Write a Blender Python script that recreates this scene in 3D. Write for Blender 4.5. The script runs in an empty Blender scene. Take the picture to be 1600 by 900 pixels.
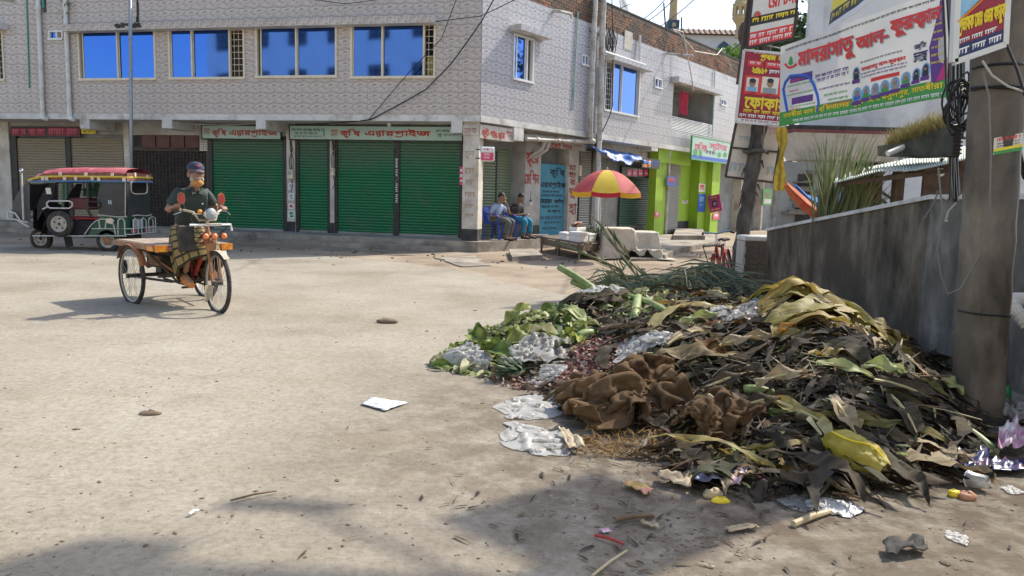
import bpy, bmesh, math, random
import numpy as np
from mathutils import Vector, Matrix, Euler, noise
from mathutils.geometry import delaunay_2d_cdt
R = math.radians
scene = bpy.context.scene
COL = scene.collection
rnd = random.Random(7)
FPX, CAMH = 1180.0, 1.45
PITCH, ROLL = math.atan((450-304)/FPX), R(1.55)
cp, sp = math.cos(PITCH), math.sin(PITCH)
FW = Vector((0, cp, -sp)); UP0 = Vector((0, sp, cp)); RT0 = Vector((1, 0, 0))
RT = math.cos(ROLL)*RT0 + math.sin(ROLL)*UP0
UPV = -math.sin(ROLL)*RT0 + math.cos(ROLL)*UP0
CAM = Vector((0, 0, CAMH))
cd = bpy.data.cameras.new('camera'); cam = bpy.data.objects.new('camera', cd); COL.objects.link(cam)
cd.sensor_width = 36; cd.lens = FPX/1600*36; cd.clip_start = .05; cd.clip_end = 2000
cam.matrix_world = Matrix(((RT.x, UPV.x, -FW.x, 0), (RT.y, UPV.y, -FW.y, 0), (RT.z, UPV.z, -FW.z, CAMH), (0, 0, 0, 1)))
scene.camera = cam
SUN_AZ, SUN_EL = R(50), R(45)
SUNV = Vector((math.sin(SUN_AZ)*math.cos(SUN_EL), math.cos(SUN_AZ)*math.cos(SUN_EL), math.sin(SUN_EL)))
w = bpy.data.worlds.new('World'); scene.world = w; w.use_nodes = True
wn = w.node_tree.nodes; wl = w.node_tree.links
sky = wn.new('ShaderNodeTexSky'); sky.sky_type = 'NISHITA'; sky.sun_disc = False
sky.sun_elevation = SUN_EL; sky.sun_rotation = SUN_AZ
sky.air_density = 1.0; sky.dust_density = 1.8; sky.ozone_density = .4; sky.altitude = 0
wl.new(sky.outputs[0], wn['Background'].inputs[0]); wn['Background'].inputs[1].default_value = .15
sl = bpy.data.lights.new('sun', 'SUN'); sl.energy = 3.3; sl.angle = R(1.0); sl.color = (1, .925, .80)
so = bpy.data.objects.new('sun', sl); COL.objects.link(so); so.rotation_euler = SUNV.to_track_quat('Z', 'Y').to_euler()
scene.view_settings.view_transform = 'Standard'; scene.view_settings.look = 'None'
scene.view_settings.exposure = .85; scene.view_settings.gamma = 1
scene.render.engine = 'CYCLES'
scene.cycles.max_bounces = 6; scene.cycles.diffuse_bounces = 3; scene.cycles.glossy_bounces = 3
scene.cycles.transparent_max_bounces = 8; scene.cycles.use_denoising = True
def ray(px, py): return (px-800)/FPX*RT - (py-450)/FPX*UPV + FW
def gnd(px, py, z=0.0):
 d = ray(px, py); t = (z-CAMH)/d.z; return CAM + d*t
def dep(px, py, Y):
 d = ray(px, py); return CAM + d*(Y/d.y)
class Frame:
 """vertical plane: X along it to the right, Y inward (away from the street), Z up"""
 def __init__(s, o, az):
  s.o = Vector((o.x, o.y, 0)); s.t = Vector((math.sin(az), math.cos(az), 0)); s.n = Vector((-s.t.y, s.t.x, 0))
  s.M = Matrix(((s.t.x, s.n.x, 0, s.o.x), (s.t.y, s.n.y, 0, s.o.y), (0, 0, 1, 0), (0, 0, 0, 1)))
 def uz(s, px, py, y=0):
  d = ray(px, py); t = ((s.o-CAM).dot(s.n)+y)/d.dot(s.n); p = CAM+d*t
  return (p-s.o).dot(s.t), p.z
 def rect(s, x0, y0, x1, y1, y=0):
  ym = (y0+y1)/2; xm = (x0+x1)/2
  return s.uz(x0, ym, y)[0], s.uz(x1, ym, y)[0], s.uz(xm, y1, y)[1], s.uz(xm, y0, y)[1]
class MB:
 def __init__(s, M=None): s.v = []; s.f = []; s.M = M; s.uv = {}
 def add(s, vs, fs):
  b = len(s.v); s.v += [Vector(p) for p in vs]; s.f += [tuple(b+i for i in f) for f in fs]; return s
 def box(s, x0, x1, y0, y1, z0, z1):
  return s.add([(x0,y0,z0),(x1,y0,z0),(x1,y1,z0),(x0,y1,z0),(x0,y0,z1),(x1,y0,z1),(x1,y1,z1),(x0,y1,z1)],
    [(0,3,2,1),(4,5,6,7),(0,1,5,4),(1,2,6,5),(2,3,7,6),(3,0,4,7)])
 def bbox(s, x0, x1, y0, y1, z0, z1, b=.01):
  """box with chamfered edges"""
  b = min(b, (x1-x0)*.45, (y1-y0)*.45, (z1-z0)*.45)
  bm = bmesh.new(); bmesh.ops.create_cube(bm, size=1)
  for v in bm.verts: v.co = Vector(((x0+x1)/2+v.co.x*(x1-x0), (y0+y1)/2+v.co.y*(y1-y0), (z0+z1)/2+v.co.z*(z1-z0)))
  bmesh.ops.bevel(bm, geom=bm.edges[:], offset=b, segments=1, affect='EDGES')
  bm.verts.index_update(); s.add([v.co.copy() for v in bm.verts], [[v.index for v in f.verts] for f in bm.faces]); bm.free(); return s
 def obox(s, c, sx, sy, sz, rot=None):
  m = MB().box(-sx/2, sx/2, -sy/2, sy/2, -sz/2, sz/2); q = Matrix.Translation(c) @ (rot.to_4x4() if rot else Matrix())
  return s.add([q@p for p in m.v], m.f)
 def bar(s, a, b, wd, ht, up=(0,0,1)):
  a = Vector(a); b = Vector(b); d = (b-a); L = d.length; d.normalize(); u = Vector(up)
  sd = d.cross(u)
  if sd.length < 1e-4: sd = d.cross(Vector((1,0,0)))
  sd.normalize(); u = sd.cross(d)
  rot = Matrix((sd, d, u)).transposed()
  return s.obox((a+b)/2, wd, L, ht, rot)
 def tube(s, pts, r, n=8, cap=True, closed=False):
  pts = [Vector(p) for p in pts]; N = len(pts); rs = r if isinstance(r, (list, tuple)) else [r]*N
  b = len(s.v); prev = None
  for i, p in enumerate(pts):
   if closed: d = pts[(i+1) % N]-pts[i-1]
   else: d = pts[min(i+1, N-1)]-pts[max(i-1, 0)]
   if d.length < 1e-9: d = Vector((0,0,1))
   d.normalize()
   if prev is None:
    a = Vector((0,0,1)) if abs(d.z) < .9 else Vector((1,0,0)); x = d.cross(a).normalized()
   else:
    x = prev - d*prev.dot(d)
    x = x.normalized() if x.length > 1e-6 else d.orthogonal().normalized()
   prev = x; y = d.cross(x)
   for k in range(n):
    t = 2*math.pi*k/n; s.v.append(p + (x*math.cos(t)+y*math.sin(t))*rs[i])
  for i in range(N if closed else N-1):
   j = (i+1) % N
   for k in range(n): k2 = (k+1) % n; s.f.append((b+i*n+k, b+i*n+k2, b+j*n+k2, b+j*n+k))
  if cap and not closed:
   s.f.append(tuple(b+k for k in range(n))[::-1]); s.f.append(tuple(b+(N-1)*n+k for k in range(n)))
  return s
 def lathe(s, prof, c=(0,0,0), n=16, axis='Z', rot=None):
  c = Vector(c); b = len(s.v); m = len(prof)
  for i in range(n):
   t = 2*math.pi*i/n
   for r_, h in prof:
    p = Vector((r_*math.cos(t), r_*math.sin(t), h))
    if axis == 'X': p = Vector((p.z, p.x, p.y))
    elif axis == 'Y': p = Vector((p.x, p.z, p.y))
    if rot: p = rot @ p
    s.v.append(c+p)
  for i in range(n):
   j = (i+1) % n
   for k in range(m-1): s.f.append((b+i*m+k, b+j*m+k, b+j*m+k+1, b+i*m+k+1))
  return s
 def prism(s, poly, fn0, fn1):
  """poly: 2d points; fn maps (a,b)->3d for both caps"""
  n = len(poly); b = len(s.v)
  s.v += [Vector(fn0(*p)) for p in poly] + [Vector(fn1(*p)) for p in poly]
  s.f.append(tuple(b+i for i in range(n))); s.f.append(tuple(b+n+i for i in range(n))[::-1])
  for i in range(n): j = (i+1) % n; s.f.append((b+i, b+n+i, b+n+j, b+j))
  return s
 def grid(s, fn, nu, nv, cu=False):
  b = len(s.v); W = nu if cu else nu+1
  for j in range(nv+1):
   for i in range(W): s.v.append(Vector(fn(i/nu, j/nv)))
  for j in range(nv):
   for i in range(nu):
    i2 = (i+1) % W; s.f.append((b+j*W+i, b+j*W+i2, b+(j+1)*W+i2, b+(j+1)*W+i))
  return s
 def sphere(s, c, rx, ry, rz, nu=12, nv=8, rot=None):
  c = Vector(c)
  def fn(u, v):
   t = 2*math.pi*u; p = math.pi*(v-.5)
   q = Vector((rx*math.cos(t)*math.cos(p), ry*math.sin(t)*math.cos(p), rz*math.sin(p)))
   return c + (rot @ q if rot else q)
  return s.grid(fn, nu, nv, True)
 def mesh(s, name, mat, inv=None, smooth=False):
  me = bpy.data.meshes.new(name)
  T = s.M if s.M else Matrix()
  if inv is not None: T = inv @ T
  me.from_pydata([T@p for p in s.v], [], s.f); me.update()
  if mat: me.materials.append(mat)
  if smooth: me.polygons.foreach_set('use_smooth', [True]*len(me.polygons))
  if s.uv:
   ul = me.uv_layers.new(name='UVMap')
   for poly in me.polygons:
    for li in poly.loop_indices: ul.data[li].uv = s.uv.get(me.loops[li].vertex_index, (0, 0))
  return me
 def build(s, name, mat, parent=None, smooth=False, label=None, loc=None, solid=0):
  if parent is not None: inv = WORLD[parent.name].inverted()
  elif loc is not None: inv = Matrix.Translation(-Vector(loc))
  else: inv = None
  o = bpy.data.objects.new(name, s.mesh(name, mat, inv, smooth)); COL.objects.link(o)
  if parent is not None: o.parent = parent; WORLD[o.name] = WORLD[parent.name].copy()
  else:
   if loc is not None: o.location = loc
   WORLD[o.name] = Matrix.Translation(Vector(loc) if loc is not None else Vector())
  if label: o['label'] = label
  if smooth == 'auto': pass
  if solid:
   m = o.modifiers.new('thickness', 'SOLIDIFY'); m.thickness = solid; m.offset = 0
  return o
WORLD = {}
def thing(name, label, cat, loc=(0,0,0), rz=0, group=None, M=None):
 o = bpy.data.objects.new(name, None); COL.objects.link(o); o.empty_display_size = .2
 mw = M if M is not None else Matrix.Translation(Vector(loc)) @ Matrix.Rotation(rz, 4, 'Z')
 o.matrix_world = mw; WORLD[o.name] = mw.copy()
 return tag(o, label, cat, group)
def tag(o, label=None, cat=None, group=None, kind=None):
 if label: o['label'] = label
 if cat: o['category'] = cat
 if group: o['group'] = group
 if kind: o['kind'] = kind
 return o
def copy_thing(o, mw, label=None, group=None):
 r = o.copy(); COL.objects.link(r); r.matrix_world = mw; WORLD[r.name] = mw.copy()
 if label: r['label'] = label
 if group: r['group'] = group
 def rec(src, dst):
  for c in list(src.children):
   d = c.copy(); COL.objects.link(d); d.parent = dst; WORLD[d.name] = mw.copy(); rec(c, d)
 rec(o, r); return r
MATS = {}
def rgb(c): return (c[0], c[1], c[2], 1)
def mat(name, c1, c2=None, scale=4, rough=.8, bump=0, bscale=None, metal=0, detail=6, stain=None, sscale=1.5, samt=.5,
  island=None, stretch=None, spec=None, sheen=0, trans=0, alpha=None, subs=0, lo=.35, hi=.65, distort=0):
 m = bpy.data.materials.new(name); m.use_nodes = True; N = m.node_tree.nodes; L = m.node_tree.links
 P = N['Principled BSDF']; P.inputs['Roughness'].default_value = rough; P.inputs['Metallic'].default_value = metal
 if spec is not None: P.inputs['Specular IOR Level'].default_value = spec
 if trans: P.inputs['Transmission Weight'].default_value = trans
 if alpha is not None: P.inputs['Alpha'].default_value = alpha
 tc = N.new('ShaderNodeTexCoord'); vec = tc.outputs['Object']
 if stretch:
  mp = N.new('ShaderNodeMapping'); mp.inputs['Scale'].default_value = stretch; L.new(vec, mp.inputs[0]); vec = mp.outputs[0]
 def nz(sc, det=detail, rg=.6, ds=0):
  n = N.new('ShaderNodeTexNoise'); n.inputs['Scale'].default_value = sc; n.inputs['Detail'].default_value = det
  n.inputs['Roughness'].default_value = rg; n.inputs['Distortion'].default_value = ds; L.new(vec, n.inputs['Vector']); return n
 def ramp(src, stops):
  r = N.new('ShaderNodeValToRGB'); e = r.color_ramp.elements
  while len(e) < len(stops): e.new(.5)
  for k, (p, c) in enumerate(stops): e[k].position = p; e[k].color = rgb(c)
  L.new(src, r.inputs[0]); return r.outputs[0]
 def mix(f, a, b, mode='MIX'):
  x = N.new('ShaderNodeMix'); x.data_type = 'RGBA'; x.blend_type = mode
  if isinstance(f, (int, float)): x.inputs[0].default_value = f
  else: L.new(f, x.inputs[0])
  for k, q in ((6, a), (7, b)):
   if isinstance(q, tuple): x.inputs[k].default_value = rgb(q)
   else: L.new(q, x.inputs[k])
  return x.outputs[2]
 col = tuple(c1)
 if island:
  g = N.new('ShaderNodeNewGeometry'); k = len(island)
  r = N.new('ShaderNodeValToRGB'); r.color_ramp.interpolation = 'LINEAR'; e = r.color_ramp.elements
  while len(e) < k: e.new(.5)
  for i, c in enumerate(island): e[i].position = i/(k-1); e[i].color = rgb(c)
  L.new(g.outputs['Random Per Island'], r.inputs[0]); col = r.outputs[0]
  if c2: col = mix(ramp(nz(scale).outputs[0], [(lo, (0,0,0)), (hi, (1,1,1))]), col, tuple(c2))
 elif c2: col = ramp(nz(scale, ds=distort).outputs[0], [(lo, c1), (hi, c2)])
 if stain:
  n2 = nz(sscale, 8, .65); f = ramp(n2.outputs[0], [(1-samt-.12, (0,0,0)), (1-samt+.12, (1,1,1))]); col = mix(f, col, tuple(stain))
 if isinstance(col, tuple): P.inputs['Base Color'].default_value = rgb(col)
 else: L.new(col, P.inputs['Base Color'])
 if bump:
  b = N.new('ShaderNodeBump'); b.inputs['Strength'].default_value = bump; b.inputs['Distance'].default_value = .02
  L.new(nz(bscale or scale*4, 8).outputs[0], b.inputs['Height']); L.new(b.outputs[0], P.inputs['Normal'])
 if subs:
  T = N.new('ShaderNodeBsdfTranslucent'); X = N.new('ShaderNodeMixShader'); X.inputs[0].default_value = subs
  if isinstance(col, tuple): T.inputs[0].default_value = rgb(col)
  else: L.new(col, T.inputs[0])
  L.new(P.outputs[0], X.inputs[1]); L.new(T.outputs[0], X.inputs[2]); L.new(X.outputs[0], N['Material Output'].inputs[0])
 MATS[name] = m; return m
CONJ = {'ন্ট': [('ন',0,.29,.66,.53),('ট',.05,-.16,.62,.60)], 'প্র': [('প',0,0,1,1),('্র',0,0,1,1)], 'ক্ব': [('ক',0,0,1,1),('ব',.34,-.16,.5,.45)],
  'ক্ষ': [('ষ',0,0,1,1),('ক',.1,.22,.5,.5)], 'ম্প': [('ম',0,.12,.75,.7),('প',.1,-.14,.6,.5)], 'স্প': [('স',0,.12,.75,.7),('প',.1,-.14,.6,.5)]}
_gl = {}
def _outline(body):
 c = bpy.data.curves.new('t', 'FONT'); c.body = body; c.size = 1; c.fill_mode = 'NONE'; c.dimensions = '2D'; c.resolution_u = 3
 o = bpy.data.objects.new('t', c); COL.objects.link(o)
 dg = bpy.context.evaluated_depsgraph_get(); dg.update()
 me = o.evaluated_get(dg).to_mesh()
 if me is None: bpy.data.objects.remove(o); bpy.data.curves.remove(c); return [], []
 vs = [(v.co.x, v.co.y) for v in me.vertices]; es = [tuple(e.vertices) for e in me.edges]
 o.evaluated_get(dg).to_mesh_clear(); bpy.data.objects.remove(o); bpy.data.curves.remove(c)
 return vs, es
def glyph(ch):
 if ch in _gl: return _gl[ch]
 if ch == '্র':
  vs, fs = [], []
  pts = [(.08,-.02),(.2,-.13),(.36,-.17),(.52,-.1)]
  for i, (x, y) in enumerate(pts): vs += [(x, y-.035), (x, y+.035)]
  fs = [(2*i, 2*i+2, 2*i+3, 2*i+1) for i in range(len(pts)-1)]
  _gl[ch] = (vs, fs, 0); return _gl[ch]
 a0 = min(p[0] for p in _outline('|')[0])
 allv, _ = _outline(ch+'|'); adv = max(p[0] for p in allv); bw = max(p[0] for p in _outline('|')[0])
 adv -= bw
 vs, es = _outline(ch)
 if not vs: _gl[ch] = ([], [], adv); return _gl[ch]
 ov, oe, of, a, b, c = delaunay_2d_cdt([Vector(p) for p in vs], es, [], 0, 1e-5)
 V = np.array([(p.x, p.y) for p in ov]); T = np.array(of)
 C = V[T].mean(1); A = np.array(vs)[[e[0] for e in es]]; B = np.array(vs)[[e[1] for e in es]]
 cx, cy = C[:, :1], C[:, 1:]
 upx = (A[:,1] <= cy) & (B[:,1] > cy); dn = (A[:,1] > cy) & (B[:,1] <= cy)
 den = np.where(B[:,1]-A[:,1] == 0, 1, B[:,1]-A[:,1])
 xi = A[:,0] + (cy-A[:,1])/den*(B[:,0]-A[:,0])
 wn_ = ((upx & (xi > cx)).astype(int) - (dn & (xi > cx)).astype(int)).sum(1)
 _gl[ch] = ([tuple(p) for p in V], [tuple(t) for t in T[wn_ != 0]], adv); return _gl[ch]
def layout(s):
 out, i, pre = [], 0, 'িেৈ'
 while i < len(s):
  k = None
  for n in (3,):
   if s[i:i+n] in CONJ: k = s[i:i+n]
  cl = k or s[i]; j = i+len(cl)
  if j < len(s) and s[j] in pre: out.append(s[j]); j2 = j+1
  elif j < len(s) and s[j] == 'ো': out += ['ে', cl, 'া']; i = j+1; continue
  else: j2 = j
  out.append(cl); i = j2
 V, F, x = [], [], 0
 def put(g, dx, dy, sx, sy):
  vs, fs, adv = glyph(g); b = len(V); V.extend((x+dx+p[0]*sx, dy+p[1]*sy) for p in vs); F.extend(tuple(b+q for q in f) for f in fs); return adv*sx+dx
 for g in out:
  if g in CONJ:
   a = [put(*q) for q in CONJ[g]]; x += a[0]
  else: x += put(g, 0, 0, 1, 1)
 return V, F
def text(mb, s, x0, x1, z0, z1, fn, bold=0):
 """letters of s fitted into the rectangle, placed by fn(x, z) -> point"""
 V, F = layout(s)
 if not V: return
 a0 = min(p[0] for p in V); a1 = max(p[0] for p in V); b0 = min(p[1] for p in V); b1 = max(p[1] for p in V)
 V = [(x0+(p[0]-a0)/(a1-a0)*(x1-x0), z0+(p[1]-b0)/max(b1-b0, 1e-6)*(z1-z0)) for p in V]
 offs = [(0, 0)] + ([(bold, 0), (0, bold), (bold, bold)] if bold else [])
 for k, (dx, dz) in enumerate(offs): mb.add([fn(p[0]+dx, p[1]+dz, k*.0006) for p in V], F)
def dashes(mb, x0, x1, z0, z1, fn, rr=None, sc=1.0):
 """a line of print too small to read: word-length strokes with a head line"""
 rr = rr or rnd; x = x0; h = z1-z0
 while x < x1-.2*h:
  wd = min(rr.uniform(1.2, 3.2)*h*sc, x1-x)
  mb.add([fn(x, z1-.22*h, 0), fn(x+wd, z1-.22*h, 0), fn(x+wd, z1, 0), fn(x, z1, 0)], [(0,1,2,3)])
  q = x+.1*h
  while q < x+wd-.15*h:
   a = z0+rr.uniform(0, .3)*h; wq = rr.uniform(.14, .3)*h
   mb.add([fn(q, a, 0), fn(q+wq, a+rr.uniform(0,.2)*h, 0), fn(q+wq, z1-.22*h, 0), fn(q, z1-.22*h, 0)], [(0,1,2,3)])
   q += wq+rr.uniform(.15, .35)*h
  x += wd+.45*h
def quadp(mb, x0, x1, z0, z1, fn, off=0): return mb.add([fn(x0,z0,off), fn(x1,z0,off), fn(x1,z1,off), fn(x0,z1,off)], [(0,1,2,3)])
def disc(mb, cx, cz, rx, rz, fn, n=16, off=0): return mb.add([fn(cx+rx*math.cos(2*math.pi*k/n), cz+rz*math.sin(2*math.pi*k/n), off) for k in range(n)], [tuple(range(n))])
def ground_mats():
 m = bpy.data.materials.new('road_concrete'); m.use_nodes = True; N = m.node_tree.nodes; L = m.node_tree.links; P = N['Principled BSDF']
 P.inputs['Roughness'].default_value = .93; P.inputs['Specular IOR Level'].default_value = .2
 tc = N.new('ShaderNodeTexCoord'); V = tc.outputs['Object']
 def nz(sc, det=6, rg=.6, st=None, ds=0):
  v = V
  if st: mp = N.new('ShaderNodeMapping'); mp.inputs['Scale'].default_value = st; mp.inputs['Rotation'].default_value = (0,0,R(14)); L.new(V, mp.inputs[0]); v = mp.outputs[0]
  n = N.new('ShaderNodeTexNoise'); n.inputs['Scale'].default_value = sc; n.inputs['Detail'].default_value = det; n.inputs['Roughness'].default_value = rg; n.inputs['Distortion'].default_value = ds
  L.new(v, n.inputs['Vector']); return n.outputs[0]
 def rp(src, stops):
  r = N.new('ShaderNodeValToRGB'); e = r.color_ramp.elements
  while len(e) < len(stops): e.new(.5)
  for k, (p, c) in enumerate(stops): e[k].position = p; e[k].color = rgb(c)
  L.new(src, r.inputs[0]); return r.outputs[0]
 def mx(f, a, b, mode='MIX'):
  x = N.new('ShaderNodeMix'); x.data_type = 'RGBA'; x.blend_type = mode
  if isinstance(f, float): x.inputs[0].default_value = f
  else: L.new(f, x.inputs[0])
  for k, q in ((6, a), (7, b)):
   if isinstance(q, tuple): x.inputs[k].default_value = rgb(q)
   else: L.new(q, x.inputs[k])
  return x.outputs[2]
 base = rp(nz(.55, 8), [(.3, (.255,.22,.17)), (.48, (.34,.307,.248)), (.7, (.40,.367,.305))])
 fine = rp(nz(26, 8, .75), [(.28, (.5,.48,.44)), (.55, (1,1,1)), (.8, (1.15,1.13,1.1))])
 c = mx(.75, base, fine, 'MULTIPLY')
 mud = rp(nz(2.6, 10, .72, ds=.6), [(.55, (0,0,0)), (.68, (1,1,1))])
 near = N.new('ShaderNodeTexCoord')
 sub = N.new('ShaderNodeVectorMath'); sub.operation = 'DISTANCE'; sub.inputs[1].default_value = (1.7, 4.4, 0); L.new(V, sub.inputs[0])
 hz = N.new('ShaderNodeMapRange'); hz.inputs[1].default_value = 3.4; hz.inputs[2].default_value = 1.2; L.new(sub.outputs['Value'], hz.inputs[0])
 mul = N.new('ShaderNodeMath'); mul.operation = 'MULTIPLY_ADD'; L.new(mud, mul.inputs[0]); mul.inputs[1].default_value = .25
 m2 = N.new('ShaderNodeMath'); m2.operation = 'MULTIPLY'; L.new(hz.outputs[0], m2.inputs[0]); L.new(rp(nz(4.5, 9, .7), [(.32, (0,0,0)), (.56, (1,1,1))]), m2.inputs[1])
 L.new(m2.outputs[0], mul.inputs[2]); mul.use_clamp = True
 c = mx(mul.outputs[0], c, (.12,.095,.07))
 c = mx(rp(nz(1.0, 7, .6, (.5, 3.2, 1)), [(.55, (0,0,0)), (.75, (.55,.55,.55))]), c, (.27,.215,.155))
 vo = N.new('ShaderNodeTexVoronoi'); vo.inputs['Scale'].default_value = 11; L.new(V, vo.inputs['Vector'])
 pk = rp(vo.outputs['Distance'], [(.07, (1,1,1)), (.11, (0,0,0))])
 pm = N.new('ShaderNodeMath'); pm.operation = 'MULTIPLY'; L.new(pk, pm.inputs[0]); L.new(rp(nz(2.4, 5), [(.56, (0,0,0)), (.64, (.6,.6,.6))]), pm.inputs[1])
 c = mx(pm.outputs[0], c, (.10,.085,.07))
 L.new(c, P.inputs['Base Color'])
 wv = N.new('ShaderNodeTexWave'); wv.bands_direction = 'Y'; wv.inputs['Scale'].default_value = 9; wv.inputs['Distortion'].default_value = 5; wv.inputs['Detail'].default_value = 4; wv.inputs['Detail Scale'].default_value = 3
 mp = N.new('ShaderNodeMapping'); mp.inputs['Rotation'].default_value = (0,0,R(-3)); L.new(V, mp.inputs[0]); L.new(mp.outputs[0], wv.inputs['Vector'])
 b1 = N.new('ShaderNodeBump'); b1.inputs['Strength'].default_value = .07; b1.inputs['Distance'].default_value = .012; L.new(wv.outputs['Fac'], b1.inputs['Height'])
 b2 = N.new('ShaderNodeBump'); b2.inputs['Strength'].default_value = .6; b2.inputs['Distance'].default_value = .02; L.new(nz(16, 10, .75), b2.inputs['Height']); L.new(b1.outputs[0], b2.inputs['Normal'])
 L.new(b2.outputs[0], P.inputs['Normal']); MATS['road'] = m
ground_mats()
mat('dirt', (.17,.125,.085), (.29,.225,.16), 1.2, .95, .8, 9, stain=(.36,.30,.225), sscale=.5, samt=.45, detail=10)
mat('plinth', (.26,.23,.19), (.40,.36,.30), 3, .9, .5, 20, stain=(.13,.11,.09), sscale=1.2, samt=.42)
mat('slab_white', (.55,.54,.50), (.70,.69,.66), 2, .85, .2, 14, stain=(.25,.21,.16), sscale=2.2, samt=.36)
mat('plaster', (.42,.40,.36), (.56,.54,.50), 1.3, .9, .3, 14, stain=(.24,.21,.17), sscale=.9, samt=.42)
mat('plaster_grey', (.27,.28,.27), (.37,.38,.36), 1.3, .9, .3, 14, stain=(.17,.16,.14), sscale=.9, samt=.42)
mat('pillar_white', (.52,.48,.41), (.66,.62,.55), 2.4, .9, .25, 14, stain=(.33,.26,.2), sscale=1.8, samt=.42)
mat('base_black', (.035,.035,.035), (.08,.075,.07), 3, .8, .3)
mat('wall_inside', (.12,.12,.12), (.2,.2,.19), 1)
mat('grout', (.30,.29,.28), (.36,.35,.34), 6)
mat('cream_metal', (.66,.58,.42), (.74,.68,.54), 6, .5)
mat('white_metal', (.72,.73,.72), None, 1, .45)
mat('pvc_white', (.62,.63,.60), (.72,.72,.69), 3, .45, stain=(.35,.33,.29), sscale=2, samt=.36)
mat('pvc_dirty', (.50,.48,.43), (.62,.6,.55), 3, .5, stain=(.25,.2,.15), sscale=2.5, samt=.42)
mat('green_pipe', (.03,.30,.22), None, 1, .5)
mat('pale_green_pipe', (.30,.47,.40), None, 1, .5)
mat('iron_dark', (.020,.019,.018), (.05,.04,.035), 9, .55)
mat('iron_brown', (.06,.042,.034), (.10,.07,.055), 5, .6)
mat('maroon_panel', (.10,.035,.03), (.15,.06,.05), 3, .6)
mat('curtain_brown', (.05,.035,.03), (.14,.09,.07), 7, .9)
mat('curtain_yellow', (.42,.36,.14), (.55,.5,.25), 9, .9)
mat('cloth_red', (.45,.03,.07), (.58,.06,.11), 5, .9)
mat('brick', (.2,.09,.05), None, 1, .9, .4, 30, island=[(.13,.09,.065),(.30,.12,.07),(.20,.13,.09),(.36,.17,.09),(.15,.10,.075)], stain=(.085,.075,.06), sscale=1.1, samt=.5)
mat('mortar', (.16,.14,.11), (.26,.23,.19), 5, .95, .5)
mat('stain_black', (.03,.03,.028), (.07,.065,.06), 8, .9)
mat('moss', (.10,.14,.03), (.2,.24,.06), 20, .95)
mat('lime', (.28,.48,.03), (.36,.55,.05), 1.2, .7, stain=(.24,.34,.06), sscale=1.1, samt=.36)
mat('wire_black', (.012,.012,.013), None, 1, .5)
mat('wire_grey', (.16,.155,.145), None, 1, .6)
mat('wire_pale', (.45,.43,.38), None, 1, .6)
mat('steel_grey', (.27,.29,.31), (.34,.36,.37), 6, .45, metal=.3)
mat('lettering_red', (.46,.05,.05), (.36,.06,.06), 9, .7)
mat('lettering_maroon', (.25,.035,.035), (.33,.07,.06), 6, .8)
mat('lettering_white', (.75,.75,.73), None, 1, .7)
mat('lettering_black', (.015,.015,.018), None, 1, .7)
mat('lettering_teal', (.035,.13,.12), None, 1, .7)
mat('sign_mint', (.40,.57,.50), (.47,.62,.55), 2, .6, stain=(.36,.42,.36), sscale=3, samt=.3)
def shutter_mat(name, c, top, dust):
 m = mat(name, c, tuple(x*.86 for x in c), 2.2, .42, 0, stain=tuple(.5*x+.5*y for x, y in zip(c, dust)), sscale=2.2, samt=.4)
 N = m.node_tree.nodes; L = m.node_tree.links; P = N['Principled BSDF']; src = P.inputs['Base Color'].links[0].from_socket
 tc = N.new('ShaderNodeTexCoord'); sx = N.new('ShaderNodeSeparateXYZ'); L.new(tc.outputs['Object'], sx.inputs[0])
 n = N.new('ShaderNodeTexNoise'); n.inputs['Scale'].default_value = 1.6; n.inputs['Detail'].default_value = 5; L.new(tc.outputs['Object'], n.inputs['Vector'])
 ad = N.new('ShaderNodeMath'); ad.operation = 'MULTIPLY_ADD'; L.new(n.outputs[0], ad.inputs[0]); ad.inputs[1].default_value = .5; L.new(sx.outputs['Z'], ad.inputs[2])
 mr = N.new('ShaderNodeMapRange'); mr.inputs[1].default_value = top-.15; mr.inputs[2].default_value = top+.55; mr.inputs[4].default_value = .75; L.new(ad.outputs[0], mr.inputs[0])
 x = N.new('ShaderNodeMix'); x.data_type = 'RGBA'; L.new(mr.outputs[0], x.inputs[0]); L.new(src, x.inputs[6]); x.inputs[7].default_value = rgb(dust); L.new(x.outputs[2], P.inputs['Base Color'])
shutter_mat('shutter_green', (.012,.17,.062), 2.25, (.10,.15,.10))
shutter_mat('shutter_beige', (.30,.25,.165), 9, (.3,.25,.17))
shutter_mat('shutter_olive', (.20,.25,.15), 9, (.2,.25,.15))
shutter_mat('shutter_grey', (.30,.30,.28), 9, (.3,.3,.3))
shutter_mat('shutter_dark', (.02,.085,.05), 9, (.05,.1,.08))
def glass_mat():
 m = mat('blue_glass', (.055,.14,.44), None, 1, .04, metal=1)
 N = m.node_tree.nodes; L = m.node_tree.links; b = N.new('ShaderNodeBump'); b.inputs['Strength'].default_value = .012; b.inputs['Distance'].default_value = .05
 n = N.new('ShaderNodeTexNoise'); n.inputs['Scale'].default_value = 1.3; tc = N.new('ShaderNodeTexCoord'); L.new(tc.outputs['Object'], n.inputs['Vector']); L.new(n.outputs[0], b.inputs['Height'])
 L.new(b.outputs[0], N['Principled BSDF'].inputs['Normal'])
glass_mat()
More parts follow.
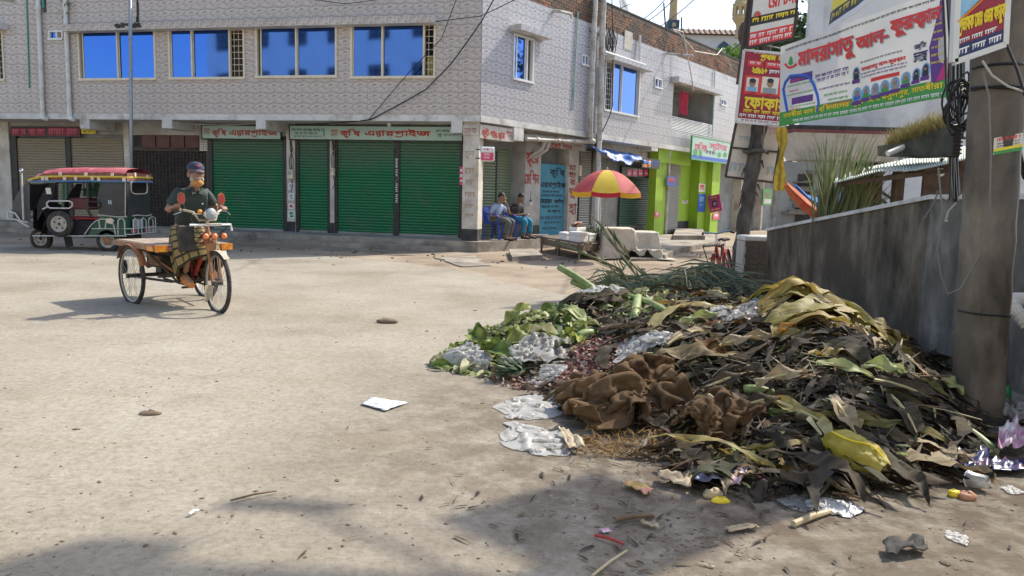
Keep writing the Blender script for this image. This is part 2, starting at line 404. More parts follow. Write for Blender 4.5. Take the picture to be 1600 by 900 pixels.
def tile_mat(name, base, dark, lite):
 m = bpy.data.materials.new(name); m.use_nodes = True; N = m.node_tree.nodes; L = m.node_tree.links; P = N['Principled BSDF']; P.inputs['Roughness'].default_value = .35
 P.inputs['Specular IOR Level'].default_value = .3
 uv = N.new('ShaderNodeUVMap'); fr = N.new('ShaderNodeVectorMath'); fr.operation = 'FRACTION'; L.new(uv.outputs[0], fr.inputs[0])
 mp = N.new('ShaderNodeMapping'); mp.inputs['Scale'].default_value = (1.5, 4.2, 1); mp.inputs['Rotation'].default_value = (0,0,R(12)); L.new(fr.outputs[0], mp.inputs[0])
 n = N.new('ShaderNodeTexNoise'); n.inputs['Scale'].default_value = 1.7; n.inputs['Detail'].default_value = 2.2; n.inputs['Distortion'].default_value = 1.1; L.new(mp.outputs[0], n.inputs['Vector'])
 r = N.new('ShaderNodeValToRGB'); e = r.color_ramp.elements; e.new(.5)
 for k, (p, c) in enumerate([(.38, dark), (.5, base), (.66, lite)]): e[k].position = p; e[k].color = rgb(c)
 L.new(n.outputs[0], r.inputs[0])
 tc = N.new('ShaderNodeTexCoord'); n2 = N.new('ShaderNodeTexNoise'); n2.inputs['Scale'].default_value = .7; n2.inputs['Detail'].default_value = 6; L.new(tc.outputs['Object'], n2.inputs['Vector'])
 r2 = N.new('ShaderNodeValToRGB'); r2.color_ramp.elements[0].position = .3; r2.color_ramp.elements[0].color = (.82,.8,.78,1); r2.color_ramp.elements[1].position = .65; L.new(n2.outputs[0], r2.inputs[0])
 x = N.new('ShaderNodeMix'); x.data_type = 'RGBA'; x.blend_type = 'MULTIPLY'; x.inputs[0].default_value = 1; L.new(r.outputs[0], x.inputs[6]); L.new(r2.outputs[0], x.inputs[7]); L.new(x.outputs[2], P.inputs['Base Color'])
 MATS[name] = m
tile_mat('tile_warm', (.60,.535,.49), (.36,.315,.285), (.66,.60,.555))
tile_mat('tile_cool', (.50,.49,.52), (.30,.295,.315), (.57,.56,.585))
def struct(o): o['kind'] = 'structure'; return o
g = MB(); g.grid(lambda u, v: (-300+600*u, -60+900*v, -.004 + .0), 24, 36)
struct(g.build('ground', MATS['dirt']))
Cc = dep(750, 181, 19.0)
F = Frame(Cc, R(180-77.45)); S = Frame(Cc, R(36.8))
zT = F.uz(748, 180)[1]; zB = F.uz(748, 190)[1]
YR = 1.0
zFl = F.uz(718, 372, YR)[1]
edge_px = [(-900, 420), (-300, 396), (0, 383), (120, 386), (250, 389), (330, 392), (430, 396), (530, 402), (600, 408), (655, 414), (700, 420), (745, 429), (790, 441), (835, 452), (885, 462), (960, 470)]
pts = [gnd(*p) for p in edge_px]
rp_ = []
for a, b in zip(pts[:-1], pts[1:]):
 n_ = max(2, int((b-a).length/.25))
 for k in range(n_): rp_.append(a.lerp(b, k/n_))
rp_ = [p + Vector((0, .22*noise.noise(p*1.3)+.1*noise.noise(p*4.1), 0)) for p in rp_]
far = [(4.2, 8.9, 0), (4.2, -40, 0), (-60, -40, 0), (rp_[0].x, rp_[0].y, 0)]
poly = [(p.x, p.y) for p in rp_] + [(p[0], p[1]) for p in far[:3]]
rm = MB(); ov, oe, of, _, _, _ = delaunay_2d_cdt([Vector(p) for p in poly], [], [list(range(len(poly)))], 1, 1e-4)
rm.add([(p.x, p.y, .012) for p in ov], [tuple(f) for f in of])
struct(rm.build('road', MATS['road']))
bld = thing('corner_building', 'two storey corner building clad in grey rippled tiles with a row of green shop shutters', 'building', (Cc.x, Cc.y, 0))
def rects_minus(x0, x1, z0, z1, holes):
 xs = sorted({x0, x1, *[min(max(h[k], x0), x1) for h in holes for k in (0, 1)]}); zs = sorted({z0, z1, *[min(max(h[k], z0), z1) for h in holes for k in (2, 3)]})
 out = []
 for a, b in zip(xs[:-1], xs[1:]):
  for c, d in zip(zs[:-1], zs[1:]):
   if b-a < 1e-4 or d-c < 1e-4: continue
   mx_, mz = (a+b)/2, (c+d)/2
   if not any(h[0] < mx_ < h[1] and h[2] < mz < h[3] for h in holes): out.append((a, b, c, d))
 return out
def tiled(fr, parent, x0, x1, z0, z1, holes, m, tw=.40, th=.27, y=0, limit=300, order=None):
 th_ = .012; gp = .002
 nx = math.ceil((x1-x0)/tw); nz = math.ceil((z1-z0)/th); shared = None; singles = []; rest = MB(fr.M)
 cells = [(i, j) for i in range(nx) for j in range(nz)]
 if order: cells.sort(key=order)
 cnt = 0
 for i, j in cells:
  a, b = x0+i*tw, min(x0+(i+1)*tw, x1); c, d = z0+j*th, min(z0+(j+1)*th, z1)
  hs = [h for h in holes if h[0] < b and h[1] > a and h[2] < d and h[3] > c]
  pcs = rects_minus(a+gp, b-gp, c+gp, d-gp, hs) if hs else [(a+gp, b-gp, c+gp, d-gp)]
  if not pcs: continue
  full = not hs and abs(b-a-tw) < 1e-4 and abs(d-c-th) < 1e-4
  dy = rnd.uniform(-.0012, .0012)
  def mk(mb, ox, oz, oy):
   for (p, q, r_, s_) in pcs:
    k = len(mb.v); mb.box(p-ox, q-ox, y-th_+oy, y+oy, r_-oz, s_-oz)
    for t in range(k, len(mb.v)):
     v = mb.v[t]; mb.uv[t] = ((v.x+ox-a)/tw*.996+.002, (v.z+oz-c)/th*.996+.002)
  if cnt >= limit: mk(rest, 0, 0, dy); continue
  cnt += 1
  if full:
   if shared is None:
    s_ = MB(); mk(s_, a, c, 0); shared = s_.mesh('tile', MATS[m])
   o = bpy.data.objects.new('tile', shared)
  else:
   s_ = MB(); mk(s_, a, c, 0); o = bpy.data.objects.new('tile', s_.mesh('tile', MATS[m]))
  COL.objects.link(o); o.parent = parent
  o.matrix_local = WORLD[parent.name].inverted() @ fr.M @ Matrix.Translation((a, dy, c))
 if rest.v: tag(rest.build('tile', MATS[m], parent), kind='stuff')
def wall_holes(fr, parent, x0, x1, z0, z1, holes, y0, y1, name='wall', m='grout'):
 mb = MB(fr.M)
 for a, b, c, d in rects_minus(x0, x1, z0, z1, holes): mb.box(a, b, y0, y1, c, d)
 return mb.build(name, MATS[m], parent)
def window(fr, parent, out, panes, mull=(), grille=None, fm='cream_metal', yd=.03, fw=.05, name='window', glass='blue_glass', dark=None, gstep=(.13, .16)):
 """out/panes/grille: pixel rects on the facade; the frame is a mesh with panes below it"""
 x0, x1, z0, z1 = fr.rect(*out); mb = MB(fr.M); yo = -.035
 mb.box(x0, x0+fw, yo, .07, z0, z1); mb.box(x1-fw, x1, yo, .07, z0, z1)
 mb.box(x0+fw, x1-fw, yo, .07, z1-fw, z1); mb.box(x0-.01, x1+.01, yo-.03, .07, z0-.02, z0+fw*.9)
 prs = [fr.rect(*p) for p in panes]
 for px in mull:
  u = fr.uz(px, (out[1]+out[3])/2)[0]; mb.box(u-.022, u+.022, yo+.01, .06, z0+fw, z1-fw)
 w_ = mb.build(name, MATS[fm], parent)
 for k, (a, b, c, d) in enumerate(prs):
  q = MB(fr.M); yy = yd+(.012 if k % 2 else 0); q.box(max(a, x0+fw*.6), min(b, x1-fw*.6), yy, yy+.008, z0+fw*.8, z1-fw*.8); q.build('pane', MATS[glass], w_)
  s_ = MB(fr.M); a2, b2 = max(a, x0+fw*.6), min(b, x1-fw*.6)
  s_.box(a2-.015, a2+.02, yy-.012, yy-.001, z0+fw, z1-fw); s_.build('sash', MATS[fm], w_)
  s_ = MB(fr.M); s_.box(b2-.02, b2+.015, yy-.012, yy-.001, z0+fw, z1-fw); s_.build('sash', MATS[fm], w_)
 if grille:
  a, b, c, d = fr.rect(*grille); q = MB(fr.M); z = z0+fw
  while z < z1-fw: q.tube([(a, .05, z), (b, .05, z)], .009, 5); z += gstep[1]
  u = a+gstep[0]/2
  while u < b: q.tube([(u, .05, z0+fw), (u, .05, z1-fw)], .007, 5); u += gstep[0]
  q.build('grille', MATS[fm], w_)
 return w_, (x0, x1, z0, z1)
def hood(fr, parent, px, proj=.32, m='tile_warm', tw=.30):
 x0, x1, z0, z1 = fr.rect(*px)
 mb = MB(fr.M); mb.box(x0, x1, -proj+.015, -.013, z0, z1); h = mb.build('window_hood', MATS['slab_white'], parent)
 n = max(1, round((x1-x0)/tw)); f = MB(fr.M)
 for i in range(n):
  a = x0+(x1-x0)*i/n; k = len(f.v); f.box(a+.003, x0+(x1-x0)*(i+1)/n-.003, -proj, -proj+.014, z0+.004, z1-.004)
  for t in range(k, len(f.v)): f.uv[t] = ((f.v[t].z-z0)/.3, (f.v[t].x-a)/.5)
 f.build('hood_tiles', MATS[m], h)
 return h
def shutter(fr, parent, px, y, m, name='shutter', pitch=.078, bottom=True):
 x0, x1, z0, z1 = fr.rect(*px, y) if len(px) == 4 else px
 mb = MB(fr.M); z = z0+.09; prof = []
 while z < z1:
  prof += [(0, z), (-.02, z+.2*pitch), (-.026, z+.5*pitch), (-.02, z+.8*pitch)]; z += pitch
 prof.append((0, z)); n = len(prof); b = len(mb.v)
 for x in (x0, x1): mb.v += [Vector((x, y+p[0], p[1])) for p in prof]
 mb.f += [(b+i, b+n+i, b+n+i+1, b+i+1) for i in range(n-1)]
 o = mb.build(name, MATS[m], parent)
 if bottom:
  q = MB(fr.M); q.box(x0, x1, y-.04, y+.01, z0, z0+.09); q.build('bottom_rail', MATS['plaster_grey'], o)
 return o, (x0, x1, z0, z1)
def post(fr, parent, px, y0, y1, m, name='pillar', zb=None, zt=None):
 x0, x1, z0, z1 = fr.rect(*px, y0)
 mb = MB(fr.M); mb.box(x0, x1, y0, y1, zb if zb is not None else z0, zt if zt is not None else z1); return mb.build(name, MATS[m], parent), (x0, x1, z0, z1)
zTop = S.uz(833, 3)[1]
print('corner', Cc, 'zT', zT, 'zB', zB, 'zFl', zFl, 'zTop', zTop, 'scale', FPX/Cc.y)
UL = F.uz(-140, 100)[0]
win_px = [((123,47,244,125), [(129,50,183,123),(185,50,242,123)], (184,), None), ((264,43.5,383,123.5), [(267,46,299,121),(301,46,357,121)], (300, 359), (361,46,382,121)),
   ((400,40,527,121), [(407,43,462,118),(464,43,525,118)], (463,), None), ((548,36.5,681,122), [(551,40,597,118),(598,40,661,118)], (597.5, 662.5), (665,40,679,118)),
   ((-60,46,7,126), [(-56,50,-26,124)], (-26,), (-24,50,5,124))]
holes = []
for o_, p_, ml, gr in win_px: holes.append(F.rect(*o_))
vent = F.rect(77,48,99,62); vent2 = F.rect(66,-4,73,20); holes += [vent, vent2]
wall_holes(F, bld, UL, -.012, zT, zTop, holes, 0, .2)
tiled(F, bld, UL, -.0, zT, zTop, holes, 'tile_warm', order=lambda c: -c[0])
for k, (o_, p_, ml, gr) in enumerate(win_px):
 window(F, bld, o_, p_, ml, gr)
 a, b, c, d = F.rect(*o_); q = MB(F.M); q.box(a-.1, b+.1, .9, .92, c-.1, d+.1); q.build('room', MATS['wall_inside'], bld)
a, b, c, d = F.rect(361,46,382,121); q = MB(F.M); q.grid(lambda u, v: (a+(b-a)*u, .16+.03*math.sin(u*22), c+(d-c)*v), 16, 1); q.build('curtain', MATS['curtain_brown'], bld)
a, b, c, d = F.rect(664,86,680,119); q = MB(F.M); q.grid(lambda u, v: (a+(b-a)*u, .14+.03*math.sin(u*20), c+(d-c)*v), 16, 1); q.build('curtain', MATS['curtain_yellow'], bld)
w_, _ = window(F, bld, (77,48,99,62), [(78,51,88,59)], (89,), None, 'white_metal', fw=.04)
q = MB(F.M); a, b, c, d = vent; q.box(a, b, .5, .52, c, d); q.build('room', MATS['wall_inside'], bld)
q = MB(F.M); a, b, c, d = vent2; q.box(a, b, .5, .52, c, d); q.build('room', MATS['wall_inside'], bld)
hood(F, bld, (111,35,684,46)); hood(F, bld, (-60,40,13,49))
def wall_pipe(fr, parent, pxs, r, m, name='drain_pipe', y=-.09, foot=True):
 pts = []
 for (px, py) in pxs: u, z = fr.uz(px, py, y); pts.append((u, y, z))
 mb = MB(fr.M); mb.tube(pts, r, 10)
 for p in pts[1:-1]: mb.tube([Vector(p)+Vector((0,0,.06)), Vector(p)-Vector((0,0,.06))], r*1.25, 10)
 if foot:
  e = Vector(pts[-1]); mb.tube([e, e+Vector((.03,-.02,-.07)), e+Vector((.16,-.05,-.1))], [r*1.15, r*1.2, r*1.1], 10)
  mb.tube([e+Vector((0,0,.02)), e+Vector((0,0,.16))], r*1.25, 10)
 return mb.build(name, MATS[m], parent, smooth=False)
wall_pipe(F, bld, [(58,-30),(60,12),(67,180)], .058, 'pvc_white'); wall_pipe(F, bld, [(100,-30),(102,12),(109,181)], .058, 'pvc_white')
wall_pipe(F, bld, [(41,-20),(46,138)], .018, 'green_pipe', 'water_pipe', -.03, False)
wall_pipe(F, bld, [(66,-20),(68,12)], .028, 'green_pipe', 'water_pipe', -.05, False)
q = MB(F.M)
for k in range(26):
 u0, z0 = F.uz(215-rnd.random()*36+rnd.random()*4, 37+rnd.random()*3, -.33); q.box(u0-.05*rnd.random()-.02, u0+.05*rnd.random()+.02, -.3225-.001*k/26, -.3215-.001*k/26, z0-.03-.05*rnd.random(), z0+.04*rnd.random())
for k in range(10):
 u0, z0 = F.uz(215.5+rnd.uniform(-.8,.8), 2+3*k, 0); q.box(u0-.02-.02*rnd.random(), u0+.03, -.0155-.0002*k, -.015-.0002*k, z0-.22, z0+.05)
tag(q.build('leak_stain', MATS['stain_black'], bld), kind='stuff')
mat('fern', (.05,.12,.03), (.10,.2,.05), 9, .8)
q = MB()
u, z = F.uz(102, 12, -.09); c0 = F.M @ Vector((u, -.1, z))
for k in range(26):
 a = rnd.uniform(0, 6.28); L_ = rnd.uniform(.12, .38); d = Vector((math.cos(a), math.sin(a)*.7-.2, rnd.uniform(-.9, .8)))
 p = c0+Vector((0,0,rnd.uniform(-.15,.2))); sd = d.cross(Vector((0,0,1))).normalized()*.02; dn = Vector((0,0,-.12))
 q.add([p-sd*.3, p+sd*.3, p+d*L_*.5+sd, p+d*L_*.5-sd, p+d*L_+dn*L_*2], [(0,1,2,3),(3,2,4)])
tag(q.build('fern', MATS['fern'], loc=c0), 'small green fern sprouting from the head of the second white drain pipe', 'plant')
ULs = UL-.2
mb = MB(F.M); mb.box(ULs, .004, -.03, 1.6, zB, zT-.0); mb.build('slab', MATS['slab_white'], bld)
mb = MB(F.M); mb.box(ULs, -.3, -.0, 9, zTop+.002, zTop+.25); mb.build('roof', MATS['plaster'], bld)
UE = S.uz(1152, 200)[0]
mb = MB(S.M); mb.box(.0, UE, -.033, 1.7, zB-.003, zT-.002); mb.build('slab', MATS['slab_white'], bld)
mb = MB(S.M); mb.box(.3, UE, .25, 9, zTop+.004, zTop+.23); mb.build('roof', MATS['plaster'], bld)
mb = MB(S.M); mb.box(UE-.25, UE, .2, 9, zT, zTop); mb.build('wall', MATS['plaster'], bld)
mb = MB(F.M); mb.box(ULs, ULs+.2, .2, 9, 0, zTop); mb.build('wall', MATS['plaster'], bld)
zSof = zB
mb = MB(F.M); mb.box(ULs, -.57, YR+.06, YR+.3, zFl, zB); mb.build('shop_wall', MATS['plaster_grey'], bld)
lint = F.uz(560, 216, YR)[1]
mb = MB(F.M); mb.box(ULs, -.6, YR-.03, YR+.055, lint+.02, zB); mb.build('lintel', MATS['plaster'], bld)
for px in [(28,217,105,347), (112,217,195,349)]: shutter(F, bld, px, YR, 'shutter_beige')
for px in [(332,216,443,361), (467,216,512,364.5), (527,217,616,368), (624,218,718,371.5)]: shutter(F, bld, px, YR, 'shutter_green')
zp = zFl
for px, m_, nm in [((105,215,112,348),'iron_dark','shutter_post'), ((325.5,215,332,358),'iron_dark','shutter_post'), ((443,216,448,362),'iron_dark','shutter_post'), ((461,216,467,363),'iron_dark','shutter_post'),
  ((512,216,515.5,364),'iron_dark','shutter_post'), ((522,216,527,365),'iron_dark','shutter_post'), ((616,217,624,368),'iron_dark','shutter_post'), ((717.6,217,722.5,372),'iron_dark','shutter_post'), ((17,215,28,346),'iron_dark','shutter_post')]:
 post(F, bld, px, YR-.06, YR+.06, m_, nm, zp, lint+.03)
for px in [(-12,218,17,344), (195,204,203.5,350), (448,203,461,363), (515.5,203,522,364)]: post(F, bld, px, YR-.09, YR+.06, 'pillar_white', 'pillar', zp, zB)
for px in [(448,346,461,363), (515.5,348,522,364)]:
 x0, x1, z0, z1 = F.rect(*px, YR-.095); q = MB(F.M); q.box(x0-.004, x1+.004, YR-.097, YR-.085, zp, z1); q.build('pillar_base', MATS['base_black'], bld)
gt = F.rect(207,236,326,357,YR-.02); q = MB(F.M); x0, x1, z0, z1 = gt
q.box(x0-.05, x0+.03, YR-.05, YR+.03, z0, z1+.05); q.box(x1-.04, x1+.04, YR-.05, YR+.03, z0, z1+.05); q.box(x0, x1, YR-.05, YR+.03, z1, z1+.1); q.box(x0, x1, YR-.05, YR+.03, z0, z0+.05)
n = 22
for i in range(n+1):
 u = x0+(x1-x0)*i/n; q.box(u-.012, u+.012, YR-.01, YR+.01, z0, z1)
gate = q.build('collapsible_gate', MATS['iron_brown'], bld)
q = MB(F.M)
for i in range(n):
 u = x0+(x1-x0)*i/n; du = (x1-x0)/n; nz = 11
 for j in range(nz):
  z = z0+.08+(z1-z0-.1)*j/nz; dz = (z1-z0-.1)/nz
  q.bar((u, YR-.02, z), (u+du, YR-.02, z+dz*.5), .006, .028, (0,1,0)); q.bar((u, YR-.021, z+dz), (u+du, YR-.021, z+dz*.5), .006, .028, (0,1,0))
q.build('lattice', MATS['iron_brown'], gate)
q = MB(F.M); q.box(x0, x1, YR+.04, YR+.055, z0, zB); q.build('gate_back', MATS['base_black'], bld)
q = MB(F.M); a, b, c, d = F.rect(222,211,312,236,YR-.03)
for i in range(4): q.box(a+(b-a)*i/4+.02, a+(b-a)*(i+1)/4-.02, YR-.05, YR-.02, c+.03, d)
q.build('transom_panel', MATS['maroon_panel'], bld)
a, b, c, d = F.rect(312.5,212,325,236,YR-.04); br = MB(F.M)
for j in range(7):
 for i in range(2):
  w2 = (b-a)/2; o2 = 0 if j % 2 else w2*.3; br.box(a+i*w2+.005, a+(i+1)*w2-.005-(0), YR-.07, YR-.03, c+(d-c)*j/7+.006, c+(d-c)*(j+1)/7-.006)
tag(br.build('brick', MATS['pillar_white'], bld), kind='stuff')
for px in [(125,186.5,140,201), (253,187,268.5,200.5), (400,188,415,202), (705,190,722,207.5)]:
 x0, x1, z0, z1 = F.rect(*px, -.02); q = MB(F.M); q.box(x0, x1, -.024, YR+.05, z0, zB+.01); q.build('beam', MATS['slab_white'], bld)
x0, x1, z0, z1 = F.rect(722.5,207,749,377,.06)
q = MB(F.M); q.box(x0, x1-.03, .06, .5, zFl-.2, zB+.005); cp_ = q.build('pillar', MATS['pillar_white'], bld)
q = MB(F.M); zk = F.uz(735, 358, .06)[1]; q.box(x0-.005, x1-.025, .053, .505, zFl-.2, zk); q.build('pillar_base', MATS['base_black'], cp_)
q = MB(F.M); a, b, c, d = F.rect(722.5,196,745,211,.0); q.box(x0, x1-.035, .02, .055, c, d); q.build('beam_board', MATS['pillar_white'], bld)
lm = MB(F.M); ff = lambda x, z, o=0: (x, .0525-o, z)
def tf(fr, y): return lambda x, z, o=0: (x, y-o, z)
for (p, s_) in [((725.5,236,741,248), 'চুন')]:
 a, b, c, d = F.rect(*p, .05); text(lm, s_, a, b, c, d, tf(F, .055))
for p in [(726,262,741,272), (727,281,740,291), (726,300,741,309), (727,319,740,327), (728,334,740,341)]:
 a, b, c, d = F.rect(*p, .05); dashes(lm, a, b, c, d, tf(F, .055))
mat('faded_brown', (.45,.34,.24), (.40,.28,.2), 12, .9)
lm.build('lettering', MATS['faded_brown'], cp_)
lm = MB(F.M); a, b, c, d = F.rect(725,199,744,209,.0); text(lm, 'চাল গম', a, b, c, d, tf(F, .017)); lm.build('lettering', MATS['lettering_maroon'], cp_)
win_s = [((801,56,833,127), [(804,58,808,124),(809,58,822,124)], (823,), None), ((944,100,998.5,178), [(957.5,103,970,174),(972,106,996,176)], (957.5,971), (946,102,956.5,172))]
holes = [S.rect(*w_[0]) for w_ in win_s]
bal = S.rect(1050,136,1115,209); v1 = S.rect(908,86,919.5,102.5); v2 = S.rect(1022,122.5,1034,138); v3 = S.rect(1125.5,155,1134.5,165)
holes += [bal, v1, v2, v3]
wall_holes(S, bld, .012, UE, zT, zTop, holes, 0, .2)
tiled(S, bld, 0, UE, zT, zTop, holes, 'tile_cool', order=lambda c: c[0])
for o_, p_, ml, gr in win_s:
 window(S, bld, o_, p_, ml, gr, 'white_metal', fw=.045)
 a, b, c, d = S.rect(*o_); q = MB(S.M); q.box(a-.1, b+.3, .9, .92, c-.1, d+.1); q.build('room', MATS['wall_inside'], bld)
for px, pn in [((908,86,919.5,102.5), [(909,88,913.5,100.5),(914,89,919,101)]), ((1022,122.5,1034,138), [(1023,124,1028,136),(1028.5,125,1033,137)]), ((1125.5,155,1134.5,165), [(1126.5,157,1130,163.5),(1130.5,157,1134,164)])]:
 window(S, bld, px, pn, ((px[0]+px[2])/2,), None, 'white_metal', fw=.035)
 a, b, c, d = S.rect(*px); q = MB(S.M); q.box(a, b, .4, .42, c, d); q.build('room', MATS['wall_inside'], bld)
hood(S, bld, (797,47,848,56), .34, 'tile_cool'); hood(S, bld, (944,96,1007,104), .34, 'tile_cool'); hood(S, bld, (1048,131,1119,139), .3, 'tile_cool')
a, b, c, d = S.rect(944,93,1008,97,-.3); q = MB(S.M); q.tube([(a, -.3, d+.03), (b, -.3, d+.03)], .045, 8); q.tube([(b, -.28, d+.03), (b, -.1, d+.1), (b, -.07, d+1.0)], .045, 8); q.build('water_pipe', MATS['pvc_white'], bld)
a, b, c, d = bal; q = MB(S.M); q.box(a, b, 1.5, 1.55, c, d); q.box(a-.05, a, .2, 1.55, c, d); q.box(b, b+.05, .2, 1.55, c, d); q.box(a, b, .2, 1.55, c-.05, c); q.box(a, b, .2, 1.55, d, d+.05); q.build('balcony_room', MATS['plaster'], bld)
q = MB(S.M); zz = c+.04
za = S.uz(1080, 190)[1]
for k in range(9):
 z = c+.03+(za-c)*k/8; q.tube([(a, .02, z), (b, .02, z)], .022, 6)
for k in range(5): u = a+.03+(b-a-.06)*k/4; q.tube([(u, .02, c), (u, .02, za+.03)], .02, 6)
q.build('railing', MATS['white_metal'], bld)
a2, b2, c2, d2 = S.rect(1063,144,1076,180,.3)
q = MB(S.M); q.grid(lambda u, v: (a2+(b2-a2)*u, .3+.05*math.sin(u*14+v*2), c2+(d2-c2)*v), 14, 4); ob = q.build('hanging_cloth', MATS['cloth_red'], loc=S.M@Vector(((a2+b2)/2,.3,c2))); tag(ob, 'red cloth hanging to dry in the balcony opening', 'cloth')
u0, z0 = S.uz(1099, 166, 1.42); q = MB(S.M)
for k in range(5): q.tube([(u0+(.26-.012*k)*math.cos(t*.3142), 1.42-.02*k, z0+(.26-.01*k)*math.sin(t*.3142)) for t in range(20)], .022, 6, closed=True)
tag(q.build('wire_coil', MATS['wire_black'], loc=S.M@Vector((u0,1.42,z0))), 'black coil of cable hanging on the inner wall of the balcony', 'cable coil')
pa = S.uz(955, 8)[1]; zP = S.uz(1060, 54)[1]; print('parapet', zTop, pa, zP)
zP = max(zP, zTop+.6)
mb = MB(S.M); mb.box(.1, UE, .03, .22, zTop+.22, zP-.01); par = mb.build('parapet', MATS['mortar'], bld)
big = MB(S.M); nb = 0; courses = int((zP-zTop-.0)/.085); shared = MB().box(0, .235, 0, .03, 0, .072).mesh('brick', MATS['brick'])
for j in range(courses):
 u = .1+(.12 if j % 2 else 0)
 while u < UE-.24:
  big.box(u+.006, u+.238, .005+rnd.random()*.012, .05, zTop+.235+j*.085+.005 - .23, zTop+.235+j*.085+.079-.23); u += .25
tag(big.build('bricks', MATS['brick'], par), kind='stuff')
mb = MB(S.M); mb.box(.1, UE, .0, .26, zP, zP+.05); mb.build('coping', MATS['stain_black'], par)
mb = MB(F.M);
wall_pipe(S, bld, [(903,18),(895.5,172)], .02, 'pale_green_pipe', 'water_pipe', -.04, False)
q = MB(S.M); u, z = S.uz(868, 16, -.1); u2, z2 = S.uz(883, 30, -.1); q.tube([(u, .02, z), (u+.1, -.2, z-.02), (u2, -.3, z-.03), (u2+.02, -.31, z2)], .045, 8); q.build('roof_spout', MATS['pvc_dirty'], bld)
q = MB(S.M); u, z = S.uz(1042, 83, -.05); u2, _ = S.uz(1086, 88, -.4); q.tube([(u, .05, z), (u+.3, -.9, z-.12)], .04, 8); q.build('roof_spout', MATS['pvc_dirty'], bld)
wall_pipe(S, bld, [(931.5,-20),(928,47),(921.5,216)], .075, 'pvc_dirty', 'drain_pipe', -.12); wall_pipe(S, bld, [(944,-20),(941,52),(936.5,222)], .085, 'pvc_dirty', 'drain_pipe', -.12, False)
wall_pipe(S, bld, [(1117,108),(1113,206)], .02, 'pale_green_pipe', 'water_pipe', -.05, False)
p1 = S.M @ Vector((*S.uz(936.5,222,-.14)[:1], -.14, S.uz(936.5,222,-.14)[1]))
q = MB(); q.tube([p1+Vector((0,0,.02)), Vector((p1.x, p1.y, 0))], .075, 10); q.build('drain_pipe', MATS['pvc_white'], bld)
q = MB(S.M)
for (xa, ya, xb, yb, y) in [(818,212,925,219,.25), (822,217,926,222,.05)]:
 ua, z1 = S.uz(xa, ya, y); ub, z2 = S.uz(xb, yb, y); q.tube([(ua, y, z1), (ub, y, z2)], .055, 8)
 for t in (.15, .45, .7): u = ua+(ub-ua)*t; q.tube([(u-.06, y, z1+(z2-z1)*t), (u+.06, y, z1+(z2-z1)*t)], .07, 8)
u, z = S.uz(853, 216, .2)
for dx in (0, .22): q.tube([(u+dx, .2, z), (u+dx-.03, .3, z-.3), (u+dx-.25, .6, z-.55), (u+dx-.27, .7, z-1.1)], .055, 8)
q.build('soffit_pipes', MATS['pvc_dirty'], bld)
for px, y1 in [((803,199,818,220), .9), ((1018,222,1028,236), .7)]:
 x0, x1, z0, z1 = S.rect(*px, -.02); q = MB(S.M); q.box(x0, x1, -.027, y1, z0, zB+.006); q.build('beam', MATS['slab_white'], bld)
YS = .9
zS = zFl
def sr(px, y=YS): return S.rect(*px, y)
mb = MB(S.M); mb.box(.72, UE, YS+.06, YS+.3, 0, zB-.003); mb.build('shop_wall', MATS['plaster_grey'], bld)
for px in [(753,236,774.5,373), (775.5,236,797,371)]: shutter(S, bld, px, YS, 'shutter_olive')
for px in [(905,236,923,356), (925,236,944,354)]: shutter(S, bld, px, YS, 'shutter_grey')
shutter(S, bld, (968,262,1021.5,356), YS, 'shutter_dark'); shutter(S, bld, (1040,258,1060,363), YS-.1, 'shutter_grey')
post(S, bld, (774,236,776,373), YS-.03, YS+.05, 'iron_dark', 'shutter_post'); post(S, bld, (922.5,236,925,356), YS-.03, YS+.05, 'iron_dark', 'shutter_post')
_, (x0,x1,z0,z1) = post(S, bld, (820,222,844,373), YS-.35, YS+.06, 'plaster', 'pillar', 0, zB-.004)
q = MB(S.M); zk = S.uz(832,352,YS-.35)[1]; q.box(x0-.005, x1+.005, YS-.357, YS-.34, 0, zk); q.build('pillar_base', MATS['base_black'], bld)
_, pier2 = post(S, bld, (888,226,903,364), YS-.35, YS+.06, 'pillar_white', 'pillar', 0, zB-.004)
a, b, c, d = sr((848,219,916,233), .45); q = MB(S.M); q.box(a, b, .45, .5, c, d); q.build('fascia_board', MATS['plaster'], bld)
a, b, c, d = sr((945,226,1022,250), .25); q = MB(S.M); q.box(a, b, .5, .56, c, d+.1); q.build('fascia_board', MATS['plaster'], bld)
a, b, c, d = sr((1022,240,1060,360), .35); e = sr((1078,240,1124,356), .5)
q = MB(S.M); x0, x1, _, _ = sr((1024,255,1040,358), .2); q.box(x0, x1, .2, .5, 0, zB-.004); q.build('lime_pillar', MATS['lime'], bld)
xl, xr, zt, _ = sr((1022,238,1080,255), .18); q = MB(S.M); q.box(x0-.02, S.uz(1078,240,.18)[0], .14, .2, S.uz(1050,256,.18)[1], zB-.004); q.build('lime_fascia', MATS['lime'], bld)
q = MB(S.M); x2 = S.uz(1060,300,.85)[0]; x3 = S.uz(1124,300,.4)[0]; q.box(x2, UE-.02, YS-.06, YS+.05, 0, zB-.004); q.build('lime_wall', MATS['lime'], bld)
q = MB(S.M); x4 = S.uz(1092,300,.45)[0]; q.box(x4, S.uz(1103,300,.45)[0], .45, YS-.06, 0, zB-.006); q.build('lime_pillar', MATS['lime'], bld)
q = MB(S.M); q.box(S.uz(1112,300,.2)[0], S.uz(1124,300,.2)[0], .2, .6, 0, zB-.006); q.build('lime_pillar', MATS['lime'], bld)
q = MB(S.M); q.tube([(x1+.1, .18, 0), (x1+.1, .18, zB)], .06, 8); q.build('rain_pipe', MATS['pvc_dirty'], bld)
q = MB(S.M); zk = S.uz(1080,345,YS-.07)[1]; q.box(x2, UE-.03, YS-.075, YS-.055, 0, zk); q.build('pillar_base', MATS['base_black'], bld)
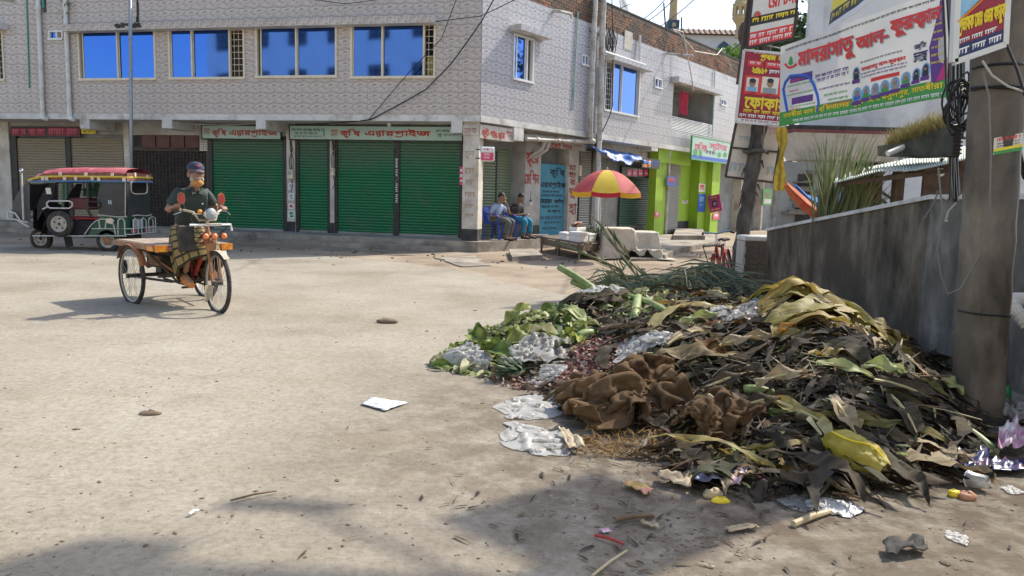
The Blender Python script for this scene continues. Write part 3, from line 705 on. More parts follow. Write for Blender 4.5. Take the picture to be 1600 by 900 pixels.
def slab_px(name, pxs, z, m, zb=-.02, noise_=.03):
 """a raised slab whose top outline is read at height z"""
 P_ = [gnd(x, y, z) for x, y in pxs]; Q = []
 for a, b in zip(P_, P_[1:]+P_[:1]):
  n_ = max(1, int((b-a).length/.35))
  for k in range(n_): p = a.lerp(b, k/n_); Q.append(p+Vector((noise_*noise.noise(p*2.3), noise_*noise.noise(p*2.3+Vector((9,0,0))), 0)))
 mb = MB(); mb.prism([(p.x, p.y) for p in Q], lambda x, y: (x, y, z), lambda x, y: (x, y, zb)); mb.f[0] = mb.f[0]
 return struct(mb.build(name, MATS[m]))
def poly_slab(name, pts, z, m, zb=-.02):
 mb = MB(); mb.prism([(p[0], p[1]) for p in pts], lambda x, y: (x, y, z), lambda x, y: (x, y, zb)); return struct(mb.build(name, MATS[m]))
Fp = lambda u, y: tuple((F.M@Vector((u, y, 0)))[:2]); Sp = lambda u, y: tuple((S.M@Vector((u, y, 0)))[:2])
front_y = -.12
poly_slab('pavement', [Fp(ULs, front_y), Fp(-3.5, front_y), Fp(-.3, -.22), Fp(.1,-.3), Sp(.1, -.22), Sp(4.6, -.25), Sp(4.7, 1.2), Fp(.2, 1.3), Fp(ULs, 1.3)], zFl-.002, 'plinth')
poly_slab('step', [Fp(ULs, -.5), Fp(-4.2, -.45), Fp(-2.2,-.62), Fp(-.7, -.5), Fp(-.6, -.2), Fp(ULs, -.1)], zFl*.45, 'plinth')
slab_px('step', [(795,389), (838,388), (848,399), (800,401)], .10, 'plinth')
slab_px('pavement', [(985,372), (1040,366), (1118,366), (1135,374), (1060,388), (1040,398), (985,392)], .14, 'plinth')
slab_px('step', [(985,386), (1055,389), (1042,403), (985,404)], .06, 'plinth')
slab_px('step', [(1056,357), (1098,357), (1102,368), (1052,368)], .28, 'plinth')
slab_px('concrete_patch', [(682,403), (742,399), (752,408), (765,414), (720,416)], .02, 'plinth', noise_=.15)
slab_px('pavement', [(860,364), (1020,358), (1125,356), (1125,350), (860,350)], zFl-.03, 'plinth')
cl = MB()
for k in range(800):
 x = rnd.uniform(-250, 1120); y = rnd.gauss(396, 10) + (x-400)*.014
 p = gnd(x, max(y, 372))
 if noise.noise(p*.7)+.4*noise.noise(p*2.2) < rnd.random()*.7-.15: continue
 s_ = rnd.uniform(.008, .035)*(1.8 if rnd.random() < .1 else 1)
 cl.sphere(p+Vector((0,0,s_*.2+.005)), s_*rnd.uniform(.7,1.8), s_*rnd.uniform(.7,1.5), s_*.6, 6, 4)
mat('clod', (.11,.08,.055), None, 1, .95, island=[(.10,.075,.05),(.22,.17,.12),(.16,.12,.085),(.32,.27,.21)])
tag(cl.build('rubble', MATS['clod']), 'mud clods and brick crumbs scattered along the shop verge', 'rubble', kind='stuff')
mat('white_far', (.55,.56,.57), (.63,.64,.64), 1, .9); mat('ochre', (.42,.33,.17), (.5,.4,.22), 2, .9); mat('slate_blue', (.05,.09,.12), None, 1, .8); mat('tan_roof', (.34,.24,.18), (.40,.29,.22), 2, .9)
D = 62
def ap(px, py, Y=D): return dep(px, py, Y)
mos = thing('mosque', 'white mosque with brown tiled parapet, blue arch and ochre minaret beyond the brick parapet', 'mosque', ap(1110, 300))
a = ap(1052, 52); b = ap(1175, 52); zb_ = 3; y0 = a.y
q = MB(); q.box(a.x, b.x+8, y0, y0+12, 0, ap(1110, 55).z); q.build('wall', MATS['white_far'], mos)
q = MB(); zt = ap(1110, 44.5).z; z1 = ap(1110, 55).z; q.add([(a.x-.2, y0-.5, z1+.01), (b.x+8, y0-.5, z1+.01), (b.x+8, y0+.4, zt), (a.x-.2, y0+.4, zt)], [(0,1,2,3)]); q.box(a.x, b.x+8, y0+.4, y0+11, z1+.01, zt)
for k in range(34):
 x = a.x+(b.x+8-a.x)*k/34; q.tube([(x, y0-.52, z1+.04), (x, y0+.38, zt+.03)], .06, 5)
q.build('parapet', MATS['tan_roof'], mos)
ar = [(1120,90),(1120,76),(1124,70),(1131,64),(1139,70),(1147,76),(1147,90)]
P_ = [ap(*p, D-.1) for p in ar]; q = MB(); q.add([p+Vector((0,-.02,0)) for p in P_]+[p+Vector((0,.3,0)) for p in P_], [tuple(range(7))]+[(i,(i+1)%7,7+(i+1)%7,7+i) for i in range(7)]); q.build('arch', MATS['slate_blue'], mos)
c = ap(1055, 44); q = MB(); s_ = FPX/D
q.box(c.x-.45, c.x+.45, y0+.6, y0+1.5, z1, ap(1055, 28).z); mq = q.build('minaret_base', MATS['slate_blue'], mos)
q = MB(); q.lathe([(.02, .0), (.17, 0), (.17, .06), (.02,.06)], (c.x, y0+.55, ap(1055,36).z), 14, 'Y'); q.build('rosette', MATS['ochre'], mq)
q = MB(); zz = ap(1055, 28).z; q.lathe([(.0,zz),(.4,zz),(.34,zz+.3),(.29,zz+2.2),(.26,zz+9),(.35,zz+9.1),(0,zz+9.5)], (c.x, y0+1.05, 0), 8); q.build('minaret', MATS['ochre'], mos)
tw = ap(1156, 40, D-4); q = MB(); s2 = (D-4)/FPX; cx, cy = tw.x, tw.y
zq = lambda py: ap(1156, py, D-4).z
q.lathe([(0,zq(46)),(.25,zq(46)),(.34,zq(38)),(.62,zq(30)),(.62,zq(27.5)),(.56,zq(27.5)),(.56,zq(24)),(0,zq(24))], (cx, cy, 0), 8)
for k in range(8):
 t = k*math.pi/4+.39; q.tube([(cx+.5*math.cos(t), cy+.5*math.sin(t), zq(25)), (cx+.5*math.cos(t), cy+.5*math.sin(t), zq(11))], .11, 6)
q.lathe([(0,zq(13)),(.4,zq(13.5)),(.6,zq(12)),(.62,zq(8)),(.66,zq(7)),(.5,zq(5)),(.48,zq(2)),(.3,zq(-4)),(0,zq(-10))], (cx, cy, 0), 8);
q.box(cx-.25, cx+.25, cy-.25, cy+.25, z1-1, zq(45)); q.build('tower', MATS['ochre'], mos)
u, z = S.uz(971, 12, .6); c = S.M@Vector((u, .6, z)); dish = thing('satellite_dish', 'grey satellite dish on the roof behind the brick parapet', 'dish', c-Vector((0,0,.35)))
rot = Euler((R(75), 0, R(60))).to_matrix(); q = MB(); q.lathe([(0,.0),(.15,.015),(.28,.05),(.38,.1),(.38,.11),(.28,.06),(.15,.025),(0,.01)], c, 18, 'Z', rot); q.build('bowl', MATS['steel_grey'], dish, smooth=True)
q = MB(); q.tube([c, c-Vector((0,0,.75))], .025, 6); q.tube([c, c+rot@Vector((0,0,.35))], .012, 5); q.build('mast', MATS['iron_dark'], dish)
for (xa, ya, xb, yb, lb) in [(1037,4,1043,50,'leaning dark rod on the roof left of the ochre minaret'), (1065,27,1065,55,'short dark rod on the roof right of the ochre minaret')]:
 ua, za_ = S.uz(xa, ya, .5); ub, zb2 = S.uz(xb, yb, .5); q = MB(S.M); q.tube([(ua, .5, za_), (ub, .5, min(zb2, zP-.3))], .03, 6); tag(q.build('iron_rod', MATS['iron_dark'], loc=S.M@Vector((ub,.5,zb2))), lb, 'rod')
UN = UE+.05
far_t = thing('tiled_house', 'white tiled house with grey shutters half hidden behind the posters', 'house', S.M@Vector((UN,0,0)))
zz = S.uz(1260, 180, .1)[1]; U2 = S.uz(1345, 200, .1)[0]
U3 = UN+14
wall_holes(S, far_t, UN, U3, zT, zTop-.1, [], .15, .35, 'wall', 'grout')
tiled(S, far_t, UN, U3, zT, zTop-.1, [], 'tile_cool', y=.15, limit=0, tw=.6, th=.45)
q = MB(S.M); q.box(UN, U3, .1, 9, zTop-.1, zTop+.1); q.build('roof', MATS['plaster'], far_t)
q = MB(S.M); q.box(UN, U3, .05, 1.5, zB-.05, zT); q.build('slab', MATS['slab_white'], far_t)
q = MB(S.M); q.box(UN, U3, 1.2, 1.4, 0, zB-.05); q.build('shop_wall', MATS['plaster_grey'], far_t)
for k in range(4): shutter(S, far_t, (UN+.3+k*3.0, UN+2.9+k*3.0, .15, zB-.4), 1.15, ['shutter_grey','shutter_grey','shutter_dark','shutter_grey'][k], pitch=.09)
for k in range(5): q = MB(S.M); q.box(UN+k*3.0, UN+.25+k*3.0, .8, 1.2, 0, zB-.05); q.build('pillar', MATS['pillar_white'], far_t)
opp = thing('opposite_building', 'plain plastered two storey building across the street behind the camera', 'building', (-7, -9, 0))
mat('white_render', (.62,.62,.60), (.7,.7,.68), 1, .85)
for xa, xb, hh in [(-40, -17.5, 15), (-15.5, -5.5, 13.2), (-4.5, 9, 15)]:
 q = MB(); q.box(xa, xb, -16, -9, 0, hh); q.build('wall', MATS['white_render'], opp)
 x = xa+1
 while x < xb-2:
  for z0 in (8.6, 11.9, 5.2):
   q = MB(); q.box(x, x+1.7, -9.03, -8.98, z0, z0+1.6); wf = q.build('window', MATS['iron_dark'], opp)
   q = MB()
   for k in range(4): q.box(x+.42*k, x+.42*k+.05, -8.98, -8.95, z0, z0+1.6)
   for k in range(4): q.box(x, x+1.7, -8.981, -8.952, z0+.45*k, z0+.45*k+.05)
   q.build('grille', MATS['steel_grey'], wf)
  x += 3.6
def sign_f(fr, name, label, px, y, m, th=.03, cat='sign', frame=None, group=None):
 """flat sign board standing on the facade; returns its root, rect and lettering function"""
 a, b, c, d = fr.rect(*px, y-th)
 t = thing(name, label, cat, fr.M@Vector(((a+b)/2, y, c)), group=group)
 q = MB(fr.M); q.box(a, b, y-th, y, c, d); q.build('board', MATS[m], t)
 if frame:
  q = MB(fr.M); e = .03
  q.box(a-e, a, y-th-.01, y+.004, c-e, d+e); q.box(b, b+e, y-th-.01, y+.004, c-e, d+e); q.box(a, b, y-th-.01, y+.004, c-e, c); q.box(a, b, y-th-.01, y+.004, d, d+e); q.build('frame', MATS[frame], t)
 return t, (a, b, c, d), tf(fr, y-th-.004)
def put(t, m, items, fr, fn, y, name='lettering', bold=0):
 q = MB(fr.M)
 for it in items:
  s_, px = it[0], it[1]; a, b, c, d = fr.rect(*px, y)
  if s_ is None: dashes(q, a, b, c, d, fn)
  elif s_ == '#': quadp(q, a, b, c, d, fn, -.001)
  elif s_ == 'o': disc(q, (a+b)/2, (c+d)/2, (b-a)/2, (d-c)/2, fn)
  else: text(q, s_, a, b, c, d, fn, bold)
 return q.build(name, MATS[m], t)
mat('sign_blue', (.055,.26,.37), (.09,.33,.44), 2.5, .8, .1, 20, stain=(.16,.3,.36), sscale=3, samt=.36)
mat('print_pink', (.72,.06,.16), None, 1, .5); mat('print_white', (.76,.76,.75), None, 1, .5); mat('print_yellow', (.85,.66,.03), None, 1, .5)
mat('print_red', (.70,.05,.045), None, 1, .5); mat('print_green', (.06,.32,.07), None, 1, .5); mat('print_purple', (.12,.04,.24), None, 1, .5); mat('print_navy', (.02,.03,.11), None, 1, .5)
mat('print_maroon', (.28,.012,.03), (.33,.02,.04), 3, .45); mat('print_blue', (.03,.13,.55), None, 1, .5); mat('print_skin', (.36,.2,.12), None, 1, .6); mat('print_magenta', (.5,.03,.2), None, 1, .5)
mat('print_cream', (.72,.66,.55), (.78,.73,.64), 3, .5); mat('print_orange', (.8,.25,.02), None, 1, .5); mat('print_lightblue', (.2,.42,.68), None, 1, .5); mat('print_dark', (.03,.03,.035), None, 1, .5); mat('print_grey', (.3,.33,.34), None, 1, .5)
mat('lettering_rust', (.42,.06,.045), None, 1, .8)
ys = YR-.16
t, r_, fn = sign_f(F, 'shop_sign', 'mint shop sign in red Bengali letters above the shutter behind the rider', (316,197,438,216.5), YR-.12, 'sign_mint', frame='iron_dark')
yl = YR-.154
put(t, 'lettering_rust', [('কৃষি', (331,201,353,215)), ('এন্টারপ্রাইজ', (358,201,433,214))], F, tf(F, yl), yl, bold=.012)
put(t, 'lettering_rust', [('মেসার্স', (318,200,328,214))], F, tf(F, yl), yl)
t, r_, fn = sign_f(F, 'shop_sign', 'long mint shop sign in red Bengali letters, nearest the building corner', (453,197.5,722,218.5), YR-.12, 'sign_mint', frame='iron_dark')
put(t, 'lettering_rust', [('কৃষি', (531,202,562,216)), ('এন্টারপ্রাইজ', (570,202,672,215))], F, tf(F, yl), yl, bold=.014)
put(t, 'lettering_rust', [('মেসার্স', (517,202,528,218))], F, tf(F, yl), yl)
put(t, 'lettering_teal', [(None, (456,201,505,206)), (None, (461,207,497,211)), (None, (459,212,503,215)), (None, (681,203,704,207)), (None, (684,209,690,215)), (None, (693,210,716,213))], F, tf(F, yl), yl)
q = MB(F.M); a, b, c, d = F.rect(505.5,201,507,213,yl); q.box(a, b, yl-.002, yl, c, d); q.build('rule', MATS['lettering_teal'], t)
t, r_, fn = sign_f(F, 'shop_sign', 'dark red three panel shop board with pink letters above the beige shutters', (16,197.5,125,213.5), YR-.12, 'print_dark')
mat('board_crimson', (.20,.02,.04), (.26,.03,.05), 6, .6); mat('letter_pink', (.55,.12,.18), None, 1, .6)
put(t, 'board_crimson', [('#', (18,200,41,212)), ('#', (44,200,71,212)), ('#', (74,199,123,212))], F, tf(F, yl+.001), yl, 'panel')
put(t, 'letter_pink', [(None, (19,202,40,211)), (None, (45,202,70,211)), (None, (76,201,122,211))], F, tf(F, yl-.002), yl)
t, r_, fn = sign_f(F, 'shop_sign', 'small yellow name plate beside the dark red three panel board', (127,202,149,208.5), YR-.12, 'print_yellow')
put(t, 'lettering_black', [(None, (129,204,147,207.5))], F, tf(F, yl), yl)
q = MB(F.M); yk = YR-.064
for k, (y0_, y1_) in enumerate([(247,262),(264,276),(286,300),(303,317)]):
 a, b, c, d = F.rect(618,y0_,621.5,y1_,yk); n_ = 5
 for j in range(n_): dz = (d-c)/n_; q.box(a, b-.012*(j%2), yk-.001, yk, c+dz*j+.012, c+dz*(j+.72))
a, b, c, d = F.rect(617.5,277,623,285,yk); q.bar((a, yk, c), (b, yk, d), .002, .02, (0,1,0)); q.build('post_lettering', MATS['lettering_white'], bld)
t, r_, fn = sign_f(F, 'sticker', 'pink and white sticker on the post left of the corner pillar', (718,260,723,289), YR-.063, 'print_pink', .004, 'sticker')
put(t, 'print_white', [('#', (718.6,264,722.4,268)), ('#', (718.6,272,722.4,277)), ('#', (718.6,281,722.4,284))], F, tf(F, YR-.07), YR-.07)
for (px, lb, m1) in [((450.5,286,459.5,297),'white notice with a dark picture, topmost on the pillar between the green shutters','print_grey'), ((450.5,302,459.5,313),'white notice with scattered dark marks, second on the pillar between the green shutters','print_grey'), ((450.5,318,459.5,327),'white notice with a red mark, third on the pillar between the green shutters','print_red'), ((450,329,460.5,341),'white notice with a teal picture, lowest on the pillar between the green shutters','print_green')]:
 t, r_, fn = sign_f(F, 'notice', lb, px, YR-.092, 'print_white', .004, 'notice', group='paper notices on the pillar')
 x0, y0_, x1, y1_ = px; put(t, m1, [('#', (x0+2,y0_+2,x1-2.5,y0_+6)), ('#', (x0+3,y0_+7,x1-2,y1_-1.5))], F, tf(F, YR-.099), YR-.099, 'print')
for px, lb in [((448.5,265,457.5,280),'cream electricity meter box on the white pillar between the green shutters'), ((515.5,262,521.5,275),'small cream meter box on the narrow pillar between the green shutters')]:
 a, b, c, d = F.rect(*px, YR-.2); t = thing('meter_box', lb, 'meter', F.M@Vector(((a+b)/2, YR-.1, c)))
 q = MB(F.M); q.bbox(a, b, YR-.22, YR-.093, c, d, .02); q.build('case', MATS['cream_metal'], t)
 q = MB(F.M); q.box(a+.03, b-.03, YR-.223, YR-.219, c+.12, d-.04); q.build('dial', MATS['print_grey'], t)
 q = MB(F.M)
 for dx in (-.03, .0, .04): q.tube([((a+b)/2+dx, YR-.12, d-.02), ((a+b)/2+dx*2, YR-.13, d+.25), ((a+b)/2-dx, YR-.11, d+.55), ((a+b)/2+dx*.5-.04, YR-.12, d+1.1)], .009, 5)
 q.tube([((a+b)/2, YR-.12, c), ((a+b)/2+.05, YR-.13, c-.2), ((a+b)/2-.03, YR-.12, c-.35)], .009, 5); q.build('cable', MATS['wire_black'], t)
t, r_, fn = sign_f(S, 'shop_sign', 'white shop board with red brushed Bengali letters at the building corner', (750.5,198,803,219), .06, 'pillar_white', .05)
put(t, 'lettering_rust', [('ফুট পাম্প স্প্রে', (753,202,789,218)), (None, (792,206,801,210)), (None, (794,211,800,214))], S, tf(S, .003), .003, bold=.012)
a = dep(751, 229, 18.85); b = dep(773, 229, 18.85); c = dep(751, 252, 18.85)
t = thing('hanging_sign', 'small white and pink sign hanging out from the corner pillar', 'sign', (a.x, a.y, c.z))
q = MB(); q.bbox(a.x, b.x, a.y-.05, a.y+.05, c.z, a.z, .03); q.build('board', MATS['print_white'], t)
fl = lambda x, z, o=0: (x, a.y-.054-o, z)
W_ = b.x-a.x; H_ = a.z-c.z; q = MB(); quadp(q, a.x+.06*W_, b.x-.06*W_, c.z+.07*H_, c.z+.6*H_, fl); q.build('pink_field', MATS['print_pink'], t)
q = MB(); dashes(q, a.x+.25*W_, b.x-.25*W_, c.z+.38*H_, c.z+.52*H_, lambda x, z, o=0: (x, a.y-.058, z)); dashes(q, a.x+.25*W_, b.x-.25*W_, c.z+.17*H_, c.z+.31*H_, lambda x, z, o=0: (x, a.y-.058, z)); q.build('lettering', MATS['print_white'], t)
q = MB(); q.add([fl(a.x+.42*W_, c.z+.9*H_), fl(a.x+.62*W_, c.z+.83*H_), fl(a.x+.5*W_, c.z+.72*H_)], [(0,1,2)]); dashes(q, a.x+.2*W_, a.x+.42*W_, c.z+.76*H_, c.z+.85*H_, fl); q.build('emblem', MATS['print_red'], t)
q = MB(); q.tube([(a.x-.12, a.y, c.z+.2*H_), (a.x+.02, a.y, c.z+.2*H_)], .015, 5); q.tube([(a.x-.12, a.y, c.z+.8*H_), (a.x+.02, a.y, c.z+.8*H_)], .015, 5); q.build('bracket', MATS['iron_dark'], t)
yp = YS-.356
put(bld, 'lettering_rust', [('স্প্রে', (822,238,842,262)), ('মেশিন', (820,266,842,288))], S, tf(S, yp), yp, bold=.012)
put(bld, 'lettering_rust', [('মেশিন', (861,223,894,233)), (None, (899,222,911,226)), (None, (901,227,910,230))], S, tf(S, .446), .446, bold=.012)
put(bld, 'lettering_maroon', [('প্র', (853,223,861,233)), ('মা', (889,258,900,267)), ('হী', (889,269,900,279)), ('র', (890,281,899,289)), ('ড', (889,295,899,303)), ('গ', (891,304,899,311)), ('হা', (889,318,901,336))], S, tf(S, yp), yp, bold=.012)
t, (a, b, c, d), fn = sign_f(S, 'painted_board', 'tall blue board with dark hand painted Bengali letters between the two piers', (840,257,887,371), YS-.2, 'sign_blue', .03, 'sign')
yb = YS-.235
put(t, 'lettering_black', [('কৃষি', (859,262,882,279)), ('এন্টারপ্রাইজ', (844,283,884,295)), (None, (848,298,874,302)), (None, (846,304,879,308)), ('ফেরোমন', (844,311,862,318)), ('ফাঁদ', (866,311,880,318)), (None, (846,321,874,326)), (None, (856,328,875,333))], S, tf(S, yb), yb, bold=.01)
put(t, 'print_navy', [(None, (844,338,878,343)), (None, (850,346,876,350)), (None, (847,355,870,359))], S, tf(S, yb), yb)
t, (a, b, c, d), fn = sign_f(S, 'shop_sign', 'pale green sign with pink letters above the lime green shop', (1081,218,1141,252), -.35, 'sign_mint', .05, frame='print_green')
q = MB(S.M); quadp(q, a+.02, b-.02, c+.02, c+.18*(d-c), tf(S, -.404)); q.build('print_band', MATS['print_blue'], t)
put(t, 'print_pink', [('সেলিম', (1086,222,1105,236)), ('স্টোর', (1109,223,1136,237))], S, tf(S, -.405), -.405, bold=.012)
put(t, 'print_navy', [(None, (1103,236,1118,242))], S, tf(S, -.405), -.405); put(t, 'print_green', [('o', (1083,232,1090,244)), ('o', (1092,234,1097,246)), ('o', (1121,238,1127,246)), ('o', (1130,238,1136,246))], S, tf(S, -.404), -.404, 'picture')
t, r_, fn = sign_f(S, 'shop_sign', 'dark signboard with an orange picture above the dark green shutter', (1003,248,1031,263), -.1, 'print_dark', .04)
put(t, 'print_orange', [('#', (1005,250,1011,261)), ('#', (1014,250,1017,261))], S, tf(S, -.145), -.145, 'picture'); put(t, 'print_blue', [(None, (1018,252,1029,256)), (None, (1018,257,1029,260))], S, tf(S, -.145), -.145)
t, r_, fn = sign_f(S, 'poster_strip', 'black strip with five red pictures over the dark green shutter', (972,263,1023,277), .55, 'print_dark', .02, 'poster')
put(t, 'print_pink', [('#', (980.5+8.8*k,265,986.5+8.8*k,275)) for k in range(5)], S, tf(S, .524), .524, 'picture')
put(t, 'print_white', [(None, (981+8.8*k,270,986+8.8*k,273)) for k in range(5)], S, tf(S, .522), .522)
for px, y, m1, m2, lb in [((1042,276,1056,290), -.0, 'print_blue', 'print_red', 'small blue poster with red marks sticking out by the lime pillar'), ((1091,303,1102,331), .44, 'print_blue', 'print_lightblue', 'narrow blue poster on the inner lime pillar'), ((1092,287,1102,300), .44, 'print_cream', 'print_red', 'cream poster with red print above the narrow blue poster'),
  ((1103,313,1113,333), .5, 'print_green', 'print_grey', 'greenish poster partly behind the tilted purple poster'), ((1114,333,1124,343), .19, 'print_pink', 'print_white', 'pink and white notice on the last lime pillar'), ((1023,331,1031,339), .19, 'print_pink', 'print_white', 'small pink notice low on the first lime pillar'), ((1066,313,1075,318), YS-.07, 'print_cream', 'print_grey', 'small pale card on the back wall of the lime shop')]:
 t, r_, fn = sign_f(S, 'poster', lb, px, y, m1, .012, 'poster')
 x0, y0_, x1, y1_ = px; h_ = y1_-y0_; yq = y-.016
 put(t, m2, [('#', (x0+2,y0_+.15*h_,x1-2,y0_+.45*h_)), (None, (x0+1.5,y0_+.55*h_,x1-1.5,y0_+.75*h_))], S, tf(S, yq), yq, 'print')
c0 = dep(1117, 318, (S.M@Vector((S.uz(1117,318,.0)[0],.0,0))).y); t = thing('poster', 'purple poster with a dark figure hanging tilted at the lime shop', 'poster', c0)
rz = Matrix.Rotation(R(-30), 4, 'Z') @ Matrix.Rotation(R(-13), 4, 'Y'); Mq = Matrix.Translation(c0) @ rz; s_ = c0.y/FPX
q = MB(Mq); q.box(-9.5*s_, 9.5*s_, -.008, .008, -13*s_, 13*s_); q.build('board', MATS['print_magenta'], t)
fq = lambda x, z, o=0: (x, -.012-o, z)
q = MB(Mq); quadp(q, -4.5*s_, 3.5*s_, -5*s_, 5*s_, fq); quadp(q, -7*s_, 7*s_, 7*s_, 10*s_, fq); q.build('picture', MATS['print_dark'], t)
q = MB(Mq); quadp(q, -2*s_, 2*s_, -3*s_, 2*s_, fq, .002); q.build('figure', MATS['print_grey'], t)
q = MB(Mq); dashes(q, -6*s_, 6*s_, 7.4*s_, 9.6*s_, lambda x, z, o=0: (x, -.016, z)); dashes(q, -7*s_, 7*s_, -11*s_, -8*s_, fq); q.build('lettering', MATS['print_yellow'], t)
a, b, c, d = S.rect(903.5,258,908,275,YS-.15); q = MB(S.M); q.bbox(a, b, YS-.2, YS-.08, c, d, .02); mt = thing('meter_box', 'yellow wooden meter board beside the white lettered pier', 'meter', S.M@Vector((a, YS-.1, c))); q.build('case', MATS['cream_metal'], mt)
q = MB(S.M); q.tube([((a+b)/2, YS-.14, d), ((a+b)/2+.03, YS-.14, d+.4)], .01, 5); q.tube([((a+b)/2, YS-.14, c), ((a+b)/2-.03, YS-.14, c-.5)], .01, 5); q.build('cable', MATS['wire_pale'], mt)
for fr, px, py, lb in [(F, 608, 193, 'small round bulb under the slab above the green shutters'), (S, 1137, 262-14, 'round bulb under the slab of the lime shop'), (S, 829, 318, 'pale bulb holder hanging on the grey pier')]:
 y = .5 if py < 300 else YS-.42
 u, z = fr.uz(px, py, y); p = fr.M@Vector((u, y, z)); lt = thing('bulb', lb, 'bulb', p)
 q = MB(); q.tube([p+Vector((0,0,.05)), p+Vector((0,0,.35))], .008, 5); q.tube([p+Vector((0,0,.05)), p+Vector((0,0,.11))], .03, 8); q.build('holder', MATS['iron_dark'], lt)
 q = MB(); q.lathe([(.0,-.09),(.045,-.06),(.055,-.02),(.04,.03),(.02,.06)], p, 10); q.build('globe', MATS['print_white'], lt, smooth=True)
def tarp(u, v):
 ua, _ = S.uz(926, 240, .0); ub, _ = S.uz(1002, 250, .0)
 x = ua+(ub-ua)*u; z0 = S.uz(960, 238, .0)[1]; sag = -.28*math.sin(math.pi*min(1, u*1.3))**2 if u < .77 else 0
 return S.M@Vector((x, .35-.75*v+.06*noise.noise(Vector((u*16, v*3, 8))), z0+.16-.30*v+.16*noise.noise(Vector((u*7, v*1.5, 3)))*(.3+v)+.06*noise.noise(Vector((u*22, v*4, 5)))+sag*.5*v-.10*u))
q = MB(); q.grid(tarp, 80, 12); mat('tarp_blue', (.03,.13,.5), (.10,.25,.6), 3, .5, stain=(.36,.36,.35), sscale=1.3, samt=.44)
ob = q.build('tarpaulin', MATS['tarp_blue'], loc=S.M@Vector((S.uz(960,240,0)[0], 0, S.uz(960,238,0)[1])), smooth=True, solid=.006); tag(ob, 'crumpled blue tarpaulin tied under the slab above the umbrella', 'tarpaulin')
def wire(name, label, pts, r, m='wire_black', sag=0, n=12, group=None):
 P_ = []
 for a, b in zip(pts[:-1], pts[1:]):
  a = Vector(a); b = Vector(b)
  for k in range(n): t = k/n; P_.append(a.lerp(b, t)-Vector((0,0,sag*4*t*(1-t))))
 P_.append(Vector(pts[-1])); q = MB(); q.tube(P_, r, 5)
 return tag(q.build(name, MATS[m], loc=pts[0]), label, 'wire', group)
def fpt(fr, px, py, y): u, z = fr.uz(px, py, y); return fr.M@Vector((u, y, z))
wire('cable', 'black cable swooping from the sky down across the tiles to the slab edge', [dep(775, -8, 16.5), fpt(F, 752, 34, -.3), fpt(F, 706, 98, -.15), fpt(F, 665, 140, -.1), fpt(F, 600, 176, -.08), fpt(F, 578, 187, -.06), fpt(F, 520, 192, .1), fpt(F, 462, 194, .3)], .016, sag=.01)
wire('cable', 'thin cable running down past the fourth window to the slab edge', [fpt(F, 715, -6, -.2), fpt(F, 690, 60, -.2), fpt(F, 640, 112, -.15), fpt(F, 575, 188, -.06)], .010)
wire('cable', 'thin cable crossing the corner upwards to the right', [fpt(F, 680, 34, -.36), fpt(F, 752, 25, -.4), dep(812, -4, 17)], .010)
wire('cable', 'cable sagging along the top of the front wall', [fpt(F, 480, -2, -.2), fpt(F, 540, 6, -.2), fpt(F, 610, -3, -.2)], .009)
wire('cable', 'white cord sagging under the slab beside the mint sign', [fpt(F, 205, 188, .3), fpt(F, 270, 189, .3), fpt(F, 330, 195, .3), fpt(F, 400, 192, .3)], .011, 'wire_pale', sag=.03)
wire('cable', 'black service cable hanging down beside the second side window', [fpt(S, 956, -4, -.2), fpt(S, 957.5, 60, -.25), fpt(S, 957, 165, -.3), fpt(S, 953, 180, -.25), fpt(S, 941, 206, -.2)], .016)
q = MB(S.M)
for k in range(7):
 u, z = S.uz(949+k*1.6, 58+6*(k % 3), -.06); q.tube([(u+.12*math.cos(t*.63), -.06-.01*k, z+.3*math.sin(t*.63)) for t in range(10)], .014, 5, closed=True)
tag(q.build('wire_coil', MATS['wire_black'], loc=fpt(S, 953, 60, -.06)), 'tangle of black cable on the tiles above the second side window', 'cable coil')
wire('cable', 'pale cable looping off the roof beside the balcony', [fpt(S, 1052, 46, -.05), fpt(S, 1067, 50, -.25), fpt(S, 1075, 90, -.3), fpt(S, 1082, 128, -.3), fpt(S, 1083, 142, -.3)], .022, 'wire_pale')
wire('cable', 'pale cable drooping along the brick parapet', [fpt(S, 1060, 50, -.1), fpt(S, 1085, 80, -.3), fpt(S, 1120, 86, -.3), fpt(S, 1128, 76, -.1), fpt(S, 1146, 112, -.1)], .02, 'wire_pale')
for k, (a, b, lb) in enumerate([((1040,-2,30),(1005,30,30),'thin wire in the sky left of the minaret, upper one'), ((1052,0,30),(1012,33,30),'thin wire in the sky left of the minaret, lower one'), ((1086,-2,26),(1030,42,30),'thin wire slanting past the minaret'), ((1165,60,14),(1130,86,30),'wire from the sign pole down to the brick parapet')]):
 wire('cable', lb, [dep(*a), dep(*b)], .018, sag=.05)
a, b, c, d = S.rect(975.5,49,988,78,-.02)
q = MB(S.M); q.box(a, b, -.03, -.002, c, d); q.build('patch', MATS['pillar_white'], bld)
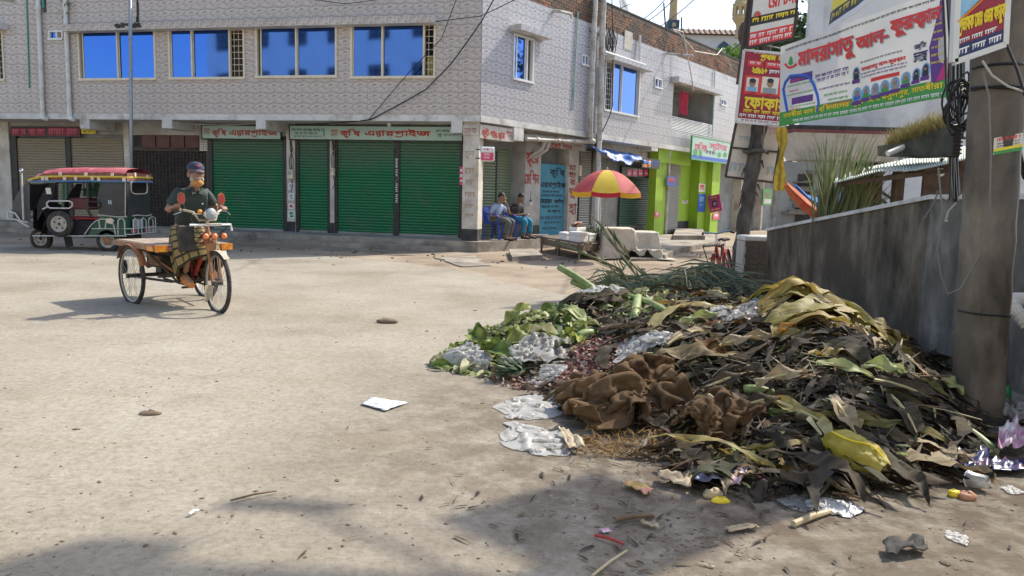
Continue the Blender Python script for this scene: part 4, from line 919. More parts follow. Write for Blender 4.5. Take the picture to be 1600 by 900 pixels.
class Sheet:
 def __init__(s, BL, BR, TL, bow=0): s.o = BL; s.a = BR-BL; s.b = TL-BL; s.n = s.a.cross(s.b).normalized(); s.bow = bow
 def __call__(s, a, b, o=0):
  k = s.bow*(.5*math.sin(a*9+b*2)+.5*math.sin(a*23-b*3)*.5)*(1-.3*b)
  return s.o+s.a*a+s.b*b+s.n*(o+.004+k)
 def ab(s, px, py):
  d = ray(px, py); t = (s.o-CAM).dot(s.n)/d.dot(s.n); p = CAM+d*t-s.o
  aa, bb, ab = s.a.dot(s.a), s.b.dot(s.b), s.a.dot(s.b); pa, pb = p.dot(s.a), p.dot(s.b); D = aa*bb-ab*ab
  return (pa*bb-pb*ab)/D, (pb*aa-pa*ab)/D
 def rect(s, x0, y0, x1, y1):
  """left-top pixel, right-bottom pixel"""
  a0, b1 = s.ab(x0, y0); a1, b0 = s.ab(x1, y1); return a0, a1, min(b0, b1), max(b0, b1)
 def txt(s, q, st, x0, y0, x1, y1, bold=0): a0, a1, b0, b1 = s.rect(x0, y0, x1, y1); text(q, st, a0, a1, b0, b1, s, bold)
 def dsh(s, q, x0, y0, x1, y1):
  a0, a1, b0, b1 = s.rect(x0, y0, x1, y1)
  lx, ly = s.a.length, s.b.length
  dashes(q, a0*lx, a1*lx, b0*ly, b1*ly, lambda x, z, o=0: s(x/lx, z/ly, o))
 def board(s, th, nu=1, nv=1, a0=0, a1=1, b0=0, b1=1):
  q = MB(); q.grid(lambda u, v: s(a0+(a1-a0)*u, b0+(b1-b0)*v, -.004), nu, nv); q.grid(lambda u, v: s(a0+(a1-a0)*(1-u), b0+(b1-b0)*v, -.004-th), nu, nv)
  for k in range(nu):
   for b in (b0, b1):
    A = a0+(a1-a0)*k/nu; B = a0+(a1-a0)*(k+1)/nu; q.add([s(A,b,-.004), s(B,b,-.004), s(B,b,-.004-th), s(A,b,-.004-th)], [(0,1,2,3)])
  for a in (a0, a1): q.add([s(a,b0,-.004), s(a,b1,-.004), s(a,b1,-.004-th), s(a,b0,-.004-th)], [(0,1,2,3)])
  return q
 def fld(s, q, a0, a1, b0, b1, o=0, n=1):
  q.grid(lambda u, v: s(a0+(a1-a0)*u, b0+(b1-b0)*v, o), n, 1); return q
 def cir(s, q, a, b, r, o=0, n=16, sq=1):
  lx, ly = s.a.length, s.b.length; return disc(q, a*lx, b*ly, r, r*sq, lambda x, z, o_=0: s(x/lx, z/ly, o), n)
def streak_mat(name, c1, c2, c3):
 m = mat(name, c1, c2, 3.6, .92, .6, 14, stretch=(1, 1, .42), detail=11, lo=.34, hi=.68)
 N = m.node_tree.nodes; L = m.node_tree.links; P = N['Principled BSDF']; src = P.inputs['Base Color'].links[0].from_socket
 tc = N.new('ShaderNodeTexCoord'); n = N.new('ShaderNodeTexNoise'); n.inputs['Scale'].default_value = 1.1; n.inputs['Detail'].default_value = 9; n.inputs['Roughness'].default_value = .65; L.new(tc.outputs['Object'], n.inputs['Vector'])
 r = N.new('ShaderNodeValToRGB'); r.color_ramp.elements[0].position = .42; r.color_ramp.elements[1].position = .62; r.color_ramp.elements[0].color = (0,0,0,1); L.new(n.outputs[0], r.inputs[0])
 x = N.new('ShaderNodeMix'); x.data_type = 'RGBA'; L.new(r.outputs[0], x.inputs[0]); L.new(src, x.inputs[6]); x.inputs[7].default_value = rgb(c3); L.new(x.outputs[2], P.inputs['Base Color'])
streak_mat('wall_sooty', (.030,.023,.016), (.25,.205,.15), (.075,.06,.043)); streak_mat('wall_pale', (.04,.037,.033), (.36,.335,.295), (.12,.11,.095))
streak_mat('pole_concrete', (.045,.037,.028), (.27,.23,.185), (.12,.10,.08))
XW = 4.0
yk = dep(1439, 306, 7.4).y
zW = dep(1439, 306, XW*FPX/639).z; Yk = XW*FPX/639*.99; zE = dep(1165, 357.5, 11.9).z
wl_ = thing('boundary_wall', 'sooty concrete boundary wall with a sloping pale top behind the rubbish heap', 'wall', (XW, 8, 0))
q = MB(); P_ = [(11.95, 0), (11.95, zE), (Yk, zW), (Yk, 0)]
n_ = 30
def wallface(x, t, z_): return (x, t, z_)
q.prism([(Yk+.002, 0), (11.95, 0), (11.95, zE-.03), (Yk+.002, zW-.03)], lambda y, z: (XW, y, z), lambda y, z: (XW+.2, y, z)); q.build('long_panel', MATS['wall_sooty'], wl_)
q = MB(); q.prism([(-2, 0), (Yk-.002, 0), (Yk-.002, zW-.03), (-2, zW+.02)], lambda y, z: (XW-.004, y, z), lambda y, z: (XW+.2, y, z)); q.build('near_panel', MATS['wall_pale'], wl_)
q = MB(); q.prism([(Yk, zW-.03), (11.97, zE-.03), (11.97, zE+.012), (Yk, zW+.012)], lambda y, z: (XW-.025, y, z), lambda y, z: (XW+.225, y, z))
q.prism([(-2, zW+.02), (Yk-.002, zW-.03), (Yk-.002, zW+.013), (-2, zW+.065)], lambda y, z: (XW-.025, y, z), lambda y, z: (XW+.225, y, z)); q.build('coping', MATS['slab_white'], wl_)
bp = gnd(1182, 456); x0 = dep(1163, 400, bp.y).x; x1 = dep(1206, 400, bp.y).x; zt = dep(1182, 372, bp.y).z
post_ = thing('brick_post', 'short weathered brick post with a flat white cap at the far end of the wall', 'post', (x0, bp.y, 0))
q = MB(); q.box(x0+.015, x1-.015, bp.y+.015, bp.y+.4, 0, zt-.05); q.build('core', MATS['mortar'], post_)
q = MB(); q.bbox(x0-.02, x1+.02, bp.y-.02, bp.y+.43, zt-.05, zt+.03, .015); q.build('cap', MATS['slab_white'], post_)
mat('brick_dark', (.085,.075,.062), (.16,.14,.115), 7, .95, .6, 24); nco = 9
W_ = (x1-x0); bh = (zt-.06)/nco; bm_ = MB().box(.006, W_/2-.006, 0, .1, .006, bh-.006).mesh('brick', MATS['brick_dark'])
for j in range(nco):
 for i in range(2):
  o = bpy.data.objects.new('brick', bm_); COL.objects.link(o); o.parent = post_; o.location = Vector((i*W_/2, rnd.uniform(-.006,.006), j*bh))
q = MB(); q.box(x0-.012, x0+.02, bp.y+.0, bp.y+.41, 0, zt-.055); q.build('pale_side', MATS['plaster'], post_)  # thin paler sheet over the left side of the post
pb = gnd(1151, 447); YPL = pb.y; print('sign pole depth', YPL)
def pl(px, py, d=0): return dep(px, py, YPL+d)
mat('bark', (.035,.03,.026), (.12,.105,.09), 8, .95, 1, 22, stretch=(1,1,.35)); mat('poster_white', (.70,.68,.63), (.76,.74,.70), 3, .55)
wp = thing('sign_pole', 'crooked wooden pole carrying posters at the street corner', 'pole', (pb.x, pb.y, 0))
q = MB(); ax = [(1151,447), (1156,400), (1163,350), (1170,300), (1177,250), (1185,200), (1190,150), (1194,90), (1198,20), (1204,-60)]
pts_ = []; rs_ = []
for k in range(len(ax)-1):
 for j in range(4):
  t = j/4; p = pl(ax[k][0]+(ax[k+1][0]-ax[k][0])*t, ax[k][1]+(ax[k+1][1]-ax[k][1])*t)
  pts_.append(p+Vector((rnd.uniform(-.012,.012), rnd.uniform(-.012,.012), 0))); rs_.append(.125+rnd.uniform(-.014,.014)-.02*k/9)
q.tube(pts_, rs_, 10); q.build('trunk', MATS['bark'], wp)
q = MB()
for k in range(26):
 p = pts_[10+k % 16]; a = rnd.uniform(0, 6.28); r_ = .125; e = p+Vector((math.cos(a)*r_, math.sin(a)*r_, 0)); q.tube([e, e+Vector((math.cos(a)*.05, math.sin(a)*.05, -.08-.1*rnd.random()))], [.022, .004], 4)
c = pl(1181, 237); q.tube([c+Vector((.2*math.cos(t), .2*math.sin(t), .02*math.sin(3*t))) for t in [k*.63 for k in range(10)]], .03, 5, closed=True); tag(q.build('bark_shred', MATS['bark'], wp), kind='stuff')
def poster(name, label, sh, m, th=.02, frame=None, cat='poster'):
 t = thing(name, label, cat, sh(.5, 0)); sh.board(th).build('board', MATS[m], t)
 if frame:
  q = MB(); cs = [sh(0,0), sh(1,0), sh(1,1), sh(0,1)]
  for a, b in zip(cs, cs[1:]+cs[:1]): q.bar(a-sh.n*.02, b-sh.n*.02, .035, .045, sh.n)
  q.build('frame', MATS[frame], t)
 return t
def lay(t, sh, m, items, name='lettering', bold=0):
 q = MB()
 for it in items:
  if it[0] is None: sh.dsh(q, *it[1])
  elif it[0] == '#': a0, a1, b0, b1 = sh.rect(*it[1]); sh.fld(q, a0, a1, b0, b1, it[2] if len(it) > 2 else -.001)
  elif it[0] == 'o': a, b = sh.ab(*it[1]); sh.cir(q, a, b, it[2], it[3] if len(it) > 3 else 0, sq=it[4] if len(it) > 4 else 1)
  else: sh.txt(q, it[0], *it[1], bold=bold)
 return q.build(name, MATS[m], t)
s1 = Sheet(pl(1167,75,-.22), pl(1239,60,-.22), pl(1178,-25,-.22)); t = poster('poster', 'white poster with large red Bengali letters, uppermost on the wooden pole', s1, 'poster_white', .02, 'iron_dark')
q = MB(); s1.fld(q, .0, 1, .0, .235); q.build('print_band', MATS['print_red'], t)
q = MB(); a0, b0 = s1.ab(1170, 50); a1, b1 = s1.ab(1240, 28); s1.fld(q, .0, 1, .335, .48); q.build('print_black', MATS['print_dark'], t)
q = MB(); text(q, 'রেটিনা', .36, .98, .56, .86, s1, .014); q.build('lettering', MATS['print_red'], t)
a_, b_ = s1.ab(1182, 26); q = MB(); s1.cir(q, a_, b_, .06, sq=1.5); q.build('picture', MATS['print_skin'], t); q = MB(); s1.cir(q, a_+.04, b_+.03, .035, .001); q.build('picture_disc', MATS['print_red'], t)
q = MB()
for b_ in (.03, .125): lx, ly = s1.a.length, s1.b.length; dashes(q, .04*lx, .96*lx, b_*ly, (b_+.075)*ly, lambda x, z, o=0: s1(x/lx, z/ly, .002))
dashes(q, .42*lx, .75*lx, .255*ly, .31*ly, lambda x, z, o=0: s1(x/lx, z/ly, .002)); q.build('lettering', MATS['print_white'], t)
q = MB(); dashes(q, .05*lx, .97*lx, .37*ly, .45*ly, lambda x, z, o=0: s1(x/lx, z/ly, .002)); q.build('lettering', MATS['print_yellow'], t)
s2 = Sheet(pl(1150,190,-.2), pl(1226,197,-.2), pl(1163,78,-.2)); t = poster('poster', 'maroon poster with two portrait photos and yellow Bengali letters on the wooden pole', s2, 'print_maroon', .02, 'pvc_white')
q = MB(); s2.fld(q, 0, 1, 0, .055); q.build('print_white_band', MATS['print_white'], t)
q = MB(); s2.fld(q, .08, .97, .40, .66); q.build('print_field', MATS['print_red'], t)
q = MB(); s2.fld(q, .1, .40, .79, .87); s2.fld(q, .46, .80, .79, .87); q.build('print_field', MATS['print_red'], t)
for a_, w_, b0_, b1_, lb in [(.12, .24, .44, .63, 1), (.43, .34, .43, .66, 2), (.82, .18, .44, .63, 3)]:
 q = MB(); s2.fld(q, a_, a_+w_, b0_, b1_, .001); q.build('photo', MATS['print_cream'], t)
 q = MB(); s2.cir(q, a_+w_*.5, b0_+(b1_-b0_)*.62, .055, .003, 12, 1.25); q.build('portrait_face', MATS['print_skin'], t)
 q = MB(); s2.fld(q, a_+w_*.1, a_+w_*.9, b0_, b0_+(b1_-b0_)*.34, .002); q.build('portrait_shirt', MATS['print_grey' if lb == 2 else 'print_lightblue'], t)
 q = MB(); s2.cir(q, a_+w_*.5, b0_+(b1_-b0_)*.78, .055, .004, 12, .7); q.build('portrait_hair', MATS['print_dark'], t)
q = MB(); text(q, 'প্রথম ২০', .34, .86, .87, .955, s2, .012); text(q, 'ফোকাস', .12, 1.0, .20, .36, s2, .014); text(q, '২৫৯১+', .2, .5, .69, .77, s2, .01); text(q, '১ম', .2, .32, .40, .44, s2); text(q, '২য়', .54, .68, .39, .43, s2); q.build('lettering', MATS['print_yellow'], t)
lx, ly = s2.a.length, s2.b.length; fq2 = lambda x, z, o=0: s2(x/lx, z/ly, .002)
q = MB(); dashes(q, .12*lx, .98*lx, .135*ly, .185*ly, fq2); q.build('lettering', MATS['print_yellow'], t)
q = MB(); dashes(q, .05*lx, .98*lx, .07*ly, .12*ly, fq2); dashes(q, .14*lx, .36*lx, .81*ly, .85*ly, fq2); dashes(q, .5*lx, .76*lx, .81*ly, .85*ly, fq2); dashes(q, .2*lx, .9*lx, .965*ly, .99*ly, fq2); dashes(q, .55*lx, .97*lx, .70*ly, .76*ly, fq2); q.build('lettering', MATS['print_white'], t)
q = MB(); dashes(q, .1*lx, .96*lx, .012*ly, .043*ly, fq2); q.build('lettering', MATS['print_maroon'], t)
s3 = Sheet(pl(1134,276,.2), pl(1209,285,.2), pl(1152,185,.2)); t = poster('billboard', 'leaning metal billboard frame with a bleached blank panel behind the pole', s3, 'print_cream', .012, 'iron_brown', 'billboard')
q = MB(); q.bar(s3(0,.5,.02), s3(1,.52,.02), .03, .03, s3.n); q.bar(s3(.55,0,.02), s3(.62,1,.02), .03, .03, s3.n); q.build('cross_bar', MATS['iron_brown'], t)
mat('faded_blue', (.40,.46,.50), (.5,.55,.57), 9, .7); mat('faded_pink', (.55,.42,.45), (.62,.5,.52), 9, .7)
q = MB(); lx, ly = s3.a.length, s3.b.length; f3 = lambda x, z, o=0: s3(x/lx, z/ly, .001)
dashes(q, .02*lx, .98*lx, .08*ly, .26*ly, f3, sc=.6); dashes(q, .1*lx, .5*lx, .62*ly, .72*ly, f3); q.build('faded_lettering', MATS['faded_blue'], t)
q = MB(); dashes(q, .5*lx, .97*lx, .75*ly, .92*ly, f3); q.build('faded_lettering', MATS['faded_pink'], t)
for k, (a, b, lb) in enumerate([((1153,132,-.1),(1176,-40,-.1),'dark leaning upright at the left edge of the posters'), ((1236,62,.1),(1246,18,.1),'short dark upright at the right edge of the top poster'), ((1210,286,.05),(1226,190,.05),'rusty upright below the big banner')]):
 q = MB(); q.bar(pl(*a), pl(*b), .06, .05, (0,1,0)); tag(q.build('iron_upright', MATS['iron_brown'], loc=pl(*a)), lb, 'upright')
q = MB(); c = pl(1163, 55, -.1)
for (px, py, r_) in [(1161,52,.12),(1166,66,.13),(1165,42,.08)]: q.sphere(pl(px, py, .05), r_*.7, r_*.6, r_*1.5, 9, 7)
tag(q.build('dried_gourd', MATS['iron_brown'], loc=c), 'dark brown bulging thing hung at the left of the top poster', 'dark bundle')
mat('cloth_yellow', (.30,.21,.03), (.46,.35,.06), 12, .85, subs=.2)
A_ = [(1221,198),(1224,225),(1218,258),(1219,298)]; q = MB()
def ycl(u, v):
 k = v*(len(A_)-1); i = min(int(k), len(A_)-2); f = k-i; p = pl(A_[i][0]+(A_[i+1][0]-A_[i][0])*f, A_[i][1]+(A_[i+1][1]-A_[i][1])*f, -.1)
 w = .07+.03*math.sin(v*9); return p+Vector(((u-.5)*2*w, .03*math.sin(u*12+v*8), 0))
q.grid(ycl, 8, 20); tag(q.build('cloth_strip', MATS['cloth_yellow'], loc=pl(1221,198,-.1), smooth=True), 'twisted yellow cloth strip hanging below the big banner', 'cloth')
BLp, BRp, TLp = dep(1218,198,12.0), dep(1487,151,8.7), dep(1221,73,12.0)
sb = Sheet(BLp, BRp, TLp, .05); TRa = sb.ab(1474, -28); print('banner', TRa)
bn = thing('banner', 'large white cloth banner with red Bengali headline and green bottom band', 'banner', sb(.5, 0))
mat('banner_cloth', (.72,.72,.70), (.78,.78,.77), 2.5, .6, .15, 6, subs=.35)
sb.board(.004, 60, 6).build('cloth', MATS['banner_cloth'], bn)
def cb(x, y): return 1210+x/4.2857, y/4.2857
def bt(q, st, x0, y0, x1, y1, bold=0):
 a0, b1 = sb.ab(*cb(x0, y0)); a1, b0 = sb.ab(*cb(x1, y1)); text(q, st, a0, a1, min(b0,b1), max(b0,b1), sb, bold)
def bd(q, x0, y0, x1, y1, h):
 """line of small print from (x0,y0) to (x1,y1) (bottoms), h = height in crop pixels at its left end"""
 a0, b0 = sb.ab(*cb(x0, y0)); a1, b1 = sb.ab(*cb(x1, y1)); _, bt_ = sb.ab(*cb(x0, y0-h)); b0 = (b0+b1)/2; hh = abs(bt_-sb.ab(*cb(x0, y0))[1])
 lx, ly = sb.a.length, sb.b.length; dashes(q, a0*lx, a1*lx, b0*ly, (b0+hh)*ly, lambda x, z, o=0: sb(x/lx, z/ly, .001))
q = MB(); sb.fld(q, .0, 1, 0, .175, 0, 60); q.build('green_band', MATS['print_green'], bn)
def headline(q, o):
 fo = lambda a, b, oo=0: sb(a+o[0], b+o[1], o[2]+oo)
 for st, x0, y0, x1, y1 in [('মাদরাসাতু', 165, 350, 525, 385), ('আল-', 545, 255, 768, 275), ('ফুরক্বান', 790, 140, 1105, 168)]:
  a0, b1 = sb.ab(*cb(x0, y0)); a1, b0 = sb.ab(*cb(x1, y1)); text(q, st, a0, a1, min(b0, b1), max(b0, b1), fo, .009)
q = MB(); headline(q, (.006, -.014, .001)); q.build('headline_shadow', MATS['print_grey'], bn)
q = MB(); headline(q, (0, 0, .004)); q.build('headline', MATS['print_red'], bn)
q = MB(); bd(q, 78, 345, 1080, 8, 16); bd(q, 568, 440, 865, 340, 14); q.build('small_print', MATS['print_dark'], bn)
q = MB(); bd(q, 570, 515, 895, 420, 14); bd(q, 570, 540, 895, 440, 14); bd(q, 270, 525, 490, 478, 26); bd(q, 280, 555, 490, 505, 26); bd(q, 295, 605, 495, 570, 15); q.build('small_print', MATS['print_purple'], bn)
q = MB()
a0, b1 = sb.ab(*cb(575,455)); a1, b0 = sb.ab(*cb(885,395)); bm0 = sb.ab(*cb(575,488))[1]
text(q, 'মাদরাসাতু আল-ফুরক্বান', a0, a1, bm0, b1, lambda a,b,o=0: sb(a,b,.002+o), .003)
bd(q, 115, 552, 185, 545, 14); bd(q, 115, 620, 170, 612, 14); bd(q, 330, 730, 495, 690, 22); bd(q, 115, 742, 180, 735, 14)
a0, b1 = sb.ab(*cb(648,525)); a1, b0 = sb.ab(*cb(845,500)); sb.fld(q, a0, a1, min(sb.ab(*cb(648,550))[1], b1), max(sb.ab(*cb(648,550))[1], b1), 0, 6)
q.build('red_print', MATS['print_red'], bn)
q = MB(); bd(q, 330, 655, 475, 618, 18); bd(q, 360, 690, 480, 650, 18); bd(q, 100, 582, 250, 560, 12); bd(q, 95, 645, 270, 615, 12); bd(q, 120, 722, 275, 700, 12); bd(q, 120, 752, 275, 735, 10); q.build('small_print', MATS['print_green'], bn)
q = MB(); a0, b0 = sb.ab(*cb(935,430)); a1, b1 = sb.ab(*cb(1030,270))
text(q, 'ভর্তি', a0, a1-.01, b0+.5*(b1-b0)+.02, b1, sb, .006); text(q, 'চলছে', a0, a1, b0, b0+.5*(b1-b0), sb, .006); q.build('lettering', MATS['print_navy'], bn)
def cab(x, y): a, b = sb.ab(*cb(x, y)); return sb(a, b, .004)
q = MB(); q.tube([cab(*p) for p in [(105,752),(90,690),(70,600),(85,550),(120,508),(180,503),(235,510)]], .022, 5); q.tube([cab(*p) for p in [(235,510),(265,570),(290,640),(300,690),(295,752)]], .022, 5); q.build('box_outline', MATS['print_blue'], bn)
q = MB();
for x0, y0, x1, y1 in [(118,512,252,525), (132,658,258,675)]:
 a0, b1 = sb.ab(*cb(x0,y0)); a1, b0 = sb.ab(*cb(x1,y1)); sb.fld(q, a0, a1, min(b0,b1), max(b0,b1), .001, 4)
q.build('heading_strip', MATS['print_purple'], bn)
faces = [(540,500,26,52,0),(542,640,34,56,1),(608,622,32,50,2),(680,605,32,50,3),(748,585,32,50,2),(815,565,32,50,3),(888,530,34,50,2),(962,505,30,50,0),(1027,475,30,56,0)]
qs = {k: MB() for k in ('oval','face','cloth','plate')}
qc = [MB(), MB(), MB(), MB()]
for (x, y, rx, ry, kd) in faces:
 a, b = sb.ab(*cb(x, y)); lx, ly = sb.a.length, sb.b.length; ar = abs(sb.ab(*cb(x+rx, y))[0]-sb.ab(*cb(x-rx,y))[0])/2*lx; br = abs(sb.ab(*cb(x,y-ry))[1]-sb.ab(*cb(x,y+ry))[1])/2*ly
 f_ = lambda X, Z, o=0: sb(X/lx, Z/ly, .002+o)
 disc(qs['oval'], a*lx, b*ly, ar, br, f_, 18)
 disc(qc[kd], a*lx, b*ly-.35*br, ar*.72, br*.55, lambda X, Z, o=0: sb(X/lx, Z/ly, .004), 12)
 if kd == 0: disc(qc[0], a*lx, b*ly+.2*br, ar*.62, br*.62, lambda X, Z, o=0: sb(X/lx, Z/ly, .005), 12)
 disc(qs['face'], a*lx, b*ly+.25*br, ar*(.42 if kd else .35), br*(.42 if kd else .16), lambda X, Z, o=0: sb(X/lx, Z/ly, .006), 12)
 if kd > 1: disc(qc[3], a*lx, b*ly+.58*br, ar*.42, br*.2, lambda X, Z, o=0: sb(X/lx, Z/ly, .0065), 10)
 quadp(qs['plate'], a*lx-ar, a*lx+ar, b*ly-br*1.12, b*ly-br*.62, lambda X, Z, o=0: sb(X/lx, Z/ly, .007))
qs['oval'].build('portrait_oval', MATS['print_lightblue'], bn); qs['face'].build('portrait_face', MATS['print_skin'], bn); qs['plate'].build('name_plate', MATS['print_purple'], bn)
for k, m_ in enumerate(['print_dark','print_blue','print_green','print_grey']):
 if qc[k].v: qc[k].build('portrait_clothing', MATS[m_], bn)
q = MB(); PA = [(1068,560),(1062,470),(1045,320),(1075,180),(1090,100),(1100,90),(1105,0),(1128,0),(1165,440),(1165,520)]
q.add([cab(*p) for p in PA], [tuple(range(len(PA)))]); q.build('purple_field', MATS['print_purple'], bn)
q = MB(); PA = [(1095,550),(1165,380),(1168,522)]; q.add([cab(*p)+sb.n*.003 for p in PA], [(0,1,2)]); q.build('magenta_field', MATS['print_magenta'], bn)
q = MB()
for k in range(6): bd(q, 1062+(6 if k<3 else 0), 160+52*k+20, 1125+6*k*.6, 140+50*k+20, 16)
for k, it in enumerate(q.v): q.v[k] = it+sb.n*.004
q.build('lettering', MATS['print_yellow'], bn)
q = MB(); a, b = sb.ab(*cb(118, 405)); sb.cir(q, a, b, .10, .003, sq=1.25); q.build('logo_ring', MATS['print_cream'], bn)
q = MB(); q.add([cab(*p)+sb.n*.002 for p in [(100,430),(108,385),(118,375),(128,388),(135,425),(118,440)]], [tuple(range(6))]); q.build('logo_book', MATS['print_green'], bn)
q = MB(); q.tube([cab(*p) for p in [(80,430),(98,450),(118,452),(140,445),(158,430)]], .018, 5); q.build('logo_arc', MATS['print_red'], bn)
q = MB();
text(q, 'সাতক্ষীরা বাস টার্মিনালের পূর্ব পাশে, রসুলপুর, সাতক্ষীরা', .04, .965, .075, .165, lambda a,b,o=0: sb(a,b,.003+o), .002); q.build('address_line', MATS['print_yellow'], bn)
q = MB(); lx, ly = sb.a.length, sb.b.length; dashes(q, .12*lx, .97*lx, .015*ly, .055*ly, lambda x, z, o=0: sb(x/lx, z/ly, .003)); q.build('phone_line', MATS['print_white'], bn)
for k, (a, b, c) in enumerate([(sb(0,.98), pl(1195,70), 'cord tying the upper left banner corner to the pole'), (sb(0,.02), pl(1190,195), 'cord tying the lower left banner corner to the pole')]): wire('cord', c, [a, b], .01, 'wire_pale', group=None)
sy = Sheet(dep(1294,50,13.5), dep(1385,-14,11.5), dep(1308,-50,13.5), .02); t = thing('banner', 'yellow banner with red Bengali letters behind the big white banner', 'banner', sy(.5, 0)); sy.board(.004, 20, 3).build('cloth', MATS['print_yellow'], t)
q = MB(); sy.fld(q, 0, 1, 0, .10, 0, 20); q.build('white_band', MATS['print_white'], t); q = MB(); sy.fld(q, 0, 1, .10, .30, 0, 20); q.build('black_band', MATS['print_dark'], t)
q = MB(); text(q, 'ওষুধ', .12, .8, .36, .86, sy, .02); q.build('lettering', MATS['print_red'], t)
q = MB(); lx, ly = sy.a.length, sy.b.length; dashes(q, .05*lx, .95*lx, .14*ly, .26*ly, lambda x, z, o=0: sy(x/lx, z/ly, .003)); q.build('lettering', MATS['print_yellow'], t)
pc = gnd(1525, 655); YP = pc.y; print('concrete pole', pc)
axp = [(1525,655),(1529,600),(1537,460),(1546,330),(1556,170),(1566,10),(1573,-90),(1590,-350)]
cpole = thing('utility_pole', 'thick stained concrete utility pole wound with cables right of the heap', 'pole', (pc.x, pc.y, 0))
q = MB(); P_ = [dep(x, y, YP) for x, y in axp]; P_[0].z = -.05; PP = []
for a, b in zip(P_[:-1], P_[1:]):
 for k in range(6): PP.append(a.lerp(b, k/6))
PP.append(P_[-1]); q.tube(PP, [.160+.004*math.sin(i*1.7) for i in range(len(PP))], 20); q.build('shaft', MATS['pole_concrete'], cpole, smooth=True)
def polep(py, da, r_=.168):
 for a, b in zip(axp[:-1], axp[1:]):
  if b[1] <= py <= a[1]: t = (a[1]-py)/(a[1]-b[1]); c = dep(a[0]+(b[0]-a[0])*t, py, YP); break
 return c+Vector((r_*math.sin(da), -r_*math.cos(da), 0))
for k, (y0, y1, s_) in enumerate([(108,104,.0),(138,150,.02),(142,138,.01),(486,488,.03)]):
 q = MB(); q.tube([polep(y0+(y1-y0)*t/12, -1.6+3.2*t/12, .166) for t in range(13)], .009 if k < 3 else .006, 5); q.build('binding_wire', MATS['wire_black'], cpole)
s4 = Sheet(dep(1492,97,YP-.3), dep(1571,69,YP-.3), dep(1499,-60,YP-.3)); t = poster('poster', 'maroon and blue election poster with yellow Bengali letters on the concrete pole', s4, 'print_maroon', .02, 'pvc_white')
q = MB(); s4.fld(q, 0, 1, .0, .16); q.build('print_band', MATS['print_navy'], t)
mat('print_sky', (.16,.42,.62), (.30,.55,.72), 14, .5)
q = MB(); q.add([s4(a, b, .0) for a, b in [(0.03,.42),(.2,.47),(.45,.55),(.6,.68),(.68,.85),(.7,1),(.03,1)]], [tuple(range(7))]); q.build('picture', MATS['print_sky'], t)
q = MB(); q.tube([s4(a, b, .0) for a, b in [(0.0,.40),(.2,.45),(.47,.53),(.63,.66),(.72,.85),(.74,1)]], .006, 4); q.build('rim', MATS['print_orange'], t)
q = MB(); s4.cir(q, .80, .80, .068, .003, 22, 1.0); q.build('green_disc', MATS['print_green'], t); q = MB(); text(q, 'প্রার্থী', .64, .94, .72, .83, lambda a,b,o=0: s4(a,b,.005+o), .012); q.build('lettering', MATS['print_white'], t)
q = MB(); text(q, 'প্রভাষক মোঃ ওমর ফারুক', .04, .95, .23, .42, lambda a,b,o=0: s4(a,b,.002+o), .012); q.build('lettering', MATS['print_yellow'], t)
lx, ly = s4.a.length, s4.b.length; f4 = lambda x, z, o=0: s4(x/lx, z/ly, .002)
q = MB(); dashes(q, .06*lx, .8*lx, .165*ly, .215*ly, f4); dashes(q, .05*lx, .9*lx, .05*ly, .12*ly, f4); q.build('lettering', MATS['print_white'], t)
s5 = Sheet(polep(245, -.55, .178), polep(236, .5, .178), polep(219, -.55, .178)); t = poster('notice', 'small yellow and green paper notice glued to the concrete pole', s5, 'print_cream', .003, None, 'notice')
q = MB(); s5.fld(q, 0, 1, 0, .2); q.build('print_band', MATS['print_green'], t); q = MB(); s5.fld(q, 0, 1, .2, .36); q.build('print_band', MATS['print_yellow'], t)
lx, ly = s5.a.length, s5.b.length; f5 = lambda x, z, o=0: s5(x/lx, z/ly, .001)
q = MB(); dashes(q, .08*lx, .92*lx, .72*ly, .94*ly, f5); q.build('lettering', MATS['print_red'], t); q = MB(); dashes(q, .1*lx, .9*lx, .55*ly, .65*ly, f5); dashes(q, .1*lx, .9*lx, .40*ly, .49*ly, f5); q.build('lettering', MATS['print_dark'], t)
for k in range(7):
 x0 = 1478+k*4.5; r_ = rnd.uniform(.008, .013); d = YP+.35+.03*k
 pts = [dep(x0-6+rnd.uniform(-2,2), -30, d), dep(x0+rnd.uniform(-2,2), 60, d), dep(x0+rnd.uniform(-3,3), 130, d), dep(1486+k*3, 190, d), dep(1484+k*2+rnd.uniform(-3,3), 245, d), dep(1482+k*3.5+rnd.uniform(-6,6), 300+rnd.uniform(0,25), d)]
 wire('cable', ['leftmost','second','third','fourth','fifth','sixth','rightmost'][k]+' black cable from the left in the bunch hanging beside the concrete pole', pts, r_, n=6, group='cables hanging beside the concrete pole')
c0 = dep(1502, 165, YP+.3); q = MB()
for k in range(11):
 c = dep(1502+rnd.uniform(-5,9), 165+rnd.uniform(-14,14), YP+.3); rx = rnd.uniform(.05,.13); rz_ = rnd.uniform(.1,.19); a = rnd.uniform(-.4,.4)
 q.tube([c+Vector((rx*math.cos(t)+a*rz_*math.sin(t)*.5, .03*math.sin(t+k), rz_*math.sin(t))) for t in [j*.393 for j in range(16)]], .008, 5, closed=True)
tag(q.build('cable_coil', MATS['wire_black'], loc=c0), 'messy coil of black cable loops hanging against the left side of the concrete pole', 'cable coil')
a = dep(1488,197,YP+.3); b = dep(1497,246,YP+.3); q = MB(); q.bbox(a.x, b.x, a.y-.03, a.y+.04, b.z, a.z, .01); cj = thing('junction_box', 'black cable junction box hanging in the cables left of the pole', 'junction box', (a.x, a.y, b.z)); q.build('case', MATS['iron_dark'], cj)
q = MB()
for j in range(8): q.box(a.x-.004, b.x+.004, a.y-.034, a.y-.03, b.z+.02+j*.026, b.z+.032+j*.026)
q.build('ribs', MATS['wire_black'], cj)
